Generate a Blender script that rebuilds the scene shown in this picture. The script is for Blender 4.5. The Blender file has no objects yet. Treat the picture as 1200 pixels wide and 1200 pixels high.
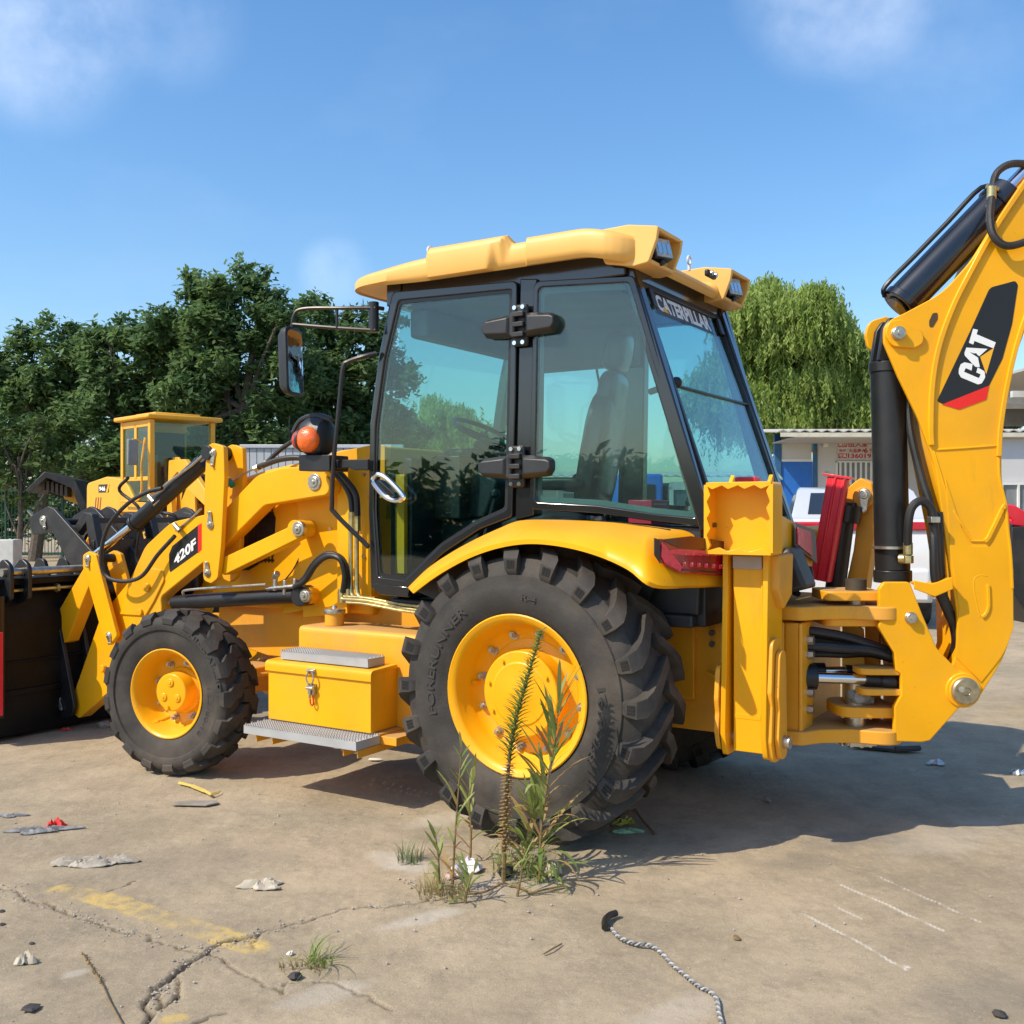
import bpy, bmesh, math, random
import numpy as np
from mathutils import Vector, Matrix, Quaternion
R = math.radians
random.seed(7); rng = np.random.default_rng(7)
SC = bpy.context.scene
COL = SC.collection

# ------------------------------------------------------------------ camera, sky, sun, exposure
FP, CH = 1200.0, 1.54                       # focal length in photo pixels, eye height
cam = bpy.data.cameras.new('camera'); cam.sensor_width = 36; cam.lens = 36; cam.clip_end = 2000; cam.clip_start = .05
camo = bpy.data.objects.new('camera', cam); COL.objects.link(camo)
camo.location = (0, 0, CH); camo.rotation_euler = (R(90), 0, 0); SC.camera = camo
SUN = Vector((-.880, -.475, 1.05)).normalized()
SC.view_settings.view_transform = 'Standard'; SC.view_settings.look = 'None'
SC.view_settings.exposure = 0.34; SC.view_settings.gamma = 1
SC.view_settings.use_curve_mapping = False
SC.cycles.transparent_max_bounces = 32
W = bpy.data.worlds.new('World'); SC.world = W; W.use_nodes = True
wt = W.node_tree; wt.nodes.clear()
def wn(t, **k):
    n = wt.nodes.new(t)
    for a, v in k.items(): setattr(n, a, v)
    return n
sky = wn('ShaderNodeTexSky', sky_type='NISHITA', sun_disc=False)
sky.sun_elevation = math.asin(SUN.z); sky.sun_rotation = math.atan2(SUN.x, SUN.y)
sky.air_density = 1.25; sky.dust_density = 1.1; sky.ozone_density = 5.0; sky.altitude = 0
bg = wn('ShaderNodeBackground'); bg.inputs[1].default_value = .125
wo = wn('ShaderNodeOutputWorld')
# thin cloud wisps: procedural on the sky direction
tc = wn('ShaderNodeTexCoord'); mp = wn('ShaderNodeMapping'); mp.inputs['Scale'].default_value = (2.1, 2.1, 5.0)
mp.inputs['Location'].default_value = (.37, .1, .55)
no = wn('ShaderNodeTexNoise'); no.inputs['Scale'].default_value = 1.6; no.inputs['Detail'].default_value = 7; no.inputs['Roughness'].default_value = .55
cr = wn('ShaderNodeValToRGB'); cr.color_ramp.elements[0].position = .55; cr.color_ramp.elements[1].position = .82
cr.color_ramp.elements[1].color = (.5, .5, .5, 1)
def dirmask(px, py, rad):
    d = Vector(((px-600)/FP, 1, -(py-600)/FP)).normalized()
    dp = wn('ShaderNodeVectorMath', operation='DOT_PRODUCT'); nrm = wn('ShaderNodeVectorMath', operation='NORMALIZE')
    wt.links.new(tc.outputs['Generated'], nrm.inputs[0]); wt.links.new(nrm.outputs[0], dp.inputs[0]); dp.inputs[1].default_value = d
    mr = wn('ShaderNodeMapRange'); mr.interpolation_type = 'SMOOTHSTEP'
    mr.inputs['From Min'].default_value = math.cos(rad); mr.inputs['From Max'].default_value = 1
    wt.links.new(dp.outputs['Value'], mr.inputs['Value']); return mr.outputs[0]
n2 = wn('ShaderNodeTexNoise'); n2.inputs['Scale'].default_value = 11; n2.inputs['Detail'].default_value = 9; n2.inputs['Roughness'].default_value = .58
wt.links.new(tc.outputs['Generated'], n2.inputs['Vector'])
c2 = wn('ShaderNodeValToRGB'); c2.color_ramp.elements[0].position = .28; c2.color_ramp.elements[1].position = .72
wt.links.new(n2.outputs['Fac'], c2.inputs[0])
wt.links.new(tc.outputs['Generated'], mp.inputs[0]); wt.links.new(mp.outputs[0], no.inputs['Vector']); wt.links.new(no.outputs['Fac'], cr.inputs[0])
acc = None
for (px, py, rad, s) in ((35, 20, .10, .38), (985, -40, .10, .36), (392, 320, .04, .22), (200, 15, .07, .15), (1100, 20, .10, .10)):
    m = dirmask(px, py, rad); mu = wn('ShaderNodeMath', operation='MULTIPLY'); wt.links.new(m, mu.inputs[0]); mu.inputs[1].default_value = s
    if acc is None: acc = mu.outputs[0]
    else:
        ad = wn('ShaderNodeMath', operation='ADD'); wt.links.new(acc, ad.inputs[0]); wt.links.new(mu.outputs[0], ad.inputs[1]); acc = ad.outputs[0]
mm = wn('ShaderNodeMath', operation='MULTIPLY'); wt.links.new(acc, mm.inputs[0]); wt.links.new(c2.outputs[0], mm.inputs[1])
a3 = wn('ShaderNodeMath', operation='MULTIPLY'); wt.links.new(cr.outputs[0], a3.inputs[0]); a3.inputs[1].default_value = .10
a4 = wn('ShaderNodeMath', operation='ADD'); wt.links.new(mm.outputs[0], a4.inputs[0]); wt.links.new(a3.outputs[0], a4.inputs[1]); a4.use_clamp = True
mx = wn('ShaderNodeMix', data_type='RGBA'); wt.links.new(a4.outputs[0], mx.inputs['Factor']); hsv = wn('ShaderNodeHueSaturation'); hsv.inputs['Saturation'].default_value = 1.17; hsv.inputs['Value'].default_value = 1.27; wt.links.new(sky.outputs[0], hsv.inputs['Color']); wt.links.new(hsv.outputs[0], mx.inputs[6])
mx.inputs[7].default_value = (8.6, 9.2, 10.2, 1)
wt.links.new(mx.outputs[2], bg.inputs[0]); wt.links.new(bg.outputs[0], wo.inputs[0])
sl = bpy.data.lights.new('sun', 'SUN'); sl.energy = 4.05; sl.angle = R(.53); sl.color = (1, .88, .70)
so = bpy.data.objects.new('sun', sl); COL.objects.link(so); so.rotation_euler = SUN.to_track_quat('Z', 'Y').to_euler(); so.location = (-10, -6, 14)

# ------------------------------------------------------------------ frames: places measured off the photograph
class Frame:
    """a local frame standing on the ground: origin, heading of +x; S() gives where a sight line meets the plane y=c of the frame"""
    def __init__(s, x, y, deg):
        s.o = (x, y); s.a = R(deg); s.X = (math.cos(s.a), math.sin(s.a)); s.Y = (-math.sin(s.a), math.cos(s.a))
        s.M = Matrix.Translation((x, y, 0)) @ Matrix.Rotation(s.a, 4, 'Z')
    def S(s, px, py, y):
        r = (px-600)/FP; bx = s.o[0]+y*s.Y[0]; by = s.o[1]+y*s.Y[1]
        x = (r*by-bx)/(s.X[0]-r*s.X[1]); D = by+x*s.X[1]
        return (x, CH-(py-600)*D/FP)
    def P(s, px, py, y):
        x, z = s.S(px, py, y); return Vector((x, y, z))
    def Q(s, px, py, x):                                   # plane x = c
        r = (px-600)/FP; bx = s.o[0]+x*s.X[0]; by = s.o[1]+x*s.X[1]
        y = (r*by-bx)/(s.Y[0]-r*s.Y[1]); D = by+y*s.Y[1]
        return Vector((x, y, CH-(py-600)*D/FP))
def G(px, py, z=0):
    d = (CH-z)*FP/(py-600); return Vector(((px-600)/FP*d, d, z))
F = Frame(.596, 5.683, 148)        # the backhoe loader
FB = Frame(1.673, 5.01, 178)       # its slewed boom
FW = Frame(0, 0, 0)

# ------------------------------------------------------------------ materials
MATS = {}
def mat(name, col, rough=.5, metal=0, var=.12, vs=6, bump=.0, bs=60, coat=0, dirt=None, dirts=3.0, dirtamt=.3, spec=.5, dusttop=0, specks=0):
    if name in MATS: return MATS[name]
    m = bpy.data.materials.new(name); m.use_nodes = True; t = m.node_tree; N = t.nodes; L = t.links
    b = N['Principled BSDF']; b.inputs['Roughness'].default_value = rough; b.inputs['Metallic'].default_value = metal
    b.inputs['Specular IOR Level'].default_value = spec; b.inputs['Coat Weight'].default_value = coat; b.inputs['Coat Roughness'].default_value = .12
    tc = N.new('ShaderNodeTexCoord'); src = tc.outputs['Object']
    n = N.new('ShaderNodeTexNoise'); n.inputs['Scale'].default_value = vs; n.inputs['Detail'].default_value = 5; L.new(src, n.inputs['Vector'])
    r = N.new('ShaderNodeMapRange'); r.inputs['From Min'].default_value = .3; r.inputs['From Max'].default_value = .7
    r.inputs['To Min'].default_value = 1-var; r.inputs['To Max'].default_value = 1+var; L.new(n.outputs['Fac'], r.inputs['Value'])
    h = N.new('ShaderNodeHueSaturation'); h.inputs['Color'].default_value = (*col, 1); L.new(r.outputs[0], h.inputs['Value'])
    out = h.outputs[0]
    if dirt:
        d = N.new('ShaderNodeTexNoise'); d.inputs['Scale'].default_value = dirts; d.inputs['Detail'].default_value = 9; d.inputs['Roughness'].default_value = .65; L.new(src, d.inputs['Vector'])
        dr = N.new('ShaderNodeMapRange'); dr.inputs['From Min'].default_value = .46; dr.inputs['From Max'].default_value = .75; dr.inputs['To Max'].default_value = dirtamt
        L.new(d.outputs['Fac'], dr.inputs['Value']); fac = dr.outputs[0]
        if dusttop:                                        # dust settles on level faces
            g = N.new('ShaderNodeNewGeometry'); sx = N.new('ShaderNodeSeparateXYZ'); L.new(g.outputs['Normal'], sx.inputs[0])
            q = N.new('ShaderNodeMapRange'); q.inputs['From Min'].default_value = .7; q.inputs['To Max'].default_value = dusttop; L.new(sx.outputs['Z'], q.inputs['Value'])
            ad = N.new('ShaderNodeMath'); ad.operation = 'ADD'; ad.use_clamp = True; L.new(fac, ad.inputs[0]); L.new(q.outputs[0], ad.inputs[1]); fac = ad.outputs[0]
        x = N.new('ShaderNodeMix'); x.data_type = 'RGBA'; L.new(fac, x.inputs['Factor']); L.new(out, x.inputs[6]); x.inputs[7].default_value = (*dirt, 1)
        out = x.outputs[2]
        rr = N.new('ShaderNodeMapRange'); rr.inputs['To Min'].default_value = rough; rr.inputs['To Max'].default_value = min(1, rough+.45); L.new(fac, rr.inputs['Value']); L.new(rr.outputs[0], b.inputs['Roughness'])
    if specks:                                             # chips, grease spots and runs
        for sc_, lo, hi, amt, vec in ((38, .66, .72, .55, (1, 1, 1)), (7, .60, .74, .30, (1, 1, .22))):
            mpp = N.new('ShaderNodeMapping'); mpp.inputs['Scale'].default_value = vec; L.new(src, mpp.inputs[0])
            k = N.new('ShaderNodeTexNoise'); k.inputs['Scale'].default_value = sc_; k.inputs['Detail'].default_value = 6; k.inputs['Roughness'].default_value = .7; L.new(mpp.outputs[0], k.inputs['Vector'])
            kr = N.new('ShaderNodeMapRange'); kr.inputs['From Min'].default_value = lo; kr.inputs['From Max'].default_value = hi; kr.inputs['To Max'].default_value = amt*specks; L.new(k.outputs['Fac'], kr.inputs['Value'])
            kx = N.new('ShaderNodeMix'); kx.data_type = 'RGBA'; L.new(kr.outputs[0], kx.inputs['Factor']); L.new(out, kx.inputs[6]); kx.inputs[7].default_value = (.20, .11, .035, 1); out = kx.outputs[2]
    L.new(out, b.inputs['Base Color'])
    if bump:
        v = N.new('ShaderNodeTexNoise'); v.inputs['Scale'].default_value = bs; v.inputs['Detail'].default_value = 4; L.new(src, v.inputs['Vector'])
        u = N.new('ShaderNodeBump'); u.inputs['Strength'].default_value = bump; u.inputs['Distance'].default_value = .01; L.new(v.outputs['Fac'], u.inputs['Height']); L.new(u.outputs[0], b.inputs['Normal'])
    MATS[name] = m; return m
def glassmat(name, tint, refl=1.0, ior=1.5, film=0.0, filmcol=(.5, .6, .6)):
    m = bpy.data.materials.new(name); m.use_nodes = True; t = m.node_tree; N = t.nodes; L = t.links; N.clear()
    o = N.new('ShaderNodeOutputMaterial'); tr = N.new('ShaderNodeBsdfTransparent'); tr.inputs[0].default_value = (*tint, 1)
    gl = N.new('ShaderNodeBsdfGlossy'); gl.inputs['Roughness'].default_value = .01; gl.inputs[0].default_value = (refl, refl, refl, 1)
    ge = N.new('ShaderNodeNewGeometry'); dt = N.new('ShaderNodeVectorMath'); dt.operation = 'DOT_PRODUCT'; L.new(ge.outputs['Incoming'], dt.inputs[0]); L.new(ge.outputs['Normal'], dt.inputs[1])
    def mth(op, a, b_=None):
        q = N.new('ShaderNodeMath'); q.operation = op
        for i_, v in enumerate((a, b_)):
            if v is None: continue
            if isinstance(v, (int, float)): q.inputs[i_].default_value = v
            else: L.new(v, q.inputs[i_])
        return q.outputs[0]
    fres = mth('ADD', mth('MULTIPLY', mth('POWER', mth('SUBTRACT', 1.0, mth('ABSOLUTE', dt.outputs['Value'])), 5.0), .95), .045)
    tc = N.new('ShaderNodeTexCoord'); n = N.new('ShaderNodeTexNoise'); n.inputs['Scale'].default_value = 1.6; L.new(tc.outputs['Object'], n.inputs['Vector'])
    bu = N.new('ShaderNodeBump'); bu.inputs['Strength'].default_value = .12; bu.inputs['Distance'].default_value = .02; L.new(n.outputs['Fac'], bu.inputs['Height']); L.new(bu.outputs[0], gl.inputs['Normal'])
    mx = N.new('ShaderNodeMixShader'); L.new(fres, mx.inputs[0]); L.new(tr.outputs[0], mx.inputs[1]); L.new(gl.outputs[0], mx.inputs[2])
    last = mx.outputs[0]
    if film:
        df = N.new('ShaderNodeBsdfDiffuse'); df.inputs[0].default_value = (*filmcol, 1)
        n3 = N.new('ShaderNodeTexNoise'); n3.inputs['Scale'].default_value = 2.2; n3.inputs['Detail'].default_value = 6; L.new(tc.outputs['Object'], n3.inputs['Vector'])
        r3 = N.new('ShaderNodeMapRange'); r3.inputs['From Min'].default_value = .3; r3.inputs['From Max'].default_value = .8; r3.inputs['To Min'].default_value = film*.5; r3.inputs['To Max'].default_value = film*1.6; L.new(n3.outputs['Fac'], r3.inputs['Value'])
        m2 = N.new('ShaderNodeMixShader'); L.new(r3.outputs[0], m2.inputs[0]); L.new(last, m2.inputs[1]); L.new(df.outputs[0], m2.inputs[2]); last = m2.outputs[0]
    L.new(last, o.inputs[0]); return m
DUST = (.36, .25, .12)
YEL = mat('yellow_paint', (.86, .40, .004), .38, var=.09, vs=2.5, bump=.07, bs=11, coat=.10, dirt=DUST, dirts=2.2, dirtamt=.15, dusttop=.10, spec=.28, specks=.7)
YED = mat('dusty_yellow_paint', (.84, .365, .012), .46, var=.08, vs=3, bump=.08, bs=14, dirt=DUST, dirts=2.6, dirtamt=.38, dusttop=.6, specks=1)
FRP = mat('faded_yellow_roof', (.80, .45, .11), .42, var=.05, vs=3, bump=.06, bs=18, dirt=(.55, .38, .15), dirtamt=.25)
BLK = mat('black_paint', (.012, .012, .013), .38, var=.2, vs=8, bump=.03, bs=30, dirt=(.10, .08, .06), dirtamt=.15)
BLG = mat('gloss_black', (.010, .011, .013), .16, var=.1, coat=.5)
CAST = mat('dusty_black_steel', (.022, .021, .021), .45, var=.3, vs=10, bump=.12, bs=45, dirt=(.14, .11, .08), dirtamt=.35)
RUB = mat('tyre_rubber', (.042, .038, .034), .72, var=.25, vs=7, bump=.15, bs=70, dirt=(.17, .135, .10), dirts=3.2, dirtamt=.5, spec=.35)
RUD = mat('slot_shade_rubber', (.008, .008, .008), .8)  # near-black colour that stands for shade inside the tread grooves
HOS = mat('rubber_hose', (.014, .014, .014), .48, var=.2, bump=.15, bs=120, dirt=(.12, .10, .08), dirtamt=.2)
CHR = mat('chrome', (.78, .78, .78), .12, 1, var=.05)
STE = mat('zinc_steel', (.52, .49, .42), .32, .9, var=.2, vs=30, bump=.08, bs=90, dirt=(.3, .22, .12), dirtamt=.3)
BRS = mat('yellow_zinc', (.55, .46, .22), .35, .85, var=.25, vs=30)
GAL = mat('grey_step_paint', (.42, .43, .43), .5, .1, var=.15, vs=12, bump=.1, dirt=(.22, .17, .12), dirts=6, dirtamt=.6)
BUK = mat('bucket_black', (.006, .006, .007), .42, var=.3, vs=6, bump=.1, bs=20, dirt=(.03, .028, .026), dirts=3, dirtamt=.25, spec=.2)
PLA = mat('dark_plastic', (.022, .023, .025), .42, var=.15, vs=14, bump=.12, bs=160)
REDP = mat('red_paint', (.82, .02, .04), .34, var=.08, coat=.3, dirt=DUST, dirtamt=.1)
WHT = mat('white_paint', (.78, .78, .76), .5, var=.05)
DEB = mat('decal_black', (.014, .013, .013), .35, var=.05)
DEW = mat('decal_white', (.82, .82, .80), .4, var=.02)
DER = mat('decal_red', (.78, .018, .010), .35, var=.03)
DEY = mat('decal_yellow', (.85, .42, .02), .4, var=.02)
GLS = glassmat('tinted_glass', (.70, .87, .85), 1.0, 1.52, .0)
GLQ = glassmat('hazy_quarter_glass', (.72, .87, .86), 1.0, 1.55, .022, (.45, .60, .60))

# ------------------------------------------------------------------ mesh builder
def rnd(poly, r=.0, n=5):
    """round the corners of a closed polygon [(a,b[,r])]"""
    out = []; k = len(poly)
    for i in range(k):
        p = Vector(poly[i][:2]); a = Vector(poly[i-1][:2]); b = Vector(poly[(i+1) % k][:2])
        rr = poly[i][2] if len(poly[i]) > 2 else r
        u = a-p; v = b-p
        if rr <= 0 or u.length < 1e-6 or v.length < 1e-6: out.append((p.x, p.y)); continue
        ang = u.angle(v); 
        if ang > 3.05: out.append((p.x, p.y)); continue
        d = min(rr/math.tan(ang/2), u.length*.49, v.length*.49)
        s = p+u.normalized()*d; e = p+v.normalized()*d
        for j in range(n+1):
            t = j/n; q = s*(1-t)**2+p*2*t*(1-t)+e*t*t; out.append((q.x, q.y))
    return out
def smooth_path(pts, n=6):
    P = [Vector(p) for p in pts]
    if len(P) < 3: return P
    Q = [P[0]*2-P[1]]+P+[P[-1]*2-P[-2]]; out = []
    for i in range(1, len(Q)-2):
        for j in range(n):
            t = j/n; a, b, c, d = Q[i-1], Q[i], Q[i+1], Q[i+2]
            out.append(.5*((2*b)+(c-a)*t+(2*a-5*b+4*c-d)*t*t+(3*b-a-3*c+d)*t**3))
    out.append(P[-1]); return out
class MB:
    def __init__(s): s.v = []; s.f = []; s.m = []; s.mi = 0
    def add(s, v, f, M=None):
        o = len(s.v)
        s.v += [tuple(M @ Vector(p)) if M is not None else tuple(p) for p in v]
        s.f += [tuple(i+o for i in q) for q in f]; s.m += [s.mi]*len(f); return s
    def box(s, x0, x1, y0, y1, z0, z1, M=None):
        v = [(x, y, z) for x in (x0, x1) for y in (y0, y1) for z in (z0, z1)]
        return s.add(v, [(0, 1, 3, 2), (4, 6, 7, 5), (0, 4, 5, 1), (2, 3, 7, 6), (0, 2, 6, 4), (1, 5, 7, 3)], M)
    def prism(s, poly, a, b, ax='y', M=None):
        """extrude polygon; ax='y': poly is (x,z) between y=a,b; 'x': (y,z); 'z': (x,y)"""
        n = len(poly)
        def mk(p, c): return (p[0], c, p[1]) if ax == 'y' else ((c, p[0], p[1]) if ax == 'x' else (p[0], p[1], c))
        v = [mk(p, a) for p in poly]+[mk(p, b) for p in poly]
        ar = sum(poly[i-1][0]*poly[i][1]-poly[i][0]*poly[i-1][1] for i in range(n))
        A = list(range(n)); B = list(range(n, 2*n))
        flip = (ar > 0) == (b > a)
        if ax == 'y': flip = not flip
        f = [tuple(A[::-1]), tuple(B)]+[(i, (i+1) % n, (i+1) % n+n, i+n) for i in range(n)]
        if not flip: f = [q[::-1] for q in f]
        return s.add(v, f, M)
    def ring(s, c, u, w, r, n):
        return [c+u*(r*math.cos(2*math.pi*i/n))+w*(r*math.sin(2*math.pi*i/n)) for i in range(n)]
    def cyl(s, p0, p1, r, n=20, r1=None, M=None):
        p0 = Vector(p0); p1 = Vector(p1); d = (p1-p0).normalized(); u = d.orthogonal().normalized(); w = d.cross(u)
        r1 = r if r1 is None else r1
        v = s.ring(p0, u, w, r, n)+s.ring(p1, u, w, r1, n)
        f = [(i, (i+1) % n, (i+1) % n+n, i+n) for i in range(n)]+[tuple(range(n))[::-1], tuple(range(n, 2*n))]
        return s.add(v, f, M)
    def tube(s, pts, r, n=8, sm=6, M=None, flat=None):
        P = smooth_path(pts, sm) if sm else [Vector(p) for p in pts]
        T = [(P[min(i+1, len(P)-1)]-P[max(i-1, 0)]).normalized() for i in range(len(P))]
        u = T[0].orthogonal().normalized(); v = []
        rr = r if hasattr(r, '__len__') else None
        for i, p in enumerate(P):
            u = (u-T[i]*u.dot(T[i])).normalized(); w = T[i].cross(u)
            ri = r if rr is None else rr[0]+(rr[1]-rr[0])*i/(len(P)-1)
            v += s.ring(p, u, w, ri, n)
        f = [(a*n+i, a*n+(i+1) % n, (a+1)*n+(i+1) % n, (a+1)*n+i) for a in range(len(P)-1) for i in range(n)]
        f += [tuple(range(n))[::-1], tuple(range((len(P)-1)*n, len(P)*n))]
        return s.add(v, f, M)
    def lathe(s, prof, c=(0, 0, 0), n=48, ax='y', closed=False):
        """prof [(axial, radius)] about an axis through c"""
        v = []
        for a, r in prof:
            for i in range(n):
                t = 2*math.pi*i/n; x, z = r*math.cos(t), r*math.sin(t)
                v.append((c[0]+x, c[1]+a, c[2]+z) if ax == 'y' else ((c[0]+a, c[1]+x, c[2]+z) if ax == 'x' else (c[0]+x, c[1]-z, c[2]+a)))
        k = len(prof)
        f = [(a*n+i, a*n+(i+1) % n, (a+1)*n+(i+1) % n, (a+1)*n+i) for a in range(k-1) for i in range(n)]
        if not closed:
            f += [tuple(range(n))[::-1], tuple(range((k-1)*n, k*n))]
        return s.add(v, f)
    def loft(s, rings, cap=True, closed=True):
        n = len(rings[0]); v = [p for r in rings for p in r]; k = len(rings); e = n if closed else n-1
        f = [(a*n+i, a*n+(i+1) % n, (a+1)*n+(i+1) % n, (a+1)*n+i) for a in range(k-1) for i in range(e)]
        if cap and closed: f += [tuple(range(n))[::-1], tuple(range((k-1)*n, k*n))]
        return s.add(v, f)
    def ball(s, c, r, n=16, sq=(1, 1, 1)):
        v = []; f = []; h = n//2
        for a in range(h+1):
            t = math.pi*a/h
            for i in range(n):
                q = 2*math.pi*i/n; v.append((c[0]+r*sq[0]*math.sin(t)*math.cos(q), c[1]+r*sq[1]*math.sin(t)*math.sin(q), c[2]+r*sq[2]*math.cos(t)))
        f = [(a*n+i, (a+1)*n+i, (a+1)*n+(i+1) % n, a*n+(i+1) % n) for a in range(h) for i in range(n)]
        return s.add(v, f)
    def mesh(s, name, mats, sharp=32):
        me = bpy.data.meshes.new(name); me.from_pydata(s.v, [], s.f)
        for m in (mats if isinstance(mats, (list, tuple)) else [mats]): me.materials.append(m)
        me.polygons.foreach_set('material_index', s.m)
        bm = bmesh.new(); bm.from_mesh(me); bmesh.ops.remove_doubles(bm, verts=bm.verts, dist=1e-5); bmesh.ops.recalc_face_normals(bm, faces=bm.faces); bm.to_mesh(me); bm.free()
        if sharp:
            me.polygons.foreach_set('use_smooth', [True]*len(me.polygons)); me.set_sharp_from_angle(angle=R(sharp))
        me.update(); return me
def place(o, parent, frame=None):
    COL.objects.link(o)
    if parent is not None: o.parent = parent
    if frame is not None and parent is not None:
        wm = parent.get('_w'); base = FR[parent.name]
        o.matrix_local = base.inverted() @ frame
        FR[o.name] = frame.copy()
    elif parent is not None: FR[o.name] = FR.get(parent.name, Matrix()) @ o.matrix_local
    else: FR[o.name] = o.matrix_local.copy()
FR = {}
SMALL = {'tread_slot_shade', 'step_teeth', 'grille_mesh', 'hub_bolt', 'tower_bolt', 'column_bolt', 'hinge_bolt', 'spiral_wrap', 'sidewall_lettering', 'tower_tread', 'bearing_ring', 'lamp_reflector', 'hose_fitting', 'line_clip', 'cover_print', 'hub_plug', 'bucket_tooth', 'camera_lens', 'wall_mark'}
def part(name, mb, m, parent=None, bevel=0, frame=None, loc=None, rotz=None, seg=2, sharp=32, label=None):
    me = mb.mesh(name, m, sharp) if isinstance(mb, MB) else mb
    o = bpy.data.objects.new(name, me)
    if loc is not None: o.location = loc
    if rotz is not None: o.rotation_euler = (0, 0, rotz)
    o_loc = o.matrix_basis.copy()
    place(o, parent, frame.M if isinstance(frame, Frame) else frame)
    if bevel:
        b = o.modifiers.new('bevel', 'BEVEL'); b.width = bevel; b.segments = seg; b.limit_method = 'ANGLE'; b.angle_limit = R(35); b.harden_normals = False
    if label: o['label'] = label
    if name in SMALL: o['kind'] = 'stuff'
    return o
def tag(o, label=None, cat=None, group=None, kind=None):
    if label: o['label'] = label
    if cat: o['category'] = cat
    if group: o['group'] = group
    if kind: o['kind'] = kind
    return o
def thing(name, frame, label, cat, group=None):
    o = bpy.data.objects.new(name, None); o.empty_display_size = .3; COL.objects.link(o)
    o.matrix_world = frame.M if isinstance(frame, Frame) else frame
    FR[o.name] = (frame.M if isinstance(frame, Frame) else frame).copy()
    return tag(o, label, cat, group)
def cp(o, parent, loc=None, rot=None):
    c = o.copy(); COL.objects.link(c); c.parent = parent
    if loc is not None: c.location = loc
    if rot is not None: c.rotation_euler = rot
    FR[c.name] = FR.get(parent.name, Matrix()) @ c.matrix_basis if parent else c.matrix_basis.copy()
    for ch in o.children: cp(ch, c)
    return c
def textmesh(txt, bold=.0, ext=.0):
    cu = bpy.data.curves.new('t', 'FONT'); cu.body = txt; cu.size = 1; cu.offset = bold; cu.extrude = ext; cu.resolution_u = 3
    o = bpy.data.objects.new('t', cu); COL.objects.link(o); dg = bpy.context.evaluated_depsgraph_get(); dg.update()
    me = bpy.data.meshes.new_from_object(o.evaluated_get(dg)); bpy.data.objects.remove(o)
    n = len(me.vertices); a = np.empty(n*3); me.vertices.foreach_get('co', a); a = a.reshape(-1, 3)
    a[:, 0] -= a[:, 0].min(); a[:, 1] -= a[:, 1].min(); w, h = a[:, 0].max(), a[:, 1].max()
    a[:, 0] /= w; a[:, 1] /= h
    return me, a, w/h
def textpart(name, txt, m, parent, o, u, v, up=0, bold=.02, frame=None, bend=None):
    """flat print: o lower-left corner, u baseline vector (whole width), v height vector"""
    me, a, asp = textmesh(txt, bold)
    me.name = name; me.materials.clear(); me.materials.append(m)
    o = np.array(o); u = np.array(u); v = np.array(v); nn = np.cross(u, v); nn = nn/np.linalg.norm(nn)
    if bend is None: c = o+a[:, :1]*u+a[:, 1:2]*v+nn*up
    else: c = bend(a)
    me.vertices.foreach_set('co', c.astype(np.float32).ravel()); me.update()
    return part(name, me, m, parent, frame=frame)
# ================================================================== THE BACKHOE LOADER
BH = thing('backhoe_loader', F, 'big yellow backhoe loader in the middle of the yard, its rear arm folded up', 'backhoe loader')
S = F.S; P = F.P; Q = F.Q
def pl(pts, y, fr=F):
    return [fr.S(p[0], p[1], y)+((p[2],) if len(p) > 2 else ()) for p in pts]
def plate(name, pts, y, th, m, bevel=.004, r=0, parent=BH, fr=F, frame=None, n=5):
    """a steel plate: outline measured in the plane y, thickness th going inwards"""
    return part(name, MB().prism(rnd(pl(pts, y, fr), r, n), y, y-th), m, parent, bevel, frame=frame if frame else (fr if fr is not F else None))
def pin(parent, px, py, y, r=.028, ln=.03, fr=F, teardrop=None, m=None, washer=1.45, frame=None, name='pin'):
    """pin end with washer ring, bolt head and, if asked, its keeper plate"""
    c = fr.P(px, py, y); b = MB()
    b.lathe([(-.02, r*washer), (.006, r*washer), (.010, r*washer-.004), (.010, r), (ln, r), (ln+.004, r*.85)], c, 28)
    if teardrop:
        d = Vector(teardrop); L = d.length; d.normalize(); t = MB(); pts = []
        for i in range(13):
            a = math.pi/2+math.pi*i/12; pts.append((math.cos(a)*r*1.1, math.sin(a)*r*1.1))
        for i in range(13):
            a = -math.pi/2+math.pi*i/12; pts.append((L+math.cos(a)*r*.55, math.sin(a)*r*.55))
        pts = [(c.x+d.x*a-d.y*q, c.z+d.y*a+d.x*q) for a, q in pts]
        b.prism(pts, c.y+.004, c.y+.012)
        e = (c.x+d.x*L, c.z+d.y*L); b.cyl((e[0], c.y+.01, e[1]), (e[0], c.y+.022, e[1]), .010, 6)
    b.cyl((c.x, c.y+ln, c.z), (c.x, c.y+ln+.012, c.z), r*.42, 6)
    return part(name, b, m or STE, parent, .0015, frame=frame)
def hose(name, pts, r, m=None, parent=BH, fr=F, sm=7, n=10):
    return part(name, MB().tube([fr.P(*p) for p in pts], r, n, sm), m or HOS, parent, frame=None if fr is F else fr)

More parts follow.
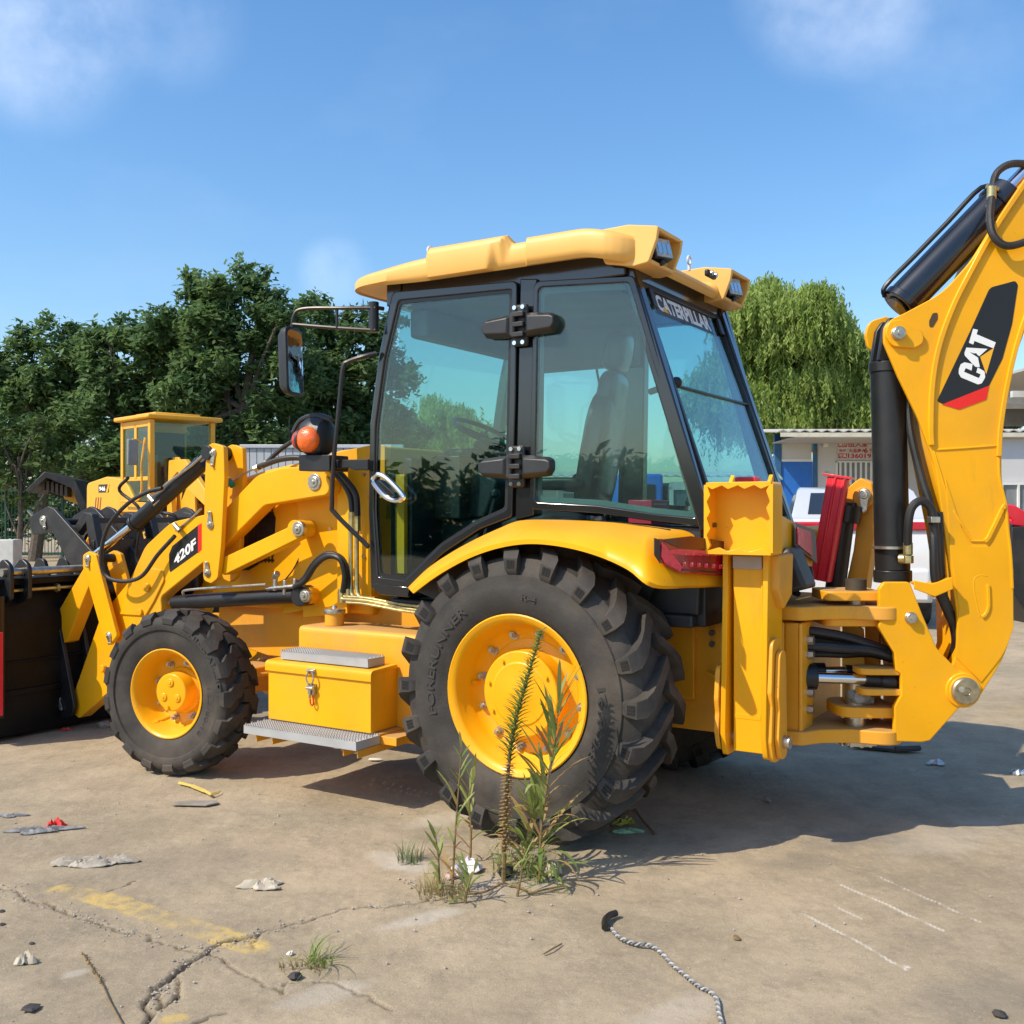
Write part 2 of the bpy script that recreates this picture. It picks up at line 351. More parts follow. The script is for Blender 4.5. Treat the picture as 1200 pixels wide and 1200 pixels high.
# ---------------------------------------------------------------- wheels
def lugs(mb, N, side, R0, rows, steps, sweep):
    """tread bars: rows = [(y, r_base, y_top, r_top, width, angle share)]"""
    for k in range(N):
        a0 = 2*math.pi*(k+(0 if side > 0 else .5))/N
        rings = []
        for (yb, rb, yt, rt, wd, sh) in rows:
            a = a0+sweep*sh; h = wd/2/R0
            def pt(y, r, q): return (-r*math.cos(q), side*y, r*math.sin(q))
            rings.append([pt(yb, rb, a-h*1.15), pt(yb, rb, a+h*1.15), pt(yt, rt, a+h), pt(yt, rt, a-h)])
        mb.loft(rings)
def squash(me, z0):
    for v in me.vertices:
        if v.co.z < z0:
            over = z0-v.co.z; v.co.z = z0+(.002*math.sin(v.co.x*60)); v.co.y *= 1+over*.9
def make_wheel(R_, rr, hw, tprof, rows, N, sweep, rimprof, capprof, boltr, nb, discy, ctr, first):
    w = part('wheel', MB().lathe(rimprof, (0, 0, 0), 72), YEL, BH, loc=ctr, sharp=40)
    t = MB().lathe(tprof, (0, 0, 0), 120, closed=True)
    lugs(t, N, 1, R_, rows, 0, sweep); lugs(t, N, -1, R_, rows, 0, sweep)
    me = t.mesh('tyre', RUB, 38); squash(me, -ctr[2]+.002); part('tyre', me, RUB, w)
    part('hub', MB().lathe(capprof, (0, 0, 0), 48), YEL, w, .003, sharp=40)
    nm = MB().cyl((0, -.004, 0), (0, .006, 0), .024, 20).cyl((0, .006, 0), (0, .03, 0), .0165, 6).cyl((0, .03, 0), (0, .042, 0), .009, 10).mesh('wheel_nut', STE)
    for i in range(nb):
        a = 2*math.pi*(i+.35)/nb; part('wheel_nut', nm, STE, w, loc=(boltr*math.cos(a), discy, boltr*math.sin(a)))
    return w
# rear wheel, 28 inch industrial tread
HB = .215
rt = [(-.19, .375), (-.205, .40), (-.218, .44), (-.226, .50), (-.224, .505), (-.224, .56), (-.214, .565), (-.20, .61), (-.175, .64), (-.1, .655), (0, .660), (.1, .655), (.175, .64), (.20, .61), (.214, .565), (.224, .56), (.224, .505), (.226, .50), (.218, .44), (.205, .40), (.19, .375)]
rows = [(-.02, .65, -.02, .700, .055, 1.0), (.05, .65, .05, .702, .06, .78), (.11, .645, .115, .700, .068, .48), (.16, .625, .175, .694, .078, .22), (.185, .605, .212, .676, .085, .06), (.195, .58, .240, .640, .082, 0), (.20, .55, .238, .585, .074, 0), (.205, .54, .224, .565, .06, 0)]
rimr = [(-.2, .34), (-.2, .378), (-.19, .378), (-.17, .35), (0, .33), (.0, .12), (.04, .12), (.04, .26), (.045, .285), (.075, .318), (.10, .330), (.135, .332), (.150, .342), (.180, .350), (.186, .366), (.196, .378), (.206, .380), (.208, .374), (.200, .366), (.19, .30)]
rimr = [(-.2, .34), (-.2, .378), (-.19, .378), (-.15, .35), (.0, .335), (.172, .342), (.182, .362), (.192, .376), (.204, .380), (.208, .374), (.202, .362), (.194, .346), (.180, .338), (.150, .334), (.135, .322), (.095, .316), (.070, .300), (.052, .275), (.046, .255), (.046, .14), (.04, .10)]
capr = [(.03, .10), (.03, .252), (.038, .256), (.048, .252), (.052, .215), (.058, .205), (.13, .197), (.134, .203), (.150, .203), (.156, .198), (.158, .150), (.163, .146), (.163, .06), (.166, .05)]
RW = make_wheel(.70, .375, HB, rt, rows, 20, .27, rimr, capr, .278, 12, .047, (.0, .90, .688), True)
# shade of the shoulder block grooves as raised dark strips, lettering, valve, hub bolts
def arcsl(w):
    b = MB()
    for k in range(20):
        for sd in (1, -1):
            a = 2*math.pi*(k+(0 if sd > 0 else .5))/20
            for j in (-1, 0, 1):
                q = a+j*.024
                u = Vector((-math.cos(q), 0, math.sin(q))); tt = Vector((math.sin(q), 0, math.cos(q)))
                r0, r1 = .592, .630; y = .2395*sd; y2 = .2415*sd; h = .0055
                yy0 = .2385+(r0-.585)*.0
                v = [u*r+tt*s_*h+Vector((0, c, 0)) for r, c0 in ((r0, .2386), (r1, .2408)) for s_ in (-1, 1) for c in ((c0-.006)*sd, (c0+.0012)*sd)]
                b.add(v, [(0, 1, 3, 2), (4, 6, 7, 5), (0, 4, 5, 1), (2, 3, 7, 6), (0, 2, 6, 4), (1, 5, 7, 3)])
    me = b.mesh('tread_slot_shade', RUD, 0); squash(me, -.686)
    return part('tread_slot_shade', me, RUD, w)
arcsl(RW)
def tyretext(w, txt, a0, a1, r0, r1, y, flip=False, bold=.02):
    def bend(a):
        r = r0+(r1-r0)*a[:, 1]; t = a0+(a1-a0)*a[:, 0]
        return np.stack([-r*np.cos(t), np.full_like(r, y), r*np.sin(t)], 1)
    return textpart('sidewall_lettering', txt, RUL, w, (0, 0, 0), (1, 0, 0), (0, 0, 1), bold=bold, bend=bend)
RUL = mat('raised_rubber_letters', (.040, .037, .033), .7, var=.3, vs=20)
# angles: 0 = towards the rear, 90 = up, 180 = forward; letters read clockwise seen from outside
tyretext(RW, 'FORERUNNER', R(196), R(124), .448, .492, .2262)
tyretext(RW, '16.9-28', R(10), R(-32), .445, .488, .2262)
tyretext(RW, 'R-4', R(84), R(74), .452, .480, .2262)
b = MB()
for k in range(8):
    a = 2*math.pi*(k+.3)/8; b.cyl((.172*math.cos(a), .150, .172*math.sin(a)), (.172*math.cos(a), .170, .172*math.sin(a)), .008, 6)
part('hub_bolt', b, YEL, RW)
b = MB().cyl((.285, .03, .02), (.30, .10, .02), .011, 10).tube([(.30, .06, -.03), (.335, .10, -.02), (.335, .11, .03), (.30, .07, .045)], .006, 6)
part('valve', b, YEL, RW)
RW2 = cp(RW, BH, loc=(0, -.72, .688), rot=(0, 0, math.pi))

# front wheel, steered a little
ft = [(y*.62+(0), .262+(r-.375)*.62) for y, r in rt]
ft = [(-.118, .262), (-.130, .285), (-.140, .33), (-.140, .37), (-.150, .375), (-.154, .395), (-.148, .425), (-.13, .445), (-.07, .452), (0, .455), (.07, .452), (.13, .445), (.148, .425), (.154, .395), (.150, .375), (.140, .37), (.140, .33), (.130, .285), (.118, .262)]
frow = [(-.025, .445, -.025, .487, .075, 1.0), (.02, .445, .02, .489, .08, .95), (.055, .445, .055, .487, .085, .45), (.09, .44, .092, .483, .09, .40), (.115, .43, .128, .472, .095, 0), (.13, .41, .158, .446, .09, 0), (.14, .395, .158, .415, .08, 0)]
rimf = [(-.12, .24), (-.12, .264), (-.10, .245), (.0, .232), (.100, .238), (.110, .252), (.118, .262), (.126, .264), (.128, .258), (.122, .248), (.112, .240), (.085, .233), (.06, .222), (.02, .214), (-.01, .20), (-.022, .18), (-.024, .08)]
capf = [(-.03, .08), (-.03, .135), (-.015, .138), (.0, .118), (.075, .112), (.082, .108), (.084, .10), (.084, .03)]
RF = make_wheel(.487, .262, .15, ft, frow, 17, .20, rimf, capf, .172, 8, -.022, (2.40, 1.01, .478), False)
RF.rotation_euler = (0, 0, R(9))
b = MB()
for k in range(3):
    a = math.pi/2+2*math.pi*k/3; c = (.058*math.cos(a), .083, .058*math.sin(a)); b.lathe([(0, .024), (.006, .024), (.009, .020), (.009, .010), (.013, .009)], c, 20)
b.cyl((.02, .083, -.09), (.02, .10, -.09), .014, 8)
part('hub_plug', b, YEL, RF, .001)
part('valve', MB().cyl((.10, -.02, -.17), (.135, .05, -.19), .014, 10).cyl((.13, .045, -.188), (.145, .07, -.195), .02, 6), YEL, RF)
tyretext(RF, 'HI-STABILITY', R(62), R(0), .395, .425, .1555, bold=.03)
tyretext(RF, '12.5/80-18', R(10), R(-42), .315, .345, .1405, bold=.02)
RF2 = cp(RF, BH, loc=(2.40, -.86, .478), rot=(0, 0, math.pi+R(9)))

# ---------------------------------------------------------------- chassis and axles
part('front_axle', MB().box(2.28, 2.52, -.55, .72, .40, .56).cyl((2.4, -.95, .478), (2.4, 1.0, .478), .07, 24).cyl((2.2, .1, .46), (2.56, .1, .46), .16, 20), YED, BH, .01)
part('steering_cylinder', MB().cyl((2.2, -.3, .52), (2.2, .45, .52), .035, 16).cyl((2.2, .45, .52), (2.22, .78, .52), .018, 12), YED, BH)
part('rear_axle', MB().cyl((0, -.85, .688), (0, .9, .688), .15, 28).ball((0, .08, .66), .27, 20), YED, BH)
ch = MB()
for y in (.40, -.24): ch.prism([(-.6, .62), (2.3, .62), (2.75, .70), (2.75, .93), (1.9, 1.0), (-.6, 1.0)], y, y-.03)
ch.box(-.6, 2.7, -.24, .37, .92, .98).box(.2, 2.0, -.2, .35, .5, .62)
part('chassis', ch, YED, BH, .006)
part('transmission', MB().cyl((.2, .08, .72), (1.6, .08, .78), .2, 20).cyl((1.6, .08, .75), (2.3, .08, .6), .05, 12).box(.9, 1.5, -.15, .3, .42, .7), CAST, BH, .01)

# ---------------------------------------------------------------- engine hood
hs = rnd([(1.38, .93), (2.72, .93, .05), (2.74, 1.70, .10), (2.30, 1.80, .3), (1.38, 1.94)], .0)
part('engine_hood', MB().prism(hs, .46, -.30), YEL, BH, .025, seg=3)
part('front_grille', MB().box(2.742, 2.76, -.2, .36, 1.0, 1.62), BLK, BH, .01)
gr = pl([(281, 668), (283, 630), (297, 616), (318, 599, .02), (323, 606, .02), (321, 640, .03), (312, 655, .04), (292, 668)], .462)
GR = part('side_grille', MB().prism(rnd(gr), .4665, .45), DEB, BH)
b = MB()
for i in range(11):
    z = 1.23+i*.037; b.box(2.18, 2.44, .464, .470, z, z+.012)
for i in range(9):
    x = 2.19+i*.03; b.box(x, x+.006, .464, .469, 1.22, 1.62)
part('grille_mesh', b, BLK, GR)
# loader tower: upright plate that carries the arm, and its cross tube bosses
tw = pl([(330, 720), (352, 640), (346, 560), (352, 545, .05), (398, 528, .03), (432, 524), (437, 560), (437, 700)], .50)
TW = part('loader_tower', MB().prism(rnd(tw), .50, .44), YEL, BH, .006)
part('tower_plate', MB().prism(rnd(pl([(395, 530), (432, 522), (435, 700), (395, 706)], .56)), .56, .53), YEL, TW, .004)
part('tower_tread', MB().box(1.20, 1.34, .565, .572, 1.62, 1.92), YED, TW, .002)
b = MB(); c = P(350, 620, .60); b.cyl((c.x-.0, .42, c.z), (c.x, .64, c.z), .055, 28)
c = P(358, 698, .6); b.cyl((c.x, .42, c.z), (c.x, .60, c.z), .055, 24)
c = P(368, 565, .6); b.cyl((c.x, .44, c.z), (c.x, .60, c.z), .06, 24)
part('pivot_boss', b, YEL, TW, .004)
b = MB().tube([P(392, 650, .52), P(400, 640, .56), P(404, 660, .58), P(402, 720, .58)], .02, 8)
part('tower_rib', MB().prism(rnd(pl([(345, 700), (352, 672, .05), (392, 650, .06), (398, 720), (345, 725)], .60)), .53, .50), YEL, TW, .004)
# bolts on the tower
b = MB()
for px, py in ((427, 556), (427, 652), (388, 620), (392, 600)): 
    c = P(px, py, .56); b.cyl(c, c+Vector((0, .014, 0)), .011, 6)
part('tower_bolt', b, STE, TW)

# ---------------------------------------------------------------- loader arm and its linkage (near side, then the far side)
def loader_arm(dy, near):
    ya = .66+dy
    def pp(n, pts, y, th, m, bv=.004, r=0, parent=BH): 
        poly = rnd(pl(pts, y), r); return part(n, MB().prism(poly, y+dy, y+dy-th), m, parent, bv)
    def pc(px, py, y): c = P(px, py, y); c.y += dy; return c
    arm = pp('loader_arm', [(388, 565, .06), (375, 546, .05), (330, 548, .2), (301, 557, .2), (262, 598, .1), (200, 612, .3), (170, 640, .2), (152, 680, .2), (118, 722, .1), (80, 830, .0), (92, 842, .03), (150, 792, .05), (190, 720, .12), (188, 700, .05), (200, 690, .06), (262, 640, .2), (310, 592, .1), (365, 583, .1), (384, 580, .05)], .66, .10, YEL, .007)
    # raised casting round the lift pin and small lugs
    if True:
        a = pp('arm_boss', [(172, 665, .03), (190, 668, .03), (192, 680, .04), (180, 705, .05), (170, 722, .04), (140, 720, .0), (150, 690, .03)], .672, .03, YEL, .004, parent=arm)
        for px, py, rr in ((175, 688, .03), (167, 717, .024), (123, 783, .026)):
            c = pc(px, py, .66); part('arm_lug', MB().cyl((c.x, c.y-.01, c.z), (c.x, c.y+.03, c.z), rr, 20), YEL, arm, .004)
    # bell crank, a pair of long plates either side of the arm
    for yy in (.74, .585):
        k = pp('bell_crank', [(249, 519, .05), (262, 523, .03), (263, 560), (259, 640), (255, 678, .04), (247, 684, .03), (238, 680, .04), (238, 662), (240, 560), (242, 523, .03)], .74, .035, YEL, .004) if yy == .74 else None
        if yy != .74:
            poly = rnd(pl([(249, 519, .05), (262, 523, .03), (263, 560), (259, 640), (255, 678, .04), (247, 684, .03), (238, 680, .04), (238, 662), (240, 560), (242, 523, .03)], .74)); k = part('bell_crank', MB().prism(poly, yy+dy, yy+dy-.035), YEL, BH, .004)
        if yy == .74 and near:
            pin(k, 250, 531, .74, .020, .014, teardrop=(0, -.075)); pin(k, 247, 615, .74, .020, .014, teardrop=(0, .075)); pin(k, 243.5, 671, .74, .020, .014, teardrop=(0, .06))
    c = P(250, 531, .7); part('cross_tube', MB().cyl((c.x, .50+dy, c.z), (c.x, .76+dy, c.z), .045, 24), BLK, BH, .003)
    # guide link from tower to crank foot
    lk = pp('guide_link', [(350, 612, .02), (358, 617, .02), (352, 630, .02), (262, 674), (256, 668), (258, 655)], .70, .075, YEL, .005)
    c = pc(350, 620, .70); part('link_eye', MB().cyl((c.x, c.y-.09, c.z), (c.x, c.y+.01, c.z), .05, 28), YEL, lk, .004)
    if near: pin(lk, 350, 620, .712, .028, .016, washer=1.65); pin(arm, 369, 565, .66, .032, .014, washer=1.6)
    # front levers
    lv = pp('tilt_lever', [(104, 646, .03), (112, 650, .03), (137, 745, .02), (128, 757, .02), (121, 748), (97, 664, .03), (97, 650, .03)], .74, .03, YEL, .004)
    poly = rnd(pl([(104, 646, .03), (112, 650, .03), (137, 745, .02), (128, 757, .02), (121, 748), (97, 664, .03), (97, 650, .03)], .74)); lv2 = part('tilt_lever', MB().prism(poly, .545+dy, .515+dy), YEL, BH, .004)
    if near: pin(lv, 103, 655, .74, .020, .012, teardrop=(-.01, -.05)); pin(lv, 128, 745, .74, .018, .012, teardrop=(-.02, -.05))
    c = pc(104, 655, .74); part('lever_shaft', MB().cyl((c.x, c.y-.26, c.z), (c.x, c.y, c.z), .03, 20), BLK, BH)
    pp('bucket_link', [(99, 664, .02), (107, 668, .02), (106, 682), (78, 752), (68, 756), (56, 745, .02), (57, 735)], .69, .10, YEL, .005)
    # tilt cylinder
    a = pc(240, 540, .655); e = pc(160, 612, .655); g = pc(104, 656, .655)
    cy = part('tilt_cylinder', MB().cyl(a, e, .052, 28).cyl(e, e+(e-a).normalized()*.03, .058, 28), BLK, BH, .003)
    part('cylinder_rod', MB().cyl(e, g, .026, 20), CHR, cy)
    # lift cylinder
    a = pc(356, 698, .60); e = pc(205, 706, .60)
    lc = part('lift_cylinder', MB().cyl(a+Vector((.06, 0, -.002)), e, .047, 28).cyl(a-Vector((0, .055, 0)), a+Vector((0, .045, 0)), .062, 28), BLK, BH, .003)
    part('cylinder_rod', MB().cyl(e, e+(e-a).normalized()*.35, .026, 16), CHR, lc)
    if near: pin(lc, 358, 698, .645, .030, .014, washer=1.35)
    return arm
ARM = loader_arm(0, True)
loader_arm(-1.16, False)
b = MB(); c = P(160, 740, .6); b.cyl((c.x, -.6, c.z), (c.x, .6, c.z), .07, 24)
part('arm_cross_tube', b, YEL, BH, .004)
# 420F decal on the arm
dec = rnd(pl([(199, 671, .01), (198, 650, .01), (202, 640, .02), (234, 614, .004), (234, 646, .004)], .6605))
DC = part('model_decal', MB().prism(dec, .6600, .6615), DEB, ARM)
part('decal_stripe', MB().prism(pl([(232, 616), (236, 613), (236, 644), (232, 648)], .6622), .6616, .6622), DER, DC)
o = P(204.5, 663, .6632); u = P(230, 642, .6632)-o; v = P(203.5, 651, .6632)-o
textpart('model_number', '420F', DEW, DC, o, u, v, bold=.035)
# hoses and steel lines of the loader
hose('tilt_hose', [(190, 572, .74), (172, 577, .76), (150, 590, .80), (128, 615, .82), (119, 645, .82), (122, 672, .80), (140, 681, .78), (165, 676, .74), (185, 650, .72), (205, 628, .70)], .0135)
hose('steel_line', [(248, 523, .72), (225, 545, .72), (195, 567, .72), (190, 574, .72), (178, 582, .72)], .008, STE)
hose('steel_line', [(246, 532, .69), (215, 560, .69), (200, 575, .69), (180, 592, .70)], .007, STE)
hose('steel_line', [(236, 596, .665), (220, 611, .665), (206, 622, .67)], .007, STE)
b = MB()
for px, py in ((208, 618), (178, 585)): c = P(px, py, .70); b.cyl(c+Vector((-.02, 0, -.02)), c+Vector((.03, 0, .02)), .016, 10)
part('hose_fitting', b, STE, BH)
b = MB(); c = P(270, 566, .62); b.cyl(c+Vector((-.02, 0, -.018)), c+Vector((.02, 0, .018)), .020, 10); c = P(208, 619, .685); b.cyl(c+Vector((-.012, 0, -.01)), c+Vector((.012, 0, .01)), .017, 10)
part('line_clip', b, mat('teal_tape', (.01, .32, .28), .5), BH)
hose('steel_line', [(262, 576, .62), (272, 565, .62), (290, 553, .60), (305, 547, .60)], .006, STE)
hose('arm_hose', [(303, 547, .60), (330, 538, .60), (355, 537, .59), (380, 545, .60), (398, 560, .62), (410, 580, .62), (413, 600, .62)], .018)
hose('arm_hose', [(310, 545, .56), (325, 530, .54), (340, 519, .52), (355, 512, .50), (380, 500, .50)], .015)
hose('arm_hose', [(392, 548, .63), (405, 562, .64), (417, 580, .64), (419, 605, .64)], .018)
b = MB()
for p0, p1 in (((298, 550), (306, 546)), ((306, 547), (313, 541))): b.cyl(P(*p0, .60), P(*p1, .58), .02, 8)
for px in (412, 419): b.cyl(P(px, 600, .63), P(px, 622, .63), .018, 8)
b.cyl(P(400, 690, .64), P(401, 706, .64), .02, 8); b.cyl(P(408, 690, .64), P(408, 706, .64), .018, 8)
part('hose_fitting', b, BRS, BH)
for px in (411, 418): hose('steel_pipe', [(px, 620, .63), (px, 670, .63), (px+.5, 690, .63), (px+5, 700, .64), (px+22, 702, .66)], .013, BRS)
for i, (y0, y1) in enumerate(((702, 716), (699, 711), (706, 719))): hose('steel_pipe', [(400+3*i, y0, .66), (430, y0+2, .67), (470, (y0+y1)/2+3, .68), (505, y1+1, .70)], .0085, BRS, sm=4)
hose('lift_hose', [(345, 688, .66), (358, 680, .68), (370, 662, .70), (384, 652, .70), (398, 655, .70), (404, 672, .68), (402, 694, .66)], .017)
hose('lift_hose', [(340, 690, .62), (356, 678, .62), (368, 660, .64), (383, 649, .64), (400, 654, .64), (408, 672, .64), (408, 694, .64)], .016)
part('valve_block', MB().cyl(P(313, 690, .64), P(346, 687, .65), .014, 8).cyl(P(322, 692, .64), P(323, 673, .64), .015, 8).cyl(P(322, 676, .64), P(325, 672, .66), .02, 8).cyl(P(334, 680, .64), P(333, 697, .64), .012, 8).cyl(P(345, 690, .65), P(346, 678, .65), .013, 8), STE, BH, .002)
hose('steel_line', [(215, 697, .65), (217, 692, .66), (250, 689, .66), (312, 685, .66)], .009, STE)
hose('wire', [(365, 583, .47), (360, 610, .47), (355, 640, .48), (345, 665, .52), (332, 682, .6)], .004, mat('red_wire', (.10, .01, .01), .5))

# ---------------------------------------------------------------- tank, toolbox, steps
x0, x1 = .80, 1.66
tk = rnd([(.78, .30), (.78, .885, .035), (.45, .885), (.45, .30)])
part('fuel_tank', MB().prism([(y, z) for y, z in tk], .72, 1.665, ax='x'), YED, BH, .004)
c = Vector((1.50, .66, .885)); cap = part('filler_neck', MB().cyl(c, c+Vector((0, 0, .075)), .055, 28), YED, BH, .004)
part('filler_cap', MB().lathe([(.072, .03), (.072, .062), (.085, .064), (.095, .062), (.10, .045), (.102, .015), (.115, .012), (.116, .004)], c, 28, ax='z'), STE, cap)
tbx = rnd([(1.0, .385), (1.0, .705, .03), (.72, .715), (.72, .385)])
TB = part('toolbox', MB().prism(tbx, .945, 1.685, ax='x'), YEL, BH, .003)
part('toolbox_lid', MB().prism(rnd([(.79, .700), (.79, .722, .01), (1.012, .712, .03), (1.012, .655)] + [(1.004, .655), (1.004, .70), (.79, .700)][0:2]), .935, 1.70, ax='x'), YEL, TB, .002)
c = Vector((1.345, 1.014, .69)); b = MB()
b.box(c.x-.028, c.x+.028, 1.012, 1.020, .668, .692).cyl((c.x-.026, 1.026, .684), (c.x+.026, 1.026, .684), .007, 8)
for s_ in (-1, 1): b.tube([(c.x+s_*.012, 1.026, .684), (c.x+s_*.026, 1.03, .640), (c.x+s_*.008, 1.03, .605)], .005, 6)
b.box(c.x-.022, c.x+.022, 1.001, 1.024, .555, .612).cyl((c.x-.024, 1.03, .59), (c.x+.024, 1.03, .59), .010, 8).cyl((c.x, 1.03, .60), (c.x, 1.03, .535), .007, 8)
LT = part('latch', b, STE, TB, .001)
part('latch_handle', MB().tube([(c.x-.010, 1.02, .55), (c.x-.020, 1.022, .515), (c.x-.012, 1.024, .497), (c.x+.002, 1.022, .505), (c.x+.008, 1.02, .53)], .0045, 6), mat('red_plastic', (.5, .03, .01), .4), LT)
def step(xa, xb, ya, yb, z):
    b = MB().box(xa, xb, yb-.004, yb, z-.045, z).box(xa, xb, ya, ya+.004, z-.045, z).box(xa, xb, ya, yb, z-.006, z-.002)
    for x in (xa, xb-.004): b.box(x, x+.004, ya, yb, z-.045, z)
    o = part('step', b, GAL, BH, .001); t = MB(); n = int((xb-xa)/.018)
    for j, y in enumerate(np.linspace(ya+.004, yb-.004, 5)):
        for i in range(n):
            x = xa+.006+i*.018; t.add([(x, y-.003, z-.004), (x+.013, y-.003, z-.004), (x+.0065, y-.003, z+.012), (x, y+.003, z-.004), (x+.013, y+.003, z-.004), (x+.0065, y+.003, z+.012)], [(0, 1, 2), (5, 4, 3), (0, 3, 4, 1), (1, 4, 5, 2), (2, 5, 3, 0)])
    part('step_teeth', t, GAL, o, sharp=0)
    return o
step(.99, 1.62, .83, .97, .765)
step(.90, 1.70, .98, 1.17, .378)
b = MB()
for x in (1.62, 1.50, 1.0, .905): b.box(x, x+.006, .45, 1.15, .29, .33)
b.box(.905, 1.68, .45, .98, .335, .383).box(.80, .905, .45, .97, .33, .372)
part('step_bracket', b, YED, BH, .002)
# ---------------------------------------------------------------- cab
YS, YR = .75, -.57                       # left and right side planes
def side(px, py, y=YS): return S(px, py, y)
door_o = pl([(461, 342, .04), (606, 329, .03), (604, 470), (600, 606, .02), (563, 620, .3), (520, 648, .3), (480, 688, .05), (437, 684, .03), (432, 600, .6), (434, 500, .6), (444, 420, .6)], YS)
door_i = pl([(467, 352, .03), (600, 339, .02), (597, 470), (594, 597, .03), (560, 612, .3), (516, 640, .3), (474, 680, .03), (443, 676, .03), (438, 600, .6), (440, 500, .6), (451, 420, .6)], YS)
def ringprism(o, i, y0, y1, mb=None):
    """frame between two outlines with equal point counts"""
    mb = mb or MB(); n = len(o); A = [(p[0], y0, p[1]) for p in o]; B = [(p[0], y0, p[1]) for p in i]; C = [(p[0], y1, p[1]) for p in o]; D = [(p[0], y1, p[1]) for p in i]
    f = []
    for k in range(n):
        j = (k+1) % n
        f += [(k, j, n+j, n+k), (2*n+k, 3*n+k, 3*n+j, 2*n+j), (k, 2*n+k, 2*n+j, j), (n+k, n+j, 3*n+j, 3*n+k)]
    return mb.add(A+B+C+D, f)
ro, ri = rnd(door_o), rnd(door_i)
DOOR = part('cab_door', ringprism(ro, ri, YS+.004, YS-.045), BLG, BH, .006)
part('door_glass', MB().prism(ri, YS-.008, YS-.013), GLS, DOOR)
ri2 = rnd([( (p[0]-.72)*.965+.72, (p[1]-1.95)*.975+1.95)+tuple(p[2:]) for p in door_i])
part('door_seal', ringprism(ri, ri2, YS-.005, YS-.007), DEB, DOOR)
# quarter window
q_o = pl([(629, 331, .04), (741, 322, .03), (775, 440, .8), (823, 617, .02), (770, 612, .4), (700, 602, .4), (624, 597, .03), (626, 470)], .72)
q_i = pl([(634, 338, .03), (735, 330, .03), (768, 442, .8), (813, 607, .02), (765, 602, .4), (700, 592, .4), (630, 588, .03), (632, 470)], .72)
qo, qi = rnd(q_o), rnd(q_i)
def bendq(v):                                 # the quarter window and rear corner turn inwards towards the back
    return v
def taper(y, x):                              # side plane runs in towards the rear post
    return y-(max(0, .05-x))*.16
def tapermesh(o):
    for v in o.data.vertices:
        if v.co.x < .05: v.co.y -= (.05-v.co.x)*.10
    return o
QW = tapermesh(part('quarter_window', ringprism(qo, qi, YS+.002, YS-.05), BLG, BH, .006))
tapermesh(part('quarter_glass', MB().prism(qi, YS-.006, YS-.011), GLQ, QW))
b = MB(); 
qin = rnd([((p[0]+.30)*.93-.30+.01, (p[1]-2.1)*.95+2.1)+tuple(p[2:]) for p in q_i])
tapermesh(part('inner_seal', ringprism(qi, qin, YS-.03, YS-.04), mat('grey_green_trim', (.16, .21, .20), .6), QW))
# posts and rails: built as solid black sections
post = MB()
post.prism(pl([(608, 326), (628, 326), (624, 604), (602, 610)], YS), YS-.012, YS-.10)          # B post
post.prism(pl([(455, 346), (461, 335), (462, 346), (445, 418), (435, 500), (433, 600), (439, 690), (432, 690), (429, 600), (431, 495), (441, 416)], YS), YS-.02, YS-.09)   # A post left
def mir(poly): return poly
post.prism(pl([(455, 346), (461, 335), (469, 346), (452, 418), (441, 500), (438, 600), (439, 690), (432, 690), (429, 600), (431, 495), (441, 416)], YS), YR+.07, YR)       # A post right
post.prism(pl([(608, 326), (632, 326), (628, 604), (602, 610)], YS), YR+.07, YR)
zt = S(608, 330, YS)[1]
post.box(-.38, 1.0, YS-.09, YS-.03, zt-.03, zt+.10).box(-.40, 1.02, YR, YR+.06, zt-.05, zt+.10)
post.box(.96, 1.06, YR, YS-.02, zt-.03, zt+.10)
post.prism(pl([(437, 683), (480, 688), (478, 700), (445, 697), (438, 692)], YS), YS, YS-.12)
CF = part('cab_frame', post, BLG, BH, .006)
# rear corners: posts from roof to fender
LT0, LT1 = (-.37, .655, 2.72), (-.78, .66, 1.46)
RT0, RT1 = (-.37, -.46, 2.72), (-.78, -.50, 1.46)
def bar(mb, a, b_, w, d):
    a = Vector(a); b_ = Vector(b_); t = (b_-a).normalized(); u = Vector((0, 1, 0)); v = t.cross(u).normalized()
    r = lambda p: [p+u*w/2+v*d/2, p-u*w/2+v*d/2, p-u*w/2-v*d/2, p+u*w/2-v*d/2]
    mb.loft([r(a), r(b_)])
b = MB(); bar(b, LT0, LT1, .07, .07); bar(b, RT0, RT1, .06, .09); bar(b, (-.37, -.52, 2.72), (-.72, -.56, 1.46), .05, .10)
b.box(-.415, -.335, -.48, .66, 2.60, 2.80).box(-.78, -.70, -.5, .64, 1.42, 1.50)
part('rear_frame', b, BLG, CF, .008)
def rearpt(t, y, off=0): # on the sloping rear plane; t 0 top .. 1 bottom
    x = -.385+(-.795+.385)*t+off*-.95; z = 2.66+(1.48-2.66)*t+off*.3; return Vector((x, y, z))
def rq(mb, t0, t1, ya, yb, off0=0, off1=.006):
    r = lambda off: [rearpt(t0, ya, off), rearpt(t0, yb, off), rearpt(t1, yb, off), rearpt(t1, ya, off)]
    mb.loft([r(off0), r(off1)])
RG = MB(); rq(RG, .0, 1.0, .61, -.42, .012, .017)
RG = part('rear_window', RG, GLS, BH)
b = MB(); rq(b, .0, 1.0, .64, .612, .0, .03); rq(b, 0, 1, -.415, -.45, .0, .03); rq(b, .0, .035, .64, -.45, .002, .028); rq(b, .44, .450, .61, -.42, .012, .026); rq(b, .975, 1, .64, -.45, .002, .028)
part('window_frame', b, BLK, RG, .003)
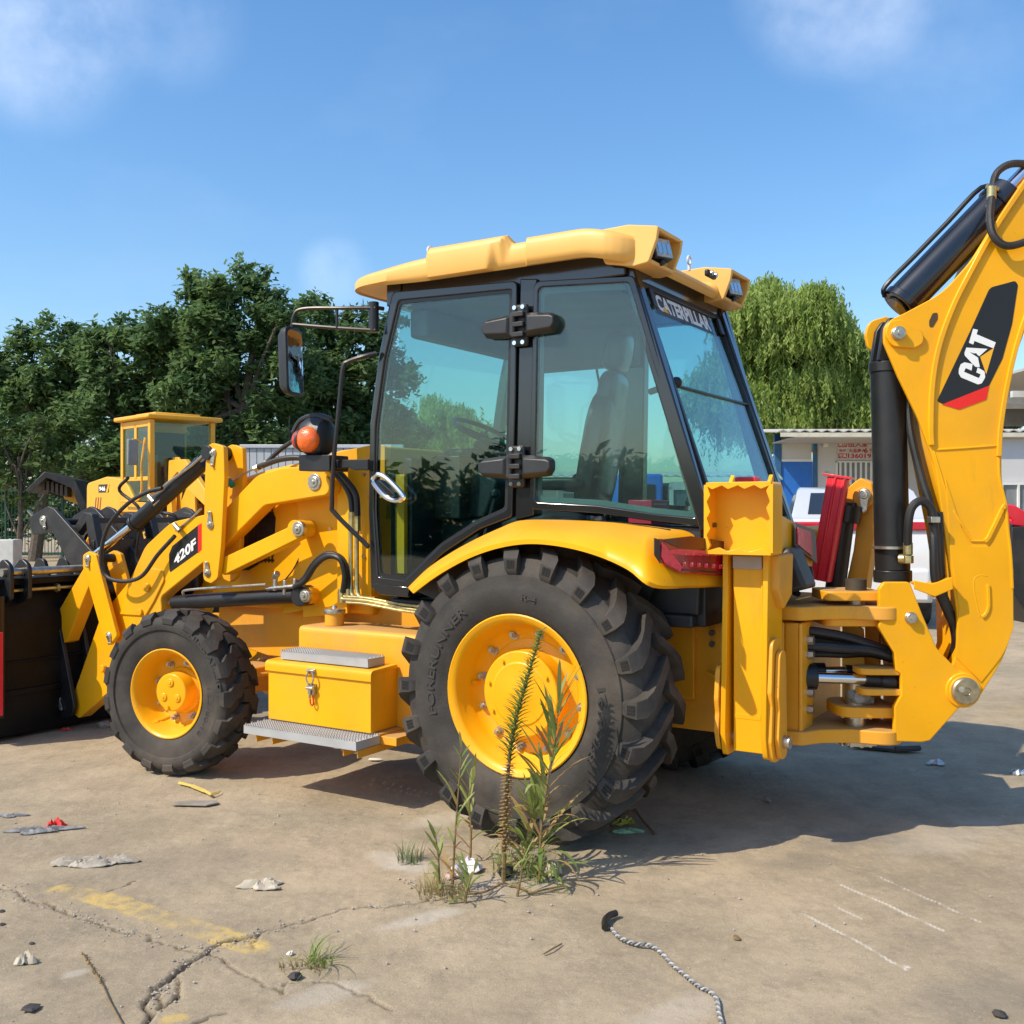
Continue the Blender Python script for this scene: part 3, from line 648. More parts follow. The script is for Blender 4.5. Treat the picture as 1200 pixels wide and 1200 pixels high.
# CATERPILLAR sticker across the top of the rear glass
b = MB(); rq(b, .030, .125, .50, -.26, .018, .0186); ST = part('window_sticker', b, mat('dark_sticker', (.02, .024, .035), .4), RG)
o = rearpt(.112, .48, .0200); u = rearpt(.112, -.24, .0200)-o; v = rearpt(.040, .48, .0200)-o
textpart('sticker_text', 'CATERPILLAR', DEW, ST, o, u, v, bold=.045)
tri = MB(); r_ = [o+u*.075+v*.0, o+u*.175+v*.0, o+u*.125+v*.45]; tri.loft([[p+Vector((-.0012, 0, .0004)) for p in r_], [p+Vector((-.0018, 0, .0006)) for p in r_]]); part('sticker_triangle', tri, DEY, ST)
for y in (.56, -.36):
    b = MB(); rq(b, .03, .11, y, y-.05, .018, .035); part('window_clip', b, BLK, RG, .004)
b = MB(); c = rearpt(.43, .57, .02); b.ball(c, .028, 12).cyl(c, c+Vector((.16, -.05, -.03)), .016, 10)
part('window_latch', b, BLK, RG)
# front windscreen, right side glass
fx = lambda z: 1.0+(2.73-z)*.095
b = MB(); b.loft([[(fx(2.7)+.0, YS-.09, 2.70), (fx(2.7), YR+.07, 2.70), (fx(1.5), YR+.07, 1.5), (fx(1.5), YS-.09, 1.5)], [(fx(2.7)+.006, YS-.09, 2.70), (fx(2.7)+.006, YR+.07, 2.70), (fx(1.5)+.006, YR+.07, 1.5), (fx(1.5)+.006, YS-.09, 1.5)]])
part('windscreen', b, GLS, BH)
part('right_door_glass', MB().prism(ri, YR+.03, YR+.035), GLS, BH)
part('right_rear_glass', MB().prism(qi, YR+.03, YR+.035), GLS, BH)
b = MB(); ringprism(ro, ri, YR+.05, YR+.01, b); ringprism(qo, qi, YR+.05, YR+.01, b)
part('right_window_frame', b, BLG, BH)
part('wiper', MB().tube([(.42, YR+.06, 2.50), (.36, YR+.06, 2.2), (.27, YR+.06, 2.12)], .008, 6, 0).tube([(.34, YR+.06, 2.5), (.27, YR+.06, 2.12)], .006, 6, 0), BLK, BH)
# floor, firewall, console, seat, wheel
b = MB().box(-.7, 1.08, YR+.05, YS-.08, 1.00, 1.06).box(1.04, 1.10, YR+.03, YS-.1, 1.05, 1.62).box(-.76, .1, YR+.03, YR+.12, 1.05, 1.50).box(-.74, -.6, YR+.05, YS-.15, 1.0, 1.44).box(.1, 1.05, YR+.03, YR+.07, 1.05, 1.52).box(.98, 1.04, YR+.08, YS-.14, 1.06, 1.84).box(.80, .98, -.35, .40, 1.5, 1.86)
b.prism([(.02, 1.06), (-.72, 1.06), (-.74, 1.47), (-.1, 1.50), (.1, 1.43), (.35, 1.25), (.5, 1.06)], YS-.10, YS-.20)
part('cab_floor', b, PLA, BH, .01)
part('headliner', MB().box(-.36, 1.0, YR+.06, YS-.1, 2.66, 2.72).box(.1, .98, YR+.06, YR+.16, 2.42, 2.66).box(.86, .98, YR+.06, YS-.12, 2.5, 2.66), mat('grey_headliner', (.14, .16, .17), .8), BH, .02)
b = MB().box(.72, 1.03, -.12, .33, 1.06, 1.50); b.loft([[(.70, .30, 1.5), (.70, -.08, 1.5), (.62, -.06, 1.72), (.62, .28, 1.72)], [(.98, .30, 1.5), (.98, -.08, 1.5), (.80, -.06, 1.80), (.80, .28, 1.80)]])
CO = part('steering_console', b, PLA, BH, .02)
c = P(568, 508, .10); ax = Vector((-.45, 0, .89)).normalized(); u = ax.orthogonal().normalized(); w = ax.cross(u)
ringp = [c+u*.2*math.cos(t)+w*.2*math.sin(t) for t in np.linspace(0, 2*math.pi, 33)]
b = MB().tube(ringp, .014, 8, 0).cyl(c-ax*.16, c, .03, 12)
for k in range(3): b.cyl(c-ax*.02, c+u*.2*math.cos(k*2.1+.3)+w*.2*math.sin(k*2.1+.3), .010, 8)
part('steering_wheel', b, PLA, BH)
b = MB()
for (x, y, z0, x2, y2, z2) in ((.45, -.3, 1.1, .42, -.28, 1.72), (.35, -.34, 1.1, .30, -.36, 1.78), (.62, .45, 1.1, .55, .42, 1.62), (.2, -.3, 1.1, .2, -.25, 1.60)):
    b.tube([(x, y, z0), (x*.98, y, (z0+z2)/2), (x2, y2, z2)], .012, 8, 3).ball((x2, y2, z2+.02), .03, 10)
part('control_lever', b, PLA, BH)
c = P(578, 535, .05); part('dashboard', MB().box(c.x-.02, c.x+.22, -.14, .26, c.z-.12, c.z+.04).box(c.x-.06, c.x+.05, .0, .2, c.z-.02, c.z+.09), PLA, BH, .02)
# swivel seat wrapped in clear film
SEM = mat('film_wrapped_seat', (.03, .033, .037), .3, var=.25, vs=5, bump=.9, bs=5, coat=.4)
def pillow(mb, c, sx, sy, sz, e=.35, M=None):
    v = []; n = 20; h = 12
    for a in range(h+1):
        t = -math.pi/2+math.pi*a/h
        for i in range(n):
            q = 2*math.pi*i/n; f = lambda x: math.copysign(abs(x)**e, x)
            v.append(Vector((c[0]+sx*f(math.cos(t))*f(math.cos(q)), c[1]+sy*f(math.cos(t))*f(math.sin(q)), c[2]+sz*f(math.sin(t)))))
    mb.add(v, [(a*n+i, a*n+(i+1) % n, (a+1)*n+(i+1) % n, (a+1)*n+i) for a in range(h) for i in range(n)], M)
seatM = Matrix.Translation((.24, .12, 1.43)) @ Matrix.Rotation(R(12), 4, 'Z')
b = MB(); pillow(b, (.10, 0, .05), .27, .25, .08, .5, seatM)
ST_ = part('seat', b, SEM, BH)
b = MB(); pillow(b, (0, 0, 0), .075, .25, .36, .55, seatM @ Matrix.Translation((-.17, 0, .42)) @ Matrix.Rotation(R(-10), 4, 'Y'))
pillow(b, (0, 0, 0), .06, .19, .14, .6, seatM @ Matrix.Translation((-.235, 0, .74)) @ Matrix.Rotation(R(-10), 4, 'Y'))
part('backrest', b, SEM, ST_)
b = MB(); pillow(b, (0, 0, 0), .065, .135, .115, .55, seatM @ Matrix.Translation((-.27, 0, .99)) @ Matrix.Rotation(R(-10), 4, 'Y'))
part('headrest', b, SEM, ST_)
b = MB()
for s_ in (1, -1): pillow(b, (0, 0, 0), .15, .035, .035, .6, seatM @ Matrix.Translation((.0, .27*s_, .26)))
part('armrest', b, PLA, ST_)
part('seat_base', MB().box(.1, .5, -.07, .31, 1.06, 1.30).cyl((.30, .12, 1.30), (.30, .12, 1.42), .12, 16), PLA, ST_, .02)
# things standing behind the seat
MN = part('operator_manual', MB().box(-.43, -.30, .30, .52, 1.47, 1.60), mat('pink_red_cover', (.55, .03, .07), .4), BH, .006)
b = MB()
for i, w_ in enumerate((.16, .13, .15, .10)): b.box(-.4308, -.4302, .34, .34+w_, 1.575-.024*i, 1.583-.024*i)
part('cover_print', b, mat('pale_pink_print', (.75, .35, .40), .5), MN)
part('gear_gaiter', MB().lathe([(0, .055)]+[(.02*i, .05-.003*i+(.006 if i % 2 else 0)) for i in range(1, 9)]+[(.24, .012), (.30, .02), (.33, .006)], (-.55, .30, 1.45), 20, ax='z'), PLA, BH)
for (x, y, z, a) in ((-.64, .05, 1.53, .3), (-.22, .50, 1.55, -.2)):
    b = MB(); n = 7; vs_ = []
    for i in range(n):
        for j in range(n): vs_.append((x+(i/n-.5)*.10, y+(j/n-.5)*.14, z+.02*math.sin(i*1.7+j*2.3)+.015*math.sin(i*3.1-j)+a*(i/n-.5)*.1))
    b.add(vs_, [(i*n+j, (i+1)*n+j, (i+1)*n+j+1, i*n+j+1) for i in range(n-1) for j in range(n-1)])
    b.add([(p[0], p[1], p[2]-.004) for p in vs_], [(i*n+j, i*n+j+1, (i+1)*n+j+1, (i+1)*n+j) for i in range(n-1) for j in range(n-1)])
    part('crumpled_paper', b, mat('pale_paper', (.62, .68, .60), .7), BH)
b = MB().box(-.72, -.66, -.1, .3, 1.45, 1.62); part('rear_console', b, PLA, BH, .02)
# big hinges on the B post
for py in (382, 547):
    c = P(612 if py < 400 else 608, py, YS); s_ = 1.0
    b = MB().box(c.x-.045, c.x+.045, YS, YS+.03, c.z-.105, c.z+.105)
    HG = part('hinge', b, CAST, BH, .012)
    def hcover(d):
        x1_ = c.x+d*.03; x2_ = c.x+d*.215; pts = rnd([(x1_, c.z-.062), (x2_-d*.02, c.z-.050, .02), (x2_, c.z-.02, .02), (x2_-d*.0, c.z+.028, .025), (x2_-d*.03, c.z+.044, .02), (x1_, c.z+.058)])
        m_ = MB(); cx = sum(p[0] for p in pts)/len(pts); r0 = [(p[0], YS+.004, p[1]) for p in pts]; r1 = [(p[0], YS+.030, p[1]) for p in pts]; r2 = [(cx+(p[0]-cx)*.80, YS+.058, c.z+(p[1]-c.z)*.62) for p in pts]
        if d > 0: r0, r1, r2 = r0[::-1], r1[::-1], r2[::-1]
        m_.loft([r0, r1, r2]); return m_
    part('hinge_cover', hcover(1), PLA, HG, .004); part('hinge_cover', hcover(-1), PLA, HG, .004)
    b = MB().cyl((c.x+.028, YS+.045, c.z-.055), (c.x+.028, YS+.045, c.z+.055), .018, 16)
    for zz in (-.05, 0, .05): b.box(c.x-.04, c.x+.03, YS+.03, YS+.062, c.z+zz-.012, c.z+zz+.012)
    part('hinge_knuckle', b, CAST, HG, .003)
    b = MB()
    for sx in (-.024, .024):
        for zz in (-.088, .088): b.cyl((c.x+sx, YS+.03, c.z+zz), (c.x+sx, YS+.040, c.z+zz), .011, 14)
    part('hinge_bolt', b, CHR, HG)
# door handle: chrome ring with black grip
c = P(455, 571, YS+.01); pts = [P(x_, y_, YS+.035) for x_, y_ in ((438, 559), (444, 556), (455, 562), (472, 580), (471, 585), (462, 587), (450, 581), (438, 566))]
HD = part('door_handle', MB().tube(pts+[pts[0]], .015, 8, 6), CHR, DOOR)
part('handle_grip', MB().prism(rnd(pl([(441, 562), (448, 562), (466, 578), (467, 584), (455, 582), (444, 570)], YS), .01), YS+.03, YS-.01), BLG, HD, .008)
# small items seen through the door
part('door_reveal', MB().box(1.0, 1.06, YS-.13, YS-.10, 1.2, 1.75), YED, BH)

# ---------------------------------------------------------------- roof
def rr(cx, cy, hx, hy, r, z, n=6):
    out = []
    for (sx, sy, a0) in ((1, 1, 0), (-1, 1, 90), (-1, -1, 180), (1, -1, 270)):
        for i in range(n+1):
            a = R(a0+90*i/n); out.append((cx+sx*(hx-r)+r*math.cos(a), cy+sy*(hy-r)+r*math.sin(a), z))
    return out
def dens(ring, m=4):
    out = []
    for i in range(len(ring)):
        a = Vector(ring[i]); b_ = Vector(ring[(i+1) % len(ring)]); k = max(1, int((b_-a).length/.04))
        for j in range(k): out.append(tuple(a+(b_-a)*j/k))
    return out
def ss(a, b_, x): t = min(1, max(0, (x-a)/(b_-a))); return t*t*(3-2*t)
ROOFC = (.40, .13)
def dens2(ring):
    out = []
    for i in range(len(ring)):
        a = Vector(ring[i]); b_ = Vector(ring[(i+1) % len(ring)]); k = max(1, int((b_-a).length/.012))
        for j in range(k): out.append(tuple(a+(b_-a)*j/k))
    return out
base = dens2(rr(ROOFC[0], ROOFC[1], .90, .71, .20, 0, 8))
rings = []
for k, (sc, z) in enumerate([(.80, .035), (.90, .012), (.965, .0), (.99, .012), (1.0, .035), (1.0, .085), (.992, .105), (.972, .120), (.94, .126), (.80, .126), (.5, .130), (.3, .132)]):
    ring = []
    for (x, y, _) in base:
        dx = x-ROOFC[0]; dy = y-ROOFC[1]; yn = abs(dy)/.71
        sl = .05*max(0, z-.02)/.1                      # the raised sections end on a slant
        mid = ss(.70, .685, x)*ss(.285-sl*2.2, .31-sl*2.2, x); rear = ss(.10, .085, x)
        front = ss(.69, 1.30, x)
        raised = .038*mid+.014*rear
        side_ = ss(.80, .97, yn)
        out = (.030*mid+.016*rear)*side_ if 2 <= k <= 8 else 0
        zz = 2.752+z*(1-.30*front)+(raised*(1 if k < 9 else .7) if k >= 5 else raised*.0)-(.0 if k < 4 else .02*front)
        if k in (3, 4): zz -= .006*mid
        zz += .02*front if k < 4 else .012*front
        if x < -.2:
            q = ss(.47, .28, abs(dy)); zz -= (.075*q if k >= 5 else .0)*ss(-.2, -.40, x); zz -= .045*ss(-.2, -.5, x)*(1 if k >= 2 else .3)
        ring.append((ROOFC[0]+dx*sc, ROOFC[1]+dy*sc+math.copysign(out, dy), zz))
    rings.append(ring)
ROOF = part('cab_roof', MB().loft(rings), FRP, BH, sharp=42)
part('roof_hatch', MB().lathe([(0, .30), (.03, .29), (.05, .22), (.055, .05)], (-.10, .25, 2.905), 40, ax='z'), BLK, ROOF)
YPOD = (.62, -.36)
for yc in YPOD:
    y0 = yc-.15; y1 = yc+.15
    b = MB(); outer = [(-.30, 2.72), (-.22, 2.885), (-.42, 2.890, .02), (-.575, 2.862, .015), (-.565, 2.80, .02), (-.525, 2.700, .02), (-.45, 2.69)]
    b.prism(rnd(outer), y0, y0+.022); b.prism(rnd(outer), y1-.022, y1)
    b.prism([(-.22, 2.884), (-.42, 2.889), (-.572, 2.862), (-.566, 2.845), (-.42, 2.868), (-.22, 2.86)], y0+.0221, y1-.0221)
    b.prism([(-.31, 2.725), (-.45, 2.692), (-.527, 2.702), (-.532, 2.718), (-.45, 2.712), (-.31, 2.75)], y0+.0221, y1-.0221)
    b.prism([(-.44, 2.70), (-.46, 2.70), (-.47, 2.87), (-.44, 2.87)], y0+.0222, y1-.0222)
    PD = part('lamp_pod', b, FRP, ROOF, .005)
LNS = mat('lamp_lens', (.50, .52, .50), .15, .3, var=.3, vs=60, bump=.5, bs=140)
for yc in YPOD:
    M_ = Matrix.Translation((-.515, yc+.02, 2.782)) @ Matrix.Rotation(R(14), 4, 'Y') @ Matrix.Rotation(R(-14), 4, 'Z')
    LP = part('work_lamp', MB().box(-.03, .03, -.066, .066, -.052, .052, M_).box(-.02, .02, -.015, .015, -.075, -.05, M_), BLK, BH, .006)
    part('lamp_lens', MB().box(-.034, -.030, -.060, .060, -.046, .046, M_), LNS, LP)
    b = MB()
    for j in range(3): b.box(-.0375, -.0342, -.05+.035*j, -.024+.035*j, -.03, .02, M_)
    part('lamp_reflector', b, CHR, LP)
CBK = part('camera_bracket', MB().box(-.56, -.535, -.02, .10, 2.765, 2.80), BLK, BH, .008)
b = MB()
for y in (.01, .07): b.cyl((-.55, y, 2.783), (-.572, y, 2.783), .013, 12)
part('camera_lens', b, STE, CBK)
def eye(x, y, z):
    t = [Vector((x, y+.022*math.cos(a), z+.026+.022*math.sin(a))) for a in np.linspace(0, 2*math.pi, 21)]
    part('lifting_eye', MB().tube(t, .0055, 8, 0).cyl((x, y, z-.03), (x, y, z+.006), .009, 10), WHT, ROOF)
eye(-.30, .44, 2.905); eye(-.40, -.03, 2.865); eye(.71, .80, 2.885)

# ---------------------------------------------------------------- mirror, rail, beacon
MRX = lambda *p: F.P(*p)
b = MB().tube([P(440, 361, .80), P(400, 361, .87), P(355, 362, .93), P(344, 371, .95), P(342, 392, .95)], .010, 8, 5).tube([P(343, 380, .95), P(390, 384, .88), P(440, 387, .80)], .010, 8, 2).cyl(P(395, 362, .875), P(395, 384, .875), .008, 8)
MR = part('mirror_bracket', b, BLK, BH)
part('bracket_post', MB().cyl(P(438, 354, .79), P(438, 389, .79), .028, 14).cyl(P(438, 360, .79), P(450, 362, .74), .012, 8), BLK, MR, .003)
mc = P(343, 424, .95); MM = Matrix.Translation(mc) @ Matrix.Rotation(R(-98), 4, 'Z')
# housing opens towards the driver (backwards); glass shows as a narrow strip
MM = Matrix.Translation(mc) @ Matrix.Rotation(R(12), 4, 'Z') @ Matrix.Rotation(R(2), 4, 'Y')
b = MB(); rngs = []
for (dx, sc) in ((.055, .55), (.045, .85), (.02, 1.0), (-.012, 1.03), (-.016, .97)):
    rngs.append([M_ for M_ in [MM @ Vector((dx, p[0]*sc, p[1]*sc)) for p in rnd([(-.085, -.185), (.085, -.185), (.085, .185), (-.085, .185)], .045)]])
b.loft(rngs); MH = part('mirror', b, PLA, BH)
b = MB(); pts = rnd([(-.074, -.172), (.074, -.172), (.074, .172), (-.074, .172)], .04); b.loft([[MM @ Vector((-.0165, p[0], p[1])) for p in pts], [MM @ Vector((-.019, p[0], p[1])) for p in pts]])
part('mirror_glass', b, mat('mirror_silver', (.85, .86, .86), .03, 1, var=.02, bump=.08, bs=12), MH)
part('grab_rail', MB().tube([P(441, 414, .78), P(425, 418, .82), P(408, 424, .84), P(402, 432, .85), P(397, 480, .85), P(391, 540, .85), P(389, 590, .84), P(393, 602, .83), P(432, 641, .78)], .013, 8, 4), BLK, BH)
b = MB().prism(rnd(pl([(350, 533), (386, 533), (386, 552), (350, 552)], .86), .01), .86, .70).prism(rnd(pl([(386, 539), (431, 538), (431, 551), (415, 551), (408, 548), (386, 550)], .82), .005), .82, .80)
BK = part('lamp_bracket', b, BLK, BH, .004)
c = P(372, 512, .80)
b = MB(); b.loft([[ (c.x+dx_*1.0, c.y+w_*math.cos(t), c.z+h_*math.sin(t)+(.0)) for t in np.linspace(0, 2*math.pi, 24, endpoint=False)] for dx_, w_, h_ in ((-.09, .05, .06), (-.07, .085, .10), (-.02, .10, .118), (.04, .10, .115), (.07, .088, .10), (.075, .08, .09))])
LM = part('head_lamp', b, PLA, BH); 
b = MB(); c2_ = P(361, 515, .88); b.ball(c2_, .078, 20, (1.0, .7, .95)); part('indicator_lens', b, mat('amber_lens', (.85, .14, .01), .15, coat=.6, var=.15, vs=40, bump=.35, bs=110), LM)
b = MB(); b.ball(c2_+Vector((.080, -.01, 0)), .055, 16, (.7, .8, 1.0)); part('red_lens', b, mat('red_lens', (.5, .03, .01), .15, coat=.6), LM)
part('lens_band', MB().lathe([(0, .069), (.014, .07)], c2_+Vector((.045, -.02, 0))-Vector((0, 0, 0)), 20, ax='x'), PLA, LM)
part('lamp_peak', MB().tube([P(343, 507, .86), P(352, 493, .84), P(370, 487, .82), P(388, 492, .80)], (.012, .02), 8, 5), PLA, LM)
part('aerial', MB().cyl(P(339, 520, .78), P(339, 487, .78), .0025, 6), BLK, LM)

# ---------------------------------------------------------------- rear fenders
def fender(flip, parent=BH):
    top = [(478, 690, .755), (500, 668, .755), (525, 650, .755), (555, 633, .755), (585, 619, .755), (610, 610, .755), (650, 609, .75), (700, 611, .74), (750, 615, .71), (790, 620, .68), (825, 623, .55), (848, 626, .45)]
    mid = [(479, 691, .98), (502, 670, .98), (530, 652, .98), (560, 636, .98), (590, 624, .98), (620, 617, .98), (665, 619, .98), (710, 625, .98), (750, 634, .98), (764, 634, .94), (810, 637, .70), (848, 640, .50)]
    low = [(481, 692, 1.13), (506, 673, 1.13), (536, 655, 1.13), (566, 642, 1.13), (598, 634, 1.13), (630, 632, 1.13), (668, 637, 1.13), (706, 648, 1.13), (740, 664, 1.13), (769, 685, 1.12), (812, 686, .80), (850, 685, .55)]
    Tp = smooth_path([P(*p) for p in top], 5); Mp = smooth_path([P(*p) for p in mid], 5); Lp = smooth_path([P(*p) for p in low], 5)
    return Tp, Mp, Lp
Tp, Mp, Lp = fender(0)
b = MB(); n_ = len(Tp); rings = []
for i in range(n_):
    t, m_, l = Tp[i], Mp[i], Lp[i]
    cn = Vector((0, 0, .08)) if i > n_*.8 else Vector((0, 0, .08))
    def inn(p, k=.012):                                     # skin thickness towards the axle
        d = (Vector((0, p.y, .69))-p).normalized(); return p+d*k
    q = (t+m_)/2+Vector((0, 0, .012)); q2 = (m_+l)/2+Vector((0, .01, .012)); lip = l+(Vector((0, l.y, .69))-l).normalized()*.022
    rings.append([inn(t), t, q, m_, q2, l, lip, inn(lip+Vector((0, -.012, 0)), 0), inn(l+Vector((0, -.012, 0))), inn(q2), inn(m_), inn(q)])
b.loft(rings); FE = part('rear_fender', b, YEL, BH, sharp=55)
b2 = MB(); b2.v = [(x, .18-y, z) for x, y, z in b.v]; b2.f = b.f; b2.m = b.m
FE2 = part('rear_fender', b2, YEL, BH, sharp=55)
# inner splash panel under the fender
ip = [(p.x, p.z) for p in Tp[::5] if p.x > -.62]+[(-.60, 1.30), (-.50, 1.12), (.45, 1.0)]
part('splash_panel', MB().prism(ip, .74, .72), BLK, FE); part('splash_panel', MB().prism(ip, -.56, -.58), BLK, FE2)
# tail lamp in the fender corner
TLr = mat('red_lamp_plastic', (.34, .004, .014), .12, coat=.8, var=.35, vs=18, bump=.25, bs=60)
TLd = mat('dark_red_lamp_top', (.07, .008, .012), .25, coat=.4)
TLb = mat('bright_red_lens', (.85, .03, .08), .15, coat=.6, var=.2, vs=40, bump=.5, bs=120)
yl_ = lambda px: 1.06-(px-757)/93*.50           # the lamp runs inwards across the fender's rear face
def T(px, py, dx=0): p = P(px, py, yl_(px)); return p+Vector((-dx, dx*.35, 0))
face = [T(*p, .042) for p in ((759, 631), (765, 633), (800, 629), (850, 637), (850, 676), (786, 671), (763, 658), (759, 648))]
o_ = part('tail_lamp', MB().loft([[p+Vector((.02, -.10, 0)) for p in face], face]), TLr, BH, .005)
def q(n, pts, mm, d0=.044, dd=.004): return part(n, MB().loft([[T(*p, d0) for p in pts], [T(*p, d0+dd) for p in pts]]), mm, o_, .001)
q('lamp_bezel', [(757, 630), (764, 633), (764, 660), (757, 650)], PLA)
q('lamp_hood', [(765, 632), (785, 642), (850, 646), (850, 636), (800, 628)], TLd)
q('lens_strip', [(768, 645), (784, 643), (850, 647), (850, 651), (790, 650), (772, 648)], TLb); q('lens_strip', [(766, 636), (771, 640), (790, 664), (787, 669), (769, 659), (765, 652)], TLb)
for i in range(7):
    x_ = 792+i*8.6; q('lamp_led', [(x_, 646.5+i*.3), (x_+3, 646.7+i*.3), (x_+2, 650.5+i*.3)], CHR, .046, .004); q('lamp_led', [(x_-2, 658+i*.6), (x_+2, 658+i*.6), (x_+2, 663+i*.6), (x_-2, 663+i*.6)], TLb, .044, .004); q('lamp_led', [(x_-.8, 658+i*.6), (x_+.8, 658+i*.6), (x_+1, 661+i*.6)], CHR, .048, .003)
q('lens_strip', [(790, 666), (850, 671), (850, 673), (790, 668)], TLd)
# right tail lamp seen past the leg
b = MB().prism([(-.66, 1.36), (-.66, 1.45), (-.84, 1.46), (-1.02, 1.42), (-1.0, 1.24), (-.90, 1.19)], -.93, -.60); o_ = part('rear_fender_corner', b, YEL, FE2, .01)
A = [Q(929, 612, -.985), Q(944, 617, -.985), Q(955, 622, -.985), Q(955, 655, -.985), Q(941, 648, -.985), Q(931, 638, -.985)]
def flatq(name, pts, m, parent, th=.006, frame=None):
    """thin solid from 3D corner points"""
    P_ = [Vector(p) for p in pts]; n = (P_[1]-P_[0]).cross(P_[2]-P_[0]).normalized()
    return part(name, MB().loft([P_, [p+n*th for p in P_]]), m, parent, .001, frame=frame)
xq = -1.02
flatq('tail_lamp', [Q(*p, xq) for p in ((930, 612), (930, 640), (955, 660), (953, 622))][::-1], mat('grey_lamp_trim', (.10, .10, .10), .4), FE2, -.012)
flatq('lamp_lens', [Q(*p, xq-.014) for p in ((934, 618), (934, 638), (951, 652), (949, 623))][::-1], TLb, FE2, -.006)
b = MB(); yA = Q(918, 612, xq); yB = Q(955, 664, xq)
b.prism([(Q(*p, xq).y, Q(*p, xq).z) for p in ((919, 604), (932, 611), (955, 657), (955, 664), (919, 664))], -.90, xq+.012, ax='x')
part('fender_panel', b, YEL, FE2, .004)

# ---------------------------------------------------------------- rear frame
b = MB()
b.box(-.735, -.25, -.25, .36, .46, 1.08).box(-1.0, -.73, -.2, .20, .46, 1.06)
part('rear_frame_box', b, YED, BH, .012)
b = MB(); b.prism(rnd(pl([(776, 716, .02), (838, 708), (852, 712), (852, 716), (776, 721)], .36)), .39, .25); part('frame_flange', b, YED, BH, .004)
for x_ in (838,):
    for y_ in (741, 754):
        c = P(x_, y_, .345); part('frame_bolt', MB().cyl(c+Vector((.02, -.02, 0)), c+Vector((.0, .05, 0)), .014, 10), CAST, BH)
part('frame_gusset', MB().prism(pl([(826, 786), (846, 796), (848, 820), (838, 800)], .42), .42, .36), YEL, BH, .002)
part('leg_cylinder_hose', MB().tube([P(842, 690, .40), P(836, 700, .42), (P(834, 715, .42)), P(842, 727, .40)], .018, 8), HOS, BH)
part('frame_underbody', MB().box(-.58, -.2, -.4, .45, 1.02, 1.34).box(-.5, .45, -.5, .70, 1.0, 1.06), CAST, BH, .02)

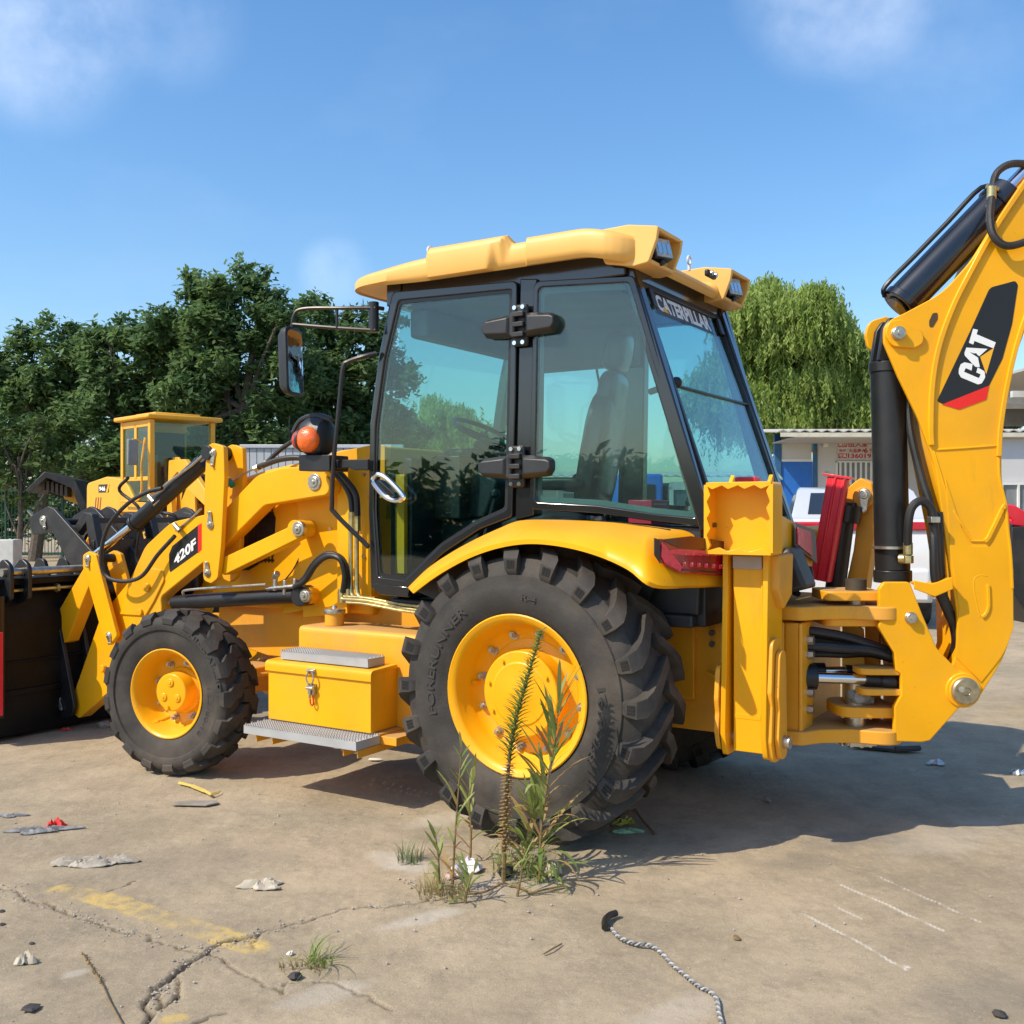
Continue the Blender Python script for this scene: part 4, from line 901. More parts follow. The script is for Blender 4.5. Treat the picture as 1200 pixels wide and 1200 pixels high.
# stabiliser legs, folded up: pad pan at the top faces outwards
def stabil(y0):
    K = 1.105; xc = S(873, 700, y0)[0]; zf = lambda py: S(880, py, y0)[1]; Y = lambda d: y0+d
    w = .094
    b = MB().box(xc-w+.018, xc+w-.030, y0-.2, y0-.028, zf(884), zf(652))
    beam = part('stabiliser_leg', b, YEL, BH, .004)
    for s_, zb in ((-1, 889), (1, 889)):
        p = rnd([(Y(-.22), zf(860)), (Y(-.14), zf(zb)), (Y(.0), zf(zb), .03), (Y(.03), zf(862)), (Y(.0), zf(690)), (Y(.0), zf(650)), (Y(-.2), zf(650))])
        xx = xc+s_*w; part('leg_flange', MB().prism(p, xx-.012, xx+.012, ax='x'), YEL, beam, .003)
    b = MB().tube([(xc-w+.021, Y(-.024), z) for z in np.linspace(zf(870), zf(665), 40)], .006, 6, 0); part('weld_bead', b, YEL, beam)
    part('web_seam', MB().box(xc-w+.03, xc+w-.035, Y(-.0285), Y(-.0265), zf(845), zf(839)), YEL, beam, .001)
    part('upper_tab', MB().box(xc-w+.02, xc+w-.032, Y(-.030), Y(-.012), zf(667), zf(652)), mat('primer_grey', (.42, .36, .30), .6), beam, .002)
    for xx, z0, z1, dy in ((xc+w+.030, 884, 782, 0), (xc-w-.022, 893, 748, -.02), (xc-w-.046, 890, 762, -.05)):
        zm = (zf(z0)+zf(z1))/2
        p = rnd([(Y(.0+dy), zf(z0), .05), (Y(.035+dy), zf(z0)+.10, .04), (Y(.02+dy), zm-.02, .05), (Y(.035+dy), zm+.04, .04), (Y(.015+dy), zf(z1), .05), (Y(-.12), zf(z1), .05), (Y(-.14), zf(z0), .05)])
        part('pivot_plate', MB().prism(p, xx-.011, xx+.011, ax='x'), YED, BH, .003)
    part('pivot_pin', MB().cyl((xc-.18, Y(-.09), zf(870)), (xc+.14, Y(-.09), zf(870)), .03, 16), STE, beam)
    z0, z1 = zf(650), zf(565); xa, xb = S(908, 600, Y(.08))[0], S(826, 600, Y(.08))[0]; xc2 = (xa+xb)/2
    th = .017; Yf, Yb = Y(.08), Y(-.03); b = MB()
    b.box(xa+.005, xb-.005, Yb, Yb+.012, z0+.005, z1-.005)
    out = rnd([(xa, z0, .03), (xb, z0, .03), (xb, z1, .03), (xa, z1, .03)]); inn = rnd([(xa+th, z0+th, .012), (xb-th, z0+th, .012), (xb-th, z1-th, .012), (xa+th, z1-th, .012)]); ringprism(out, inn, Yf, Yb, b)
    PN = part('ground_pad', b, YEL, beam, .003)
    # jagged bars welded inside the rim; their teeth overhang the pan
    def teeth(p0, p1, inw, n):
        pts = []; L_ = Vector((p1[0]-p0[0], p1[1]-p0[1])); 
        for i in range(2*n+1):
            t = i/(2*n)+(.22/(2*n) if i % 2 else 0); d = (.004, .021)[i % 2]; pts.append((p0[0]+L_.x*t+inw[0]*d, p0[1]+L_.y*t+inw[1]*d))
        pts += [(p1[0]-inw[0]*.010, p1[1]-inw[1]*.010), (p0[0]-inw[0]*.010, p0[1]-inw[1]*.010)]
        return part('tooth_bar', MB().prism(pts, Yf+.001, Yf+.019), YEL, PN, .0015, sharp=25)
    m_ = .012
    teeth((xa+m_, z1-m_), (xb-m_, z1-m_), (0, -1), 4); teeth((xb-m_, z0+m_), (xa+m_, z0+m_), (0, 1), 3); teeth((xa+m_, z0+m_), (xa+m_, z1-m_), (1, 0), 4); teeth((xb-m_, z1-m_), (xb-m_, z0+m_), (-1, 0), 4)
    for xx in (xc+.075, xc-.105): part('pad_ear', MB().prism([(Y(-.03), z1-.1), (Y(-.02), z1+.005), (Y(-.05), z1+.035), (Y(-.08), z1-.05), (Y(-.08), z1-.1)], xx-.009, xx+.009, ax='x'), YEL, PN, .002)
    part('leg_shoulder', MB().prism([(Y(-.04), zf(650)), (Y(-.04), zf(690)), (Y(-.12), zf(715)), (Y(-.24), zf(700)), (Y(-.26), zf(650))], xc-w-.05, xc+w-.02, ax='x'), YED, beam, .01)
    return beam
stabil(.66)
# far stabiliser: seen from inside with its red guarded cylinder
b = MB(); c0 = P(1012, 585, -.80)
pts = [(1008, 560, .01), (1022, 566, .02), (1024, 600, .02), (1024, 628), (1014, 694), (989, 694), (1000, 645), (1004, 612), (994, 602, .03), (990, 588, .03), (991, 574, .03), (1000, 566)]
SB2 = plate('stabiliser_leg', pts, -.70, .14, YED, .006)
part('leg_pin', MB(), STE, SB2) if False else pin(SB2, 1013, 580, -.66, .024, .014, teardrop=(.0, -.085))
part('leg_boss', MB().cyl(P(1012, 583, -.72), P(1012, 583, -.665), .058, 22), YED, SB2, .004)
a = P(992, 588, -.64); e = P(975, 720, -.64)
CY2 = part('leg_cylinder', MB().cyl(a, e, .055, 26).cyl(P(996, 592, -.64), P(993, 612, -.64), .066, 26), BLK, BH, .003)
a = P(983, 560, -.56); e = P(962, 680, -.56); t_ = (e-a).normalized(); sd = Vector((t_.z, 0, -t_.x)).normalized()
gp = [(-.056, .0), (-.054, .036), (-.046, .040), (-.016, .040), (-.011, .050), (-.003, .050), (.002, .040), (.034, .040), (.038, .048), (.046, .048), (.054, .034), (.058, .0), (.054, -.03), (-.054, -.03)]
b = MB().loft([[a+sd*p[0]+Vector((0, p[1], 0)) for p in gp], [e+sd*p[0]+Vector((0, p[1], 0)) for p in gp]])
RGd = part('rod_guard', b, REDP, CY2, .004)
b = MB(); q_ = a-t_*.008; b.loft([[q_+sd*x+Vector((0, y, 0))+t_*k for x, y in ((-.078, -.03), (-.078, .05), (.078, .05), (.078, -.03))] for k in (-.006, .006)]); part('guard_end', b, REDP, RGd, .002)
# pad of the far leg peeking over the near pad, and loose hoses
b = MB(); c = P(878, 562, .12); b.box(c.x-.055, c.x+.055, .10, .18, c.z-.06, c.z+.012); part('red_box', b, REDP, BH, .006)
hose('rear_hose', [(918, 660, .05), (930, 668, .0), (928, 690, .0), (935, 696, .05)], .016); hose('rear_hose', [(945, 690, -.2), (938, 672, -.2), (948, 665, -.2), (952, 688, -.2)], .014); hose('rear_hose', [(905, 655, .1), (922, 665, .05), (930, 676, .05), (924, 694, .05)], .013)
b = MB().prism(pl([(905, 650), (925, 640), (945, 690), (905, 700)], .3), .3, .1); part('valve_bank', b, CAST, BH, .02)

# hydraulic tower behind the near leg, upper and lower frame plates that carry the swing post
xt = -1.22
up = [(-.72, .20), (-1.01, .22), (-1.015, .36), (-1.12, .355, .05), (-1.18, .25, .10), (-1.30, .17, .10), (-1.50, .14, .10), (-1.50, -.13, .10), (-1.36, -.16), (-1.26, -.5), (-.72, -.6)]
up = rnd(up); 
zU = 1.062; zL = .475
part('frame_plate', MB().prism(up, zU-.032, zU+.032, ax='z'), YED, BH, .006)
part('frame_plate', MB().prism(up, zL-.03, zL+.035, ax='z'), YED, BH, .006)
b = MB(); b.box(-1.10, -1.03, .30, .34, zL+.03, zU-.045).box(-1.115, -1.095, .16, .345, zL+.03, zU-.045).box(-1.03, -1.01, .16, .345, zL+.03, zU-.045).box(-1.08, -1.02, -.5, .16, zL+.03, zU-.045)
TWR = part('frame_column', b, YED, BH, .008)
b = MB()
for z in (.60, .68, .86, .93): c = Vector((-1.115, .25, z)); b.cyl(c, c+Vector((-.03, 0, 0)), .022, 6)
part('column_bolt', b, STE, TWR)
b = MB().box(-1.35, -1.28, -.22, -.18, zL, zU).prism([(-1.2, zL+.03), (-1.2, zU-.03), (-1.30, zU-.1), (-1.32, zL+.1)], -.05, -.08); part('frame_web', b, YED, BH, .004)

# ---------------------------------------------------------------- swing post, boom: own frame, slewed
SB, PB = FB.S, FB.P
sw = [(1030, 690, .02), (1036, 682, .03), (1064, 682, .02), (1067, 684), (1081, 720), (1098, 760, .1), (1122, 785), (1140, 800, .1), (1142, 815, .1), (1122, 832), (1090, 868), (1080, 870), (1050, 869), (1048, 866), (1048, 828), (1056, 815), (1056, 790), (1050, 786), (1048, 770), (1048, 765), (1029, 735), (1034, 720), (1030, 712)]
SW = plate('swing_post', sw, .20, .032, YEL, .005, fr=FB)
plate('post_side', sw, -.165, .032, YED, .005, parent=SW, fr=FB, frame=FB)
b = MB(); q1 = PB(1034, 690, 0); q2 = PB(1060, 735, 0)
b.box(q1.x-.25, q1.x+.0, -.165, .17, .50, .53)
part('post_web', MB().prism(pl([(1050, 735), (1058, 735), (1078, 790), (1070, 860), (1056, 866), (1056, 790)], .1, FB), .17, -.165), YED, SW, .004, frame=FB)
def hplate(n, px0, px1, py, ya, yb, th, nose, y_ref=.16):
    a = PB(px0, py, y_ref); e = PB(px1, py, y_ref); xs = a.x, e.x
    pts = rnd([(max(xs), ya, nose), (max(xs), yb, nose), (min(xs)-.02, yb), (min(xs)-.02, ya)], 0, 6)
    return part(n, MB().prism(pts, a.z-th/2, a.z+th/2, ax='z'), YED, SW, .005, frame=FB)
hplate('upper_lug', 968, 1034, 699, .15, -.15, .045, .06)
hplate('upper_lug', 968, 1034, 730, .15, -.15, .036, .06)
hplate('lower_lug', 984, 1050, 836, .15, -.15, .05, .10)
hplate('lower_lug', 984, 1050, 864, .15, -.15, .045, .10)
hplate('cylinder_lug', 1008, 1058, 788, .19, .04, .03, .05, .2)
hplate('cylinder_lug', 1010, 1058, 812, .19, .04, .03, .05, .2)
c = PB(1003, 700, .05)
b = MB().cyl((c.x, c.y, zL+.0), (c.x, c.y, zL+.26), .05, 20).cyl((c.x, .05, 1.02), (c.x, .05, 1.20), .045, 20)
part('swing_pin', b, STE, SW, .003, frame=FB)
b = MB(); 
for z in (zL+.095, zL-.04, zU+.075):
    b.cyl((c.x, .05, z-.012), (c.x, .05, z+.012), .095, 26)
    for k in range(12): a_ = k*math.pi/6; b.cyl((c.x+.088*math.cos(a_), .05+.088*math.sin(a_), z-.016), (c.x+.088*math.cos(a_), .05+.088*math.sin(a_), z+.016), .010, 8)
part('bearing_ring', b, STE, SW, frame=FB)
b = MB().cyl((c.x+.0, .05, 1.16), (c.x, .05, 1.215), .05, 16); part('pin_cap', b, mat('dark_thread', (.10, .085, .06), .6, .6), SW, frame=FB)
# a lump of wrapped plastic at the lower pin
b = MB(); q_c = PB(1007, 815, .06); b.ball(q_c, .062, 12, (1.15, 1, .8))
for i, p in enumerate(b.v): b.v[i] = (p[0]+.006*math.sin(p[2]*70+p[1]*50), p[1]+.006*math.sin(p[0]*80), p[2]+.006*math.sin(p[0]*60+p[1]*90))
part('wrapping', b, mat('grey_film', (.23, .23, .21), .3, var=.4, vs=30, bump=.8, bs=50), SW, frame=FB, sharp=20)
# swing cylinders
a = PB(935, 793, .10); e = PB(1046, 797, .115)
b = MB().cyl(a, PB(956, 793, .10), .062, 26).cyl(PB(926, 793, .1), PB(936, 793, .1), .05, 20); SC_ = part('swing_cylinder', b, BLK, SW, .004, frame=FB)
part('cylinder_rod', MB().cyl(PB(955, 794, .10), PB(1016, 796, .11), .026, 24), CHR, SC_, frame=FB)
part('rod_end', MB().cyl(PB(1014, 796, .11), PB(1030, 797, .115), .037, 20).ball(PB(1042, 798, .115), .056, 18, (1.2, 1, .85)), BLK, SC_, frame=FB)
part('cylinder_rod', MB().cyl(PB(965, 786, -.06), PB(992, 786, -.06), .022, 20), CHR, SC_, frame=FB)
part('swing_cylinder', MB().cyl(PB(935, 786, -.06), PB(966, 786, -.06), .04, 20), BLK, SW, frame=FB); part('rod_end', MB().cyl(PB(991, 786, -.06), PB(1030, 788, -.05), .03, 18), BLK, SW, frame=FB)
# spiral wrapped hose bundle
for i, (d1, d2, yy) in enumerate(((0, 0, .10), (9, 5, .04), (17, 8, .12), (26, 13, .02), (4, 1, -.04))):
    pts = [(925, 738+d1*1.2, yy), (955, 740+d1, yy), (990, 746+d1*.8, yy), (1022, 756+d2*.8, yy), (1056, 768+d2*.6, yy)]
    H_ = hose('hose_bundle', pts, .019, HOS, SW, FB)
    if i in (0, 4, 2):
        sp = MB(); path = smooth_path([PB(*p) for p in pts], 8)
        for j in range(0, len(path)-1):
            for q_ in (.0, .33, .66): c_ = path[j].lerp(path[j+1], q_); d_ = (path[j+1]-path[j]).normalized(); sp.cyl(c_-d_*.003, c_+d_*.003, .0225, 10)
        part('spiral_wrap', sp, PLA, H_, frame=FB)
pin(SW, 1067, 724, .20, .026, .022, FB, frame=FB, washer=1.1)
BP = part('boom_pivot', MB().lathe([(-.33, .085), (.0, .085), (.02, .082), (.024, .078), (.024, .066), (.034, .064), (.040, .050)], PB(1127, 808, .185), 36), YEL, SW, .002, frame=FB)
part('pivot_pin', MB().lathe([(.03, .064), (.052, .063), (.058, .056), (.059, .02), (.054, .018)], PB(1127, 808, .185), 32).cyl(PB(1127, 808, .24), PB(1127, 808, .256), .014, 8), mat('worn_pin', (.42, .36, .24), .4, .8, var=.3, vs=30), BP, frame=FB)

# boom side plates
bo = [(1045, 374, .09), (1060, 367), (1075, 359, .2), (1105, 343, .5), (1138, 306, .5), (1165, 262, .5), (1190, 228, .5), (1240, 150, .5), (1330, 60, .3), (1400, 10, .2), (1425, 40, .1), (1340, 150, .5), (1255, 270, .6), (1215, 350, .5), (1195, 405, .5), (1180, 455, .6), (1174, 500, .5), (1174, 560, .4), (1183, 620, .3), (1188, 668), (1188, 735, .8), (1176, 772, .5), (1143, 825, .1), (1127, 828, .08), (1109, 815, .08), (1110, 795, .2), (1122, 765, .5), (1122, 720, .5), (1112, 660, .3), (1104, 600, .6), (1096, 545, .5), (1076, 490, .5), (1052, 440), (1036, 402, .06), (1036, 383, .06)]
BO = plate('boom', bo, .152, .022, YEL, .004, fr=FB)
# the far side plate and the plates that close the box
plate('boom_side', bo, -.13, .022, YEL, .004, parent=BO, fr=FB, frame=FB)
edge1 = rnd(pl([(1122, 366, .2), (1092, 425, .8), (1086, 500, .8), (1098, 560), (1110, 620), (1122, 700), (1124, 760), (1116, 790), (1122, 815), (1140, 815), (1172, 765), (1182, 730), (1183, 640), (1172, 575), (1168, 500), (1174, 450), (1190, 395), (1212, 340), (1250, 265), (1330, 150), (1400, 40), (1385, 30), (1310, 100), (1230, 190), (1150, 300)], .15, FB))
part('boom_box', MB().prism(edge1, .1295, -.1295), YEL, BO, .004, frame=FB)
# raised rim (welded edge strips) following the curve
def strip(n, pts, w, y, up, parent=BO, m=YEL, sm=6, fr=FB):
    path = smooth_path([Vector((*fr.S(px, py, y), 0)) for px, py in pts], sm); L_, R_ = [], []
    for i, p in enumerate(path):
        t = (path[min(i+1, len(path)-1)]-path[max(i-1, 0)]).normalized(); s_ = Vector((-t.y, t.x, 0))*w/2; L_.append(p+s_); R_.append(p-s_)
    rings = [[(l.x, y-.01, l.y), (l.x, y+up, l.y), (r.x, y+up, r.y), (r.x, y-.01, r.y)] for l, r in zip(L_, R_)]
    return part(n, MB().loft(rings), m, parent, .003, frame=fr)
strip('edge_strip', [(1205, 208), (1165, 268), (1137, 318), (1116, 360), (1100, 405), (1092, 450), (1090, 500), (1091, 522)], .024, .152, .016)
strip('edge_strip', [(1240, 290), (1210, 350), (1192, 400), (1180, 450), (1172, 500), (1170, 535)], .022, .152, .014)
strip('edge_strip', [(1170, 535), (1171, 560), (1178, 590), (1180, 615), (1184, 650), (1186, 690)], .013, .152, .008)
strip('weld_bead', [(1097, 527), (1130, 525), (1170, 522)], .010, .152, .005, sm=2)
strip('weld_bead', [(1094, 528), (1104, 560), (1116, 602)], .006, .152, .004, sm=2)
strip('weld_bead', [(1117, 598), (1128, 616), (1138, 634), (1152, 634), (1156, 632)], .010, .152, .006, sm=1)
strip('edge_strip', [(1153, 634), (1158, 629), (1174, 596), (1177, 592)], .018, .152, .014, sm=2)
strip('edge_strip', [(1150, 723), (1154, 720), (1158, 710), (1157, 685)], .016, .152, .012, sm=2)
strip('edge_strip', [(1158, 676), (1150, 674), (1142, 677), (1141, 690), (1146, 715), (1149, 724)], .007, .152, .005, sm=2)
plate('reinforcement', [(1108, 560), (1127, 618), (1138, 640), (1160, 640), (1182, 600), (1187, 668), (1188, 735), (1178, 765, .4), (1150, 800), (1120, 770), (1124, 712), (1114, 650)], .156, .01, YEL, .002, parent=BO, fr=FB, frame=FB)
# knee lug plate with its pin, slot, decal
plate('knee_lug', [(1037, 392, .06), (1042, 376, .06), (1056, 374, .04), (1082, 388, .06), (1083, 402, .04), (1072, 408, .05), (1046, 406, .04)], .172, .022, YEL, .004, parent=BO, fr=FB, frame=FB, r=.02)
pin(BO, 1052, 391, .172, .031, .026, FB, frame=FB, washer=1.05)
plate('slot_shade', [(1093, 367, .012), (1099, 366, .012), (1099, 374, .012), (1093, 384, .012), (1089, 383, .012), (1089, 376, .01)], .1535, .003, mat('slot_shadow_steel', (.07, .045, .02), .8), 0, parent=BO, fr=FB, frame=FB)  # flat dark plate, shade of an opening put into its colour
DK = plate('maker_decal', [(1190, 329, .02), (1193, 334, .02), (1186, 380), (1175, 420), (1167, 436), (1158, 454, .0), (1106, 474, .01), (1098, 470, .01), (1137, 388, .05), (1160, 337, .04)], .1535, .0015, DEB, 0, parent=BO, fr=FB, frame=FB)
plate('decal_stripe', [(1159, 452, .0), (1156, 468, .01), (1124, 480, .02), (1104, 474, .0)], .1545, .001, DER, 0, parent=DK, fr=FB, frame=FB)
def zp(x, y): return SB(1080+x/6.667, 320+y/6.667, .1552)
def glyph(n, rings_, m, y=.1552, th=.0008, parent=DK):
    b = MB()
    for r_ in rings_: b.prism(rnd([zp(*p[:2])+tuple(p[2:]) for p in r_]), y, y-th)
    return part(n, b, m, parent, 0, frame=FB, sharp=0)
# three slanted capital letters, each built as strokes
glyph('letter_c', [[(335, 697, .004), (398, 710), (391, 762), (345, 742, .004), (331, 771, .004), (448, 821, .004), (463, 791, .004), (428, 777), (438, 737), (492, 768, .006), (497, 815, .01), (470, 862, .012), (440, 870, .01), (308, 815, .01), (290, 785, .01), (292, 750, .01), (306, 712, .008)]], DEW)
glyph('letter_a', [[(350, 582), (515, 592), (450, 650), (430, 632), (375, 618), (440, 660), (455, 735), (420, 732), (338, 645), (335, 625)]], DEW)
glyph('letter_a_counter', [[(398, 628), (430, 626), (424, 650)]], DEB, .1556, .0003)
glyph('letter_t', [[(403, 435), (440, 443), (430, 478), (580, 542), (562, 588), (412, 530), (404, 558), (370, 545)]], DEW)
glyph('decal_triangle', [[(566, 583), (505, 790), (458, 655)]], DEY)
# hydraulics on the boom
a = PB(1040, 425, .0); e = PB(1046, 668, .0)
b = MB().cyl(a, e, .082, 36).cyl(e, e+Vector((0, 0, -.06)), .090, 32).cyl(a+Vector((0, 0, 0)), a+Vector((0, 0, -.05)), .088, 32)
BC = part('boom_cylinder', b, BLK, BO, .004, frame=FB)
c = PB(1044, 391, 0); b = MB()
for s_ in (.055, -.055): b.prism([(c.x+.06, c.z+.02), (c.x+.03, c.z+.065), (c.x-.04, c.z+.065), (c.x-.065, c.z+.0), (c.x-.07, a.z+.0), (c.x+.085, a.z+.0)], s_+.018, s_-.018)
b.cyl((c.x, -.12, c.z), (c.x, .12, c.z), .045, 22)
part('cylinder_clevis', b, BLK, BC, .006, frame=FB)
part('cylinder_rod', MB().cyl(e+Vector((0, 0, -.06)), e+Vector((-.01, 0, -.16)), .045, 24), STE, BC, frame=FB)
b = MB().cyl(PB(1044, 640, .02), PB(1044, 643, .02), .086, 30); part('cylinder_band', b, STE, BC, frame=FB)
c2 = PB(1021, 396, -.10)
b = MB(); b.prism(rnd(pl([(1012, 394, .05), (1016, 378, .06), (1036, 372), (1060, 380), (1060, 420), (1016, 412, .05)], -.14, FB)), -.11, -.14); part('knee_lug', b, YEL, BO, .005, frame=FB)
a = PB(1053, 358, -.01); e = PB(1176, 232, -.01)
b = MB().cyl(a, e, .088, 36).cyl(e-(e-a).normalized()*.06, e+(e-a).normalized()*.03, .098, 36).cyl(a-(e-a).normalized()*.0, a+(e-a).normalized()*.04, .096, 36)
b.cyl(a-(e-a).normalized()*.01, a, .06, 20)
DC2 = part('dipper_cylinder', b, mat('blue_black_paint', (.010, .014, .022), .25, coat=.5, dirt=(.1, .08, .06), dirtamt=.1), BO, .004, frame=FB)
e2 = e+(e-a).normalized()*1.0; part('cylinder_rod', MB().cyl(e, e2, .048, 28), CHR, DC2, frame=FB)
n_ = Vector((-(e-a).normalized().z, 0, (e-a).normalized().x)); off = n_*.115 if n_.x > 0 else n_*-.115
tp = [a+(e-a)*t+off+Vector((0, .03, 0)) for t in (.02, .3, .6, .93)]
part('cylinder_pipe', MB().tube([a+off*.7+(e-a)*-.02]+tp+[e+off*.3], .012, 8, 4), BLK, DC2, frame=FB)
b = MB().cyl(PB(1162, 219, .10), PB(1162, 234, .10), .022, 12).cyl(PB(1156, 218, .08), PB(1170, 222, .08), .012, 8); part('hose_fitting', b, BRS, DC2, frame=FB)
hose('boom_hose', [(1162, 232, .12), (1160, 255, .16), (1164, 276, .19), (1180, 288, .20), (1205, 282, .20), (1230, 268, .20)], .018, HOS, BO, FB)
hose('boom_hose', [(1163, 220, .02), (1168, 203, .02), (1182, 193, .02), (1200, 192, .02), (1225, 196, .02)], .018, HOS, BO, FB)
hose('boom_hose', [(1062, 460, .02), (1068, 510, .06), (1080, 560, .1), (1092, 600, .14), (1094, 640, .18), (1096, 680, .18), (1108, 712, .14), (1120, 740, .10), (1122, 765, .06), (1116, 785, .02)], .020, HOS, BO, FB)
hose('boom_hose', [(1064, 650, .13), (1064, 620, .16), (1068, 596, .17), (1080, 587, .17), (1092, 598, .175), (1096, 625, .175), (1100, 680, .16), (1112, 715, .12), (1120, 750, .1), (1114, 775, .05)], .020, HOS, BO, FB)
hose('boom_hose', [(1100, 600, .14), (1101, 640, .15), (1104, 690, .12), (1116, 730, .08)], .020, HOS, BO, FB)
b = MB().cyl(PB(1064, 636, .14), PB(1064, 650, .14), .022, 12).cyl(PB(1054, 655, .11), PB(1066, 655, .14), .024, 12).cyl(PB(1064, 651, .14), PB(1064, 660, .14), .026, 6); part('hose_fitting', b, BRS, BO, .002, frame=FB)
c = PB(1094, 609, .18); part('hose_clamp', MB().box(c.x-.022, c.x+.022, c.y-.03, c.y+.028, c.z-.014, c.z+.014), STE, BO, .003, frame=FB)
b = MB().prism(pl([(1070, 680), (1092, 684), (1114, 676), (1116, 690), (1094, 699), (1070, 690)], .20, FB), .215, .205); b.prism(pl([(1092, 684), (1114, 677), (1115, 691), (1094, 699)], .2, FB), .205, .12); b.prism(pl([(1064, 682), (1072, 680), (1096, 696), (1094, 700)], .1, FB), .12, .11)
part('hose_guide', b, YEL, BO, .003, frame=FB)
# end of the boom and the dipper beyond the picture's edge
part('dipper', MB().prism(pl([(1360, -10), (1430, -40), (1460, 40), (1440, 300), (1415, 560), (1390, 560), (1385, 300), (1385, 90)], .1, FB), .11, -.11), YEL, BH, .01, frame=FB)
part('boom_top_pin', MB().cyl(PB(1410, 25, .17), PB(1410, 25, -.17), .05, 20), STE, BO, frame=FB)

# ---------------------------------------------------------------- front bucket with its brackets, clam cylinders, fork carriage
b = MB(); bx0, bx1 = -1.10, 1.30
sec = rnd([(4.02, .03), (4.00, .25, .12), (4.02, .80, .10), (4.10, 1.06), (4.16, 1.07), (4.09, .80, .1), (4.06, .26, .12), (4.12, .09), (5.0, .05), (5.02, .03)])
BU = part('bucket', MB().prism(sec, bx1, bx0), BUK, BH, .004)
sp_ = [(4.03, .05), (4.03, .80), (4.12, 1.05), (4.30, 1.05), (4.75, .45), (5.0, .08)]
for y in (bx1, bx0+.02): part('side_plate', MB().prism(sp_, y, y-.02), BLK, BU, .003)
b = MB().box(4.00, 4.20, bx0, bx1, 1.045, 1.09).box(3.985, 4.015, bx0, bx1, .30, .34).box(3.99, 4.01, bx0, bx1, .52, .535); part('bucket_rib', b, BUK, BU, .006)
for yy in (.71, .53, -.46, -.64):
    bp_ = rnd([(p[0], p[1])+((p[2],) if len(p) > 2 else ()) for p in pl([(44, 654, .05), (52, 655, .05), (62, 690, .2), (88, 826, .05), (86, 838, .04), (78, 841, .02), (45, 846), (44, 780), (46, 730), (40, 665)], .70)])
    o_ = part('hinge_plate', MB().prism(bp_, yy, yy-.03), BLK, BU, .005)
    if yy == .71:
        pin(o_, 49, 692, yy, .022, .012, teardrop=(0, -.07)); pin(o_, 68, 818, yy, .022, .012, teardrop=(-.05, -.07))
b = MB().cyl(P(10, 675, .75), P(105, 664, .2), .03, 20); part('cross_rod', MB().cyl((4.0, 1.15, 1.135), (4.0, -.9, 1.135), .028, 20), STE, BU)
part('steel_pipe', MB().cyl((4.0, 1.1, 1.01), (4.0, .5, 1.01), .012, 10).cyl((4.0, .75, 1.01), (4.0, .73, 1.01), .03, 8), BRS, BU)
for yy in (1.13, 1.0):
    pp_ = rnd([(3.93, .95, .05), (3.93, 1.18, .07), (4.02, 1.23, .05), (4.12, 1.15, .05), (4.10, .90)])
    part('clam_bracket', MB().prism(pp_, yy, yy-.03), BLK, BU, .006)
part('clam_cylinder', MB().cyl((3.97, 1.20, .18), (3.98, 1.20, .98), .055, 24), BLK, BU)
part('cylinder_guard', MB().box(3.90, 3.93, 1.195, 1.32, .20, .75).box(3.90, 4.0, 1.30, 1.32, .20, .75).cyl((3.93, 1.27, .2), (3.93, 1.27, .75), .03, 12), REDP, BU, .006)
for pts in ([(40, 690, .9), (18, 690, .95), (12, 712, .98), (18, 735, .95), (24, 752, .95), (18, 760, 1.0), (8, 758, 1.05)], [(18, 735, .9), (24, 775, .92), (26, 800, .95), (20, 812, 1.0), (8, 816, 1.05)]):
    part('clam_hose', MB().tube([P(*p) for p in pts], .016, 8, 5), HOS, BU)
for (x_, y_) in ((8, 758), (10, 815)): part('hose_fitting', MB().cyl(P(x_-6, y_+1, 1.06), P(x_+8, y_-2, 1.02), .016, 8), BRS, BU)
# fork carriage folded back over the bucket
for i, yy in enumerate((.55, .20, .05, -.35, -.70)):
    cp_ = rnd(pl([(34, 614, .03), (36, 605, .03), (56, 593, .03), (63, 596, .02), (86, 622), (109, 648, .03), (112, 700), (100, 690), (78, 656), (61, 623), (38, 627, .03)], .55))
    o_ = part('carriage_plate', MB().prism(cp_, yy, yy-.03), CAST, BU, .005)
    if i == 0: pin(o_, 51, 610, yy, .026, .010, teardrop=(-.03, -.05))
    st = MB(); st.prism(rnd(pl([(84, 620), (96, 600, .03), (106, 602, .03), (113, 640), (114, 690), (106, 690), (103, 640), (99, 612), (88, 628)], .50)), yy-.06, yy-.12)
    part('carriage_brace', st, CAST, BU, .005)
c = P(50, 612, .5); b = MB().cyl((c.x, .5, c.z), (c.x, -.75, c.z), .025, 16)
c = P(100, 610, .5); b.box(c.x-.05, c.x+.03, -.75, .45, c.z-.02, c.z+.02)
c = P(108, 690, .5); b.cyl((c.x, .5, c.z), (c.x, -.75, c.z), .05, 20).box(c.x-.02, c.x+.02, -.75, .5, c.z, c.z+.35)
part('carriage_bar', b, CAST, BU, .004)
for pts in ([(150, 560, .5), (140, 575, .45), (165, 600, .40), (160, 650, .35), (170, 670, .35)], [(185, 600, .3), (205, 605, .25), (208, 625, .2), (190, 640, .2)]):
    part('carriage_hose', MB().tube([P(*p) for p in pts], .012, 8, 5), HOS, BU)
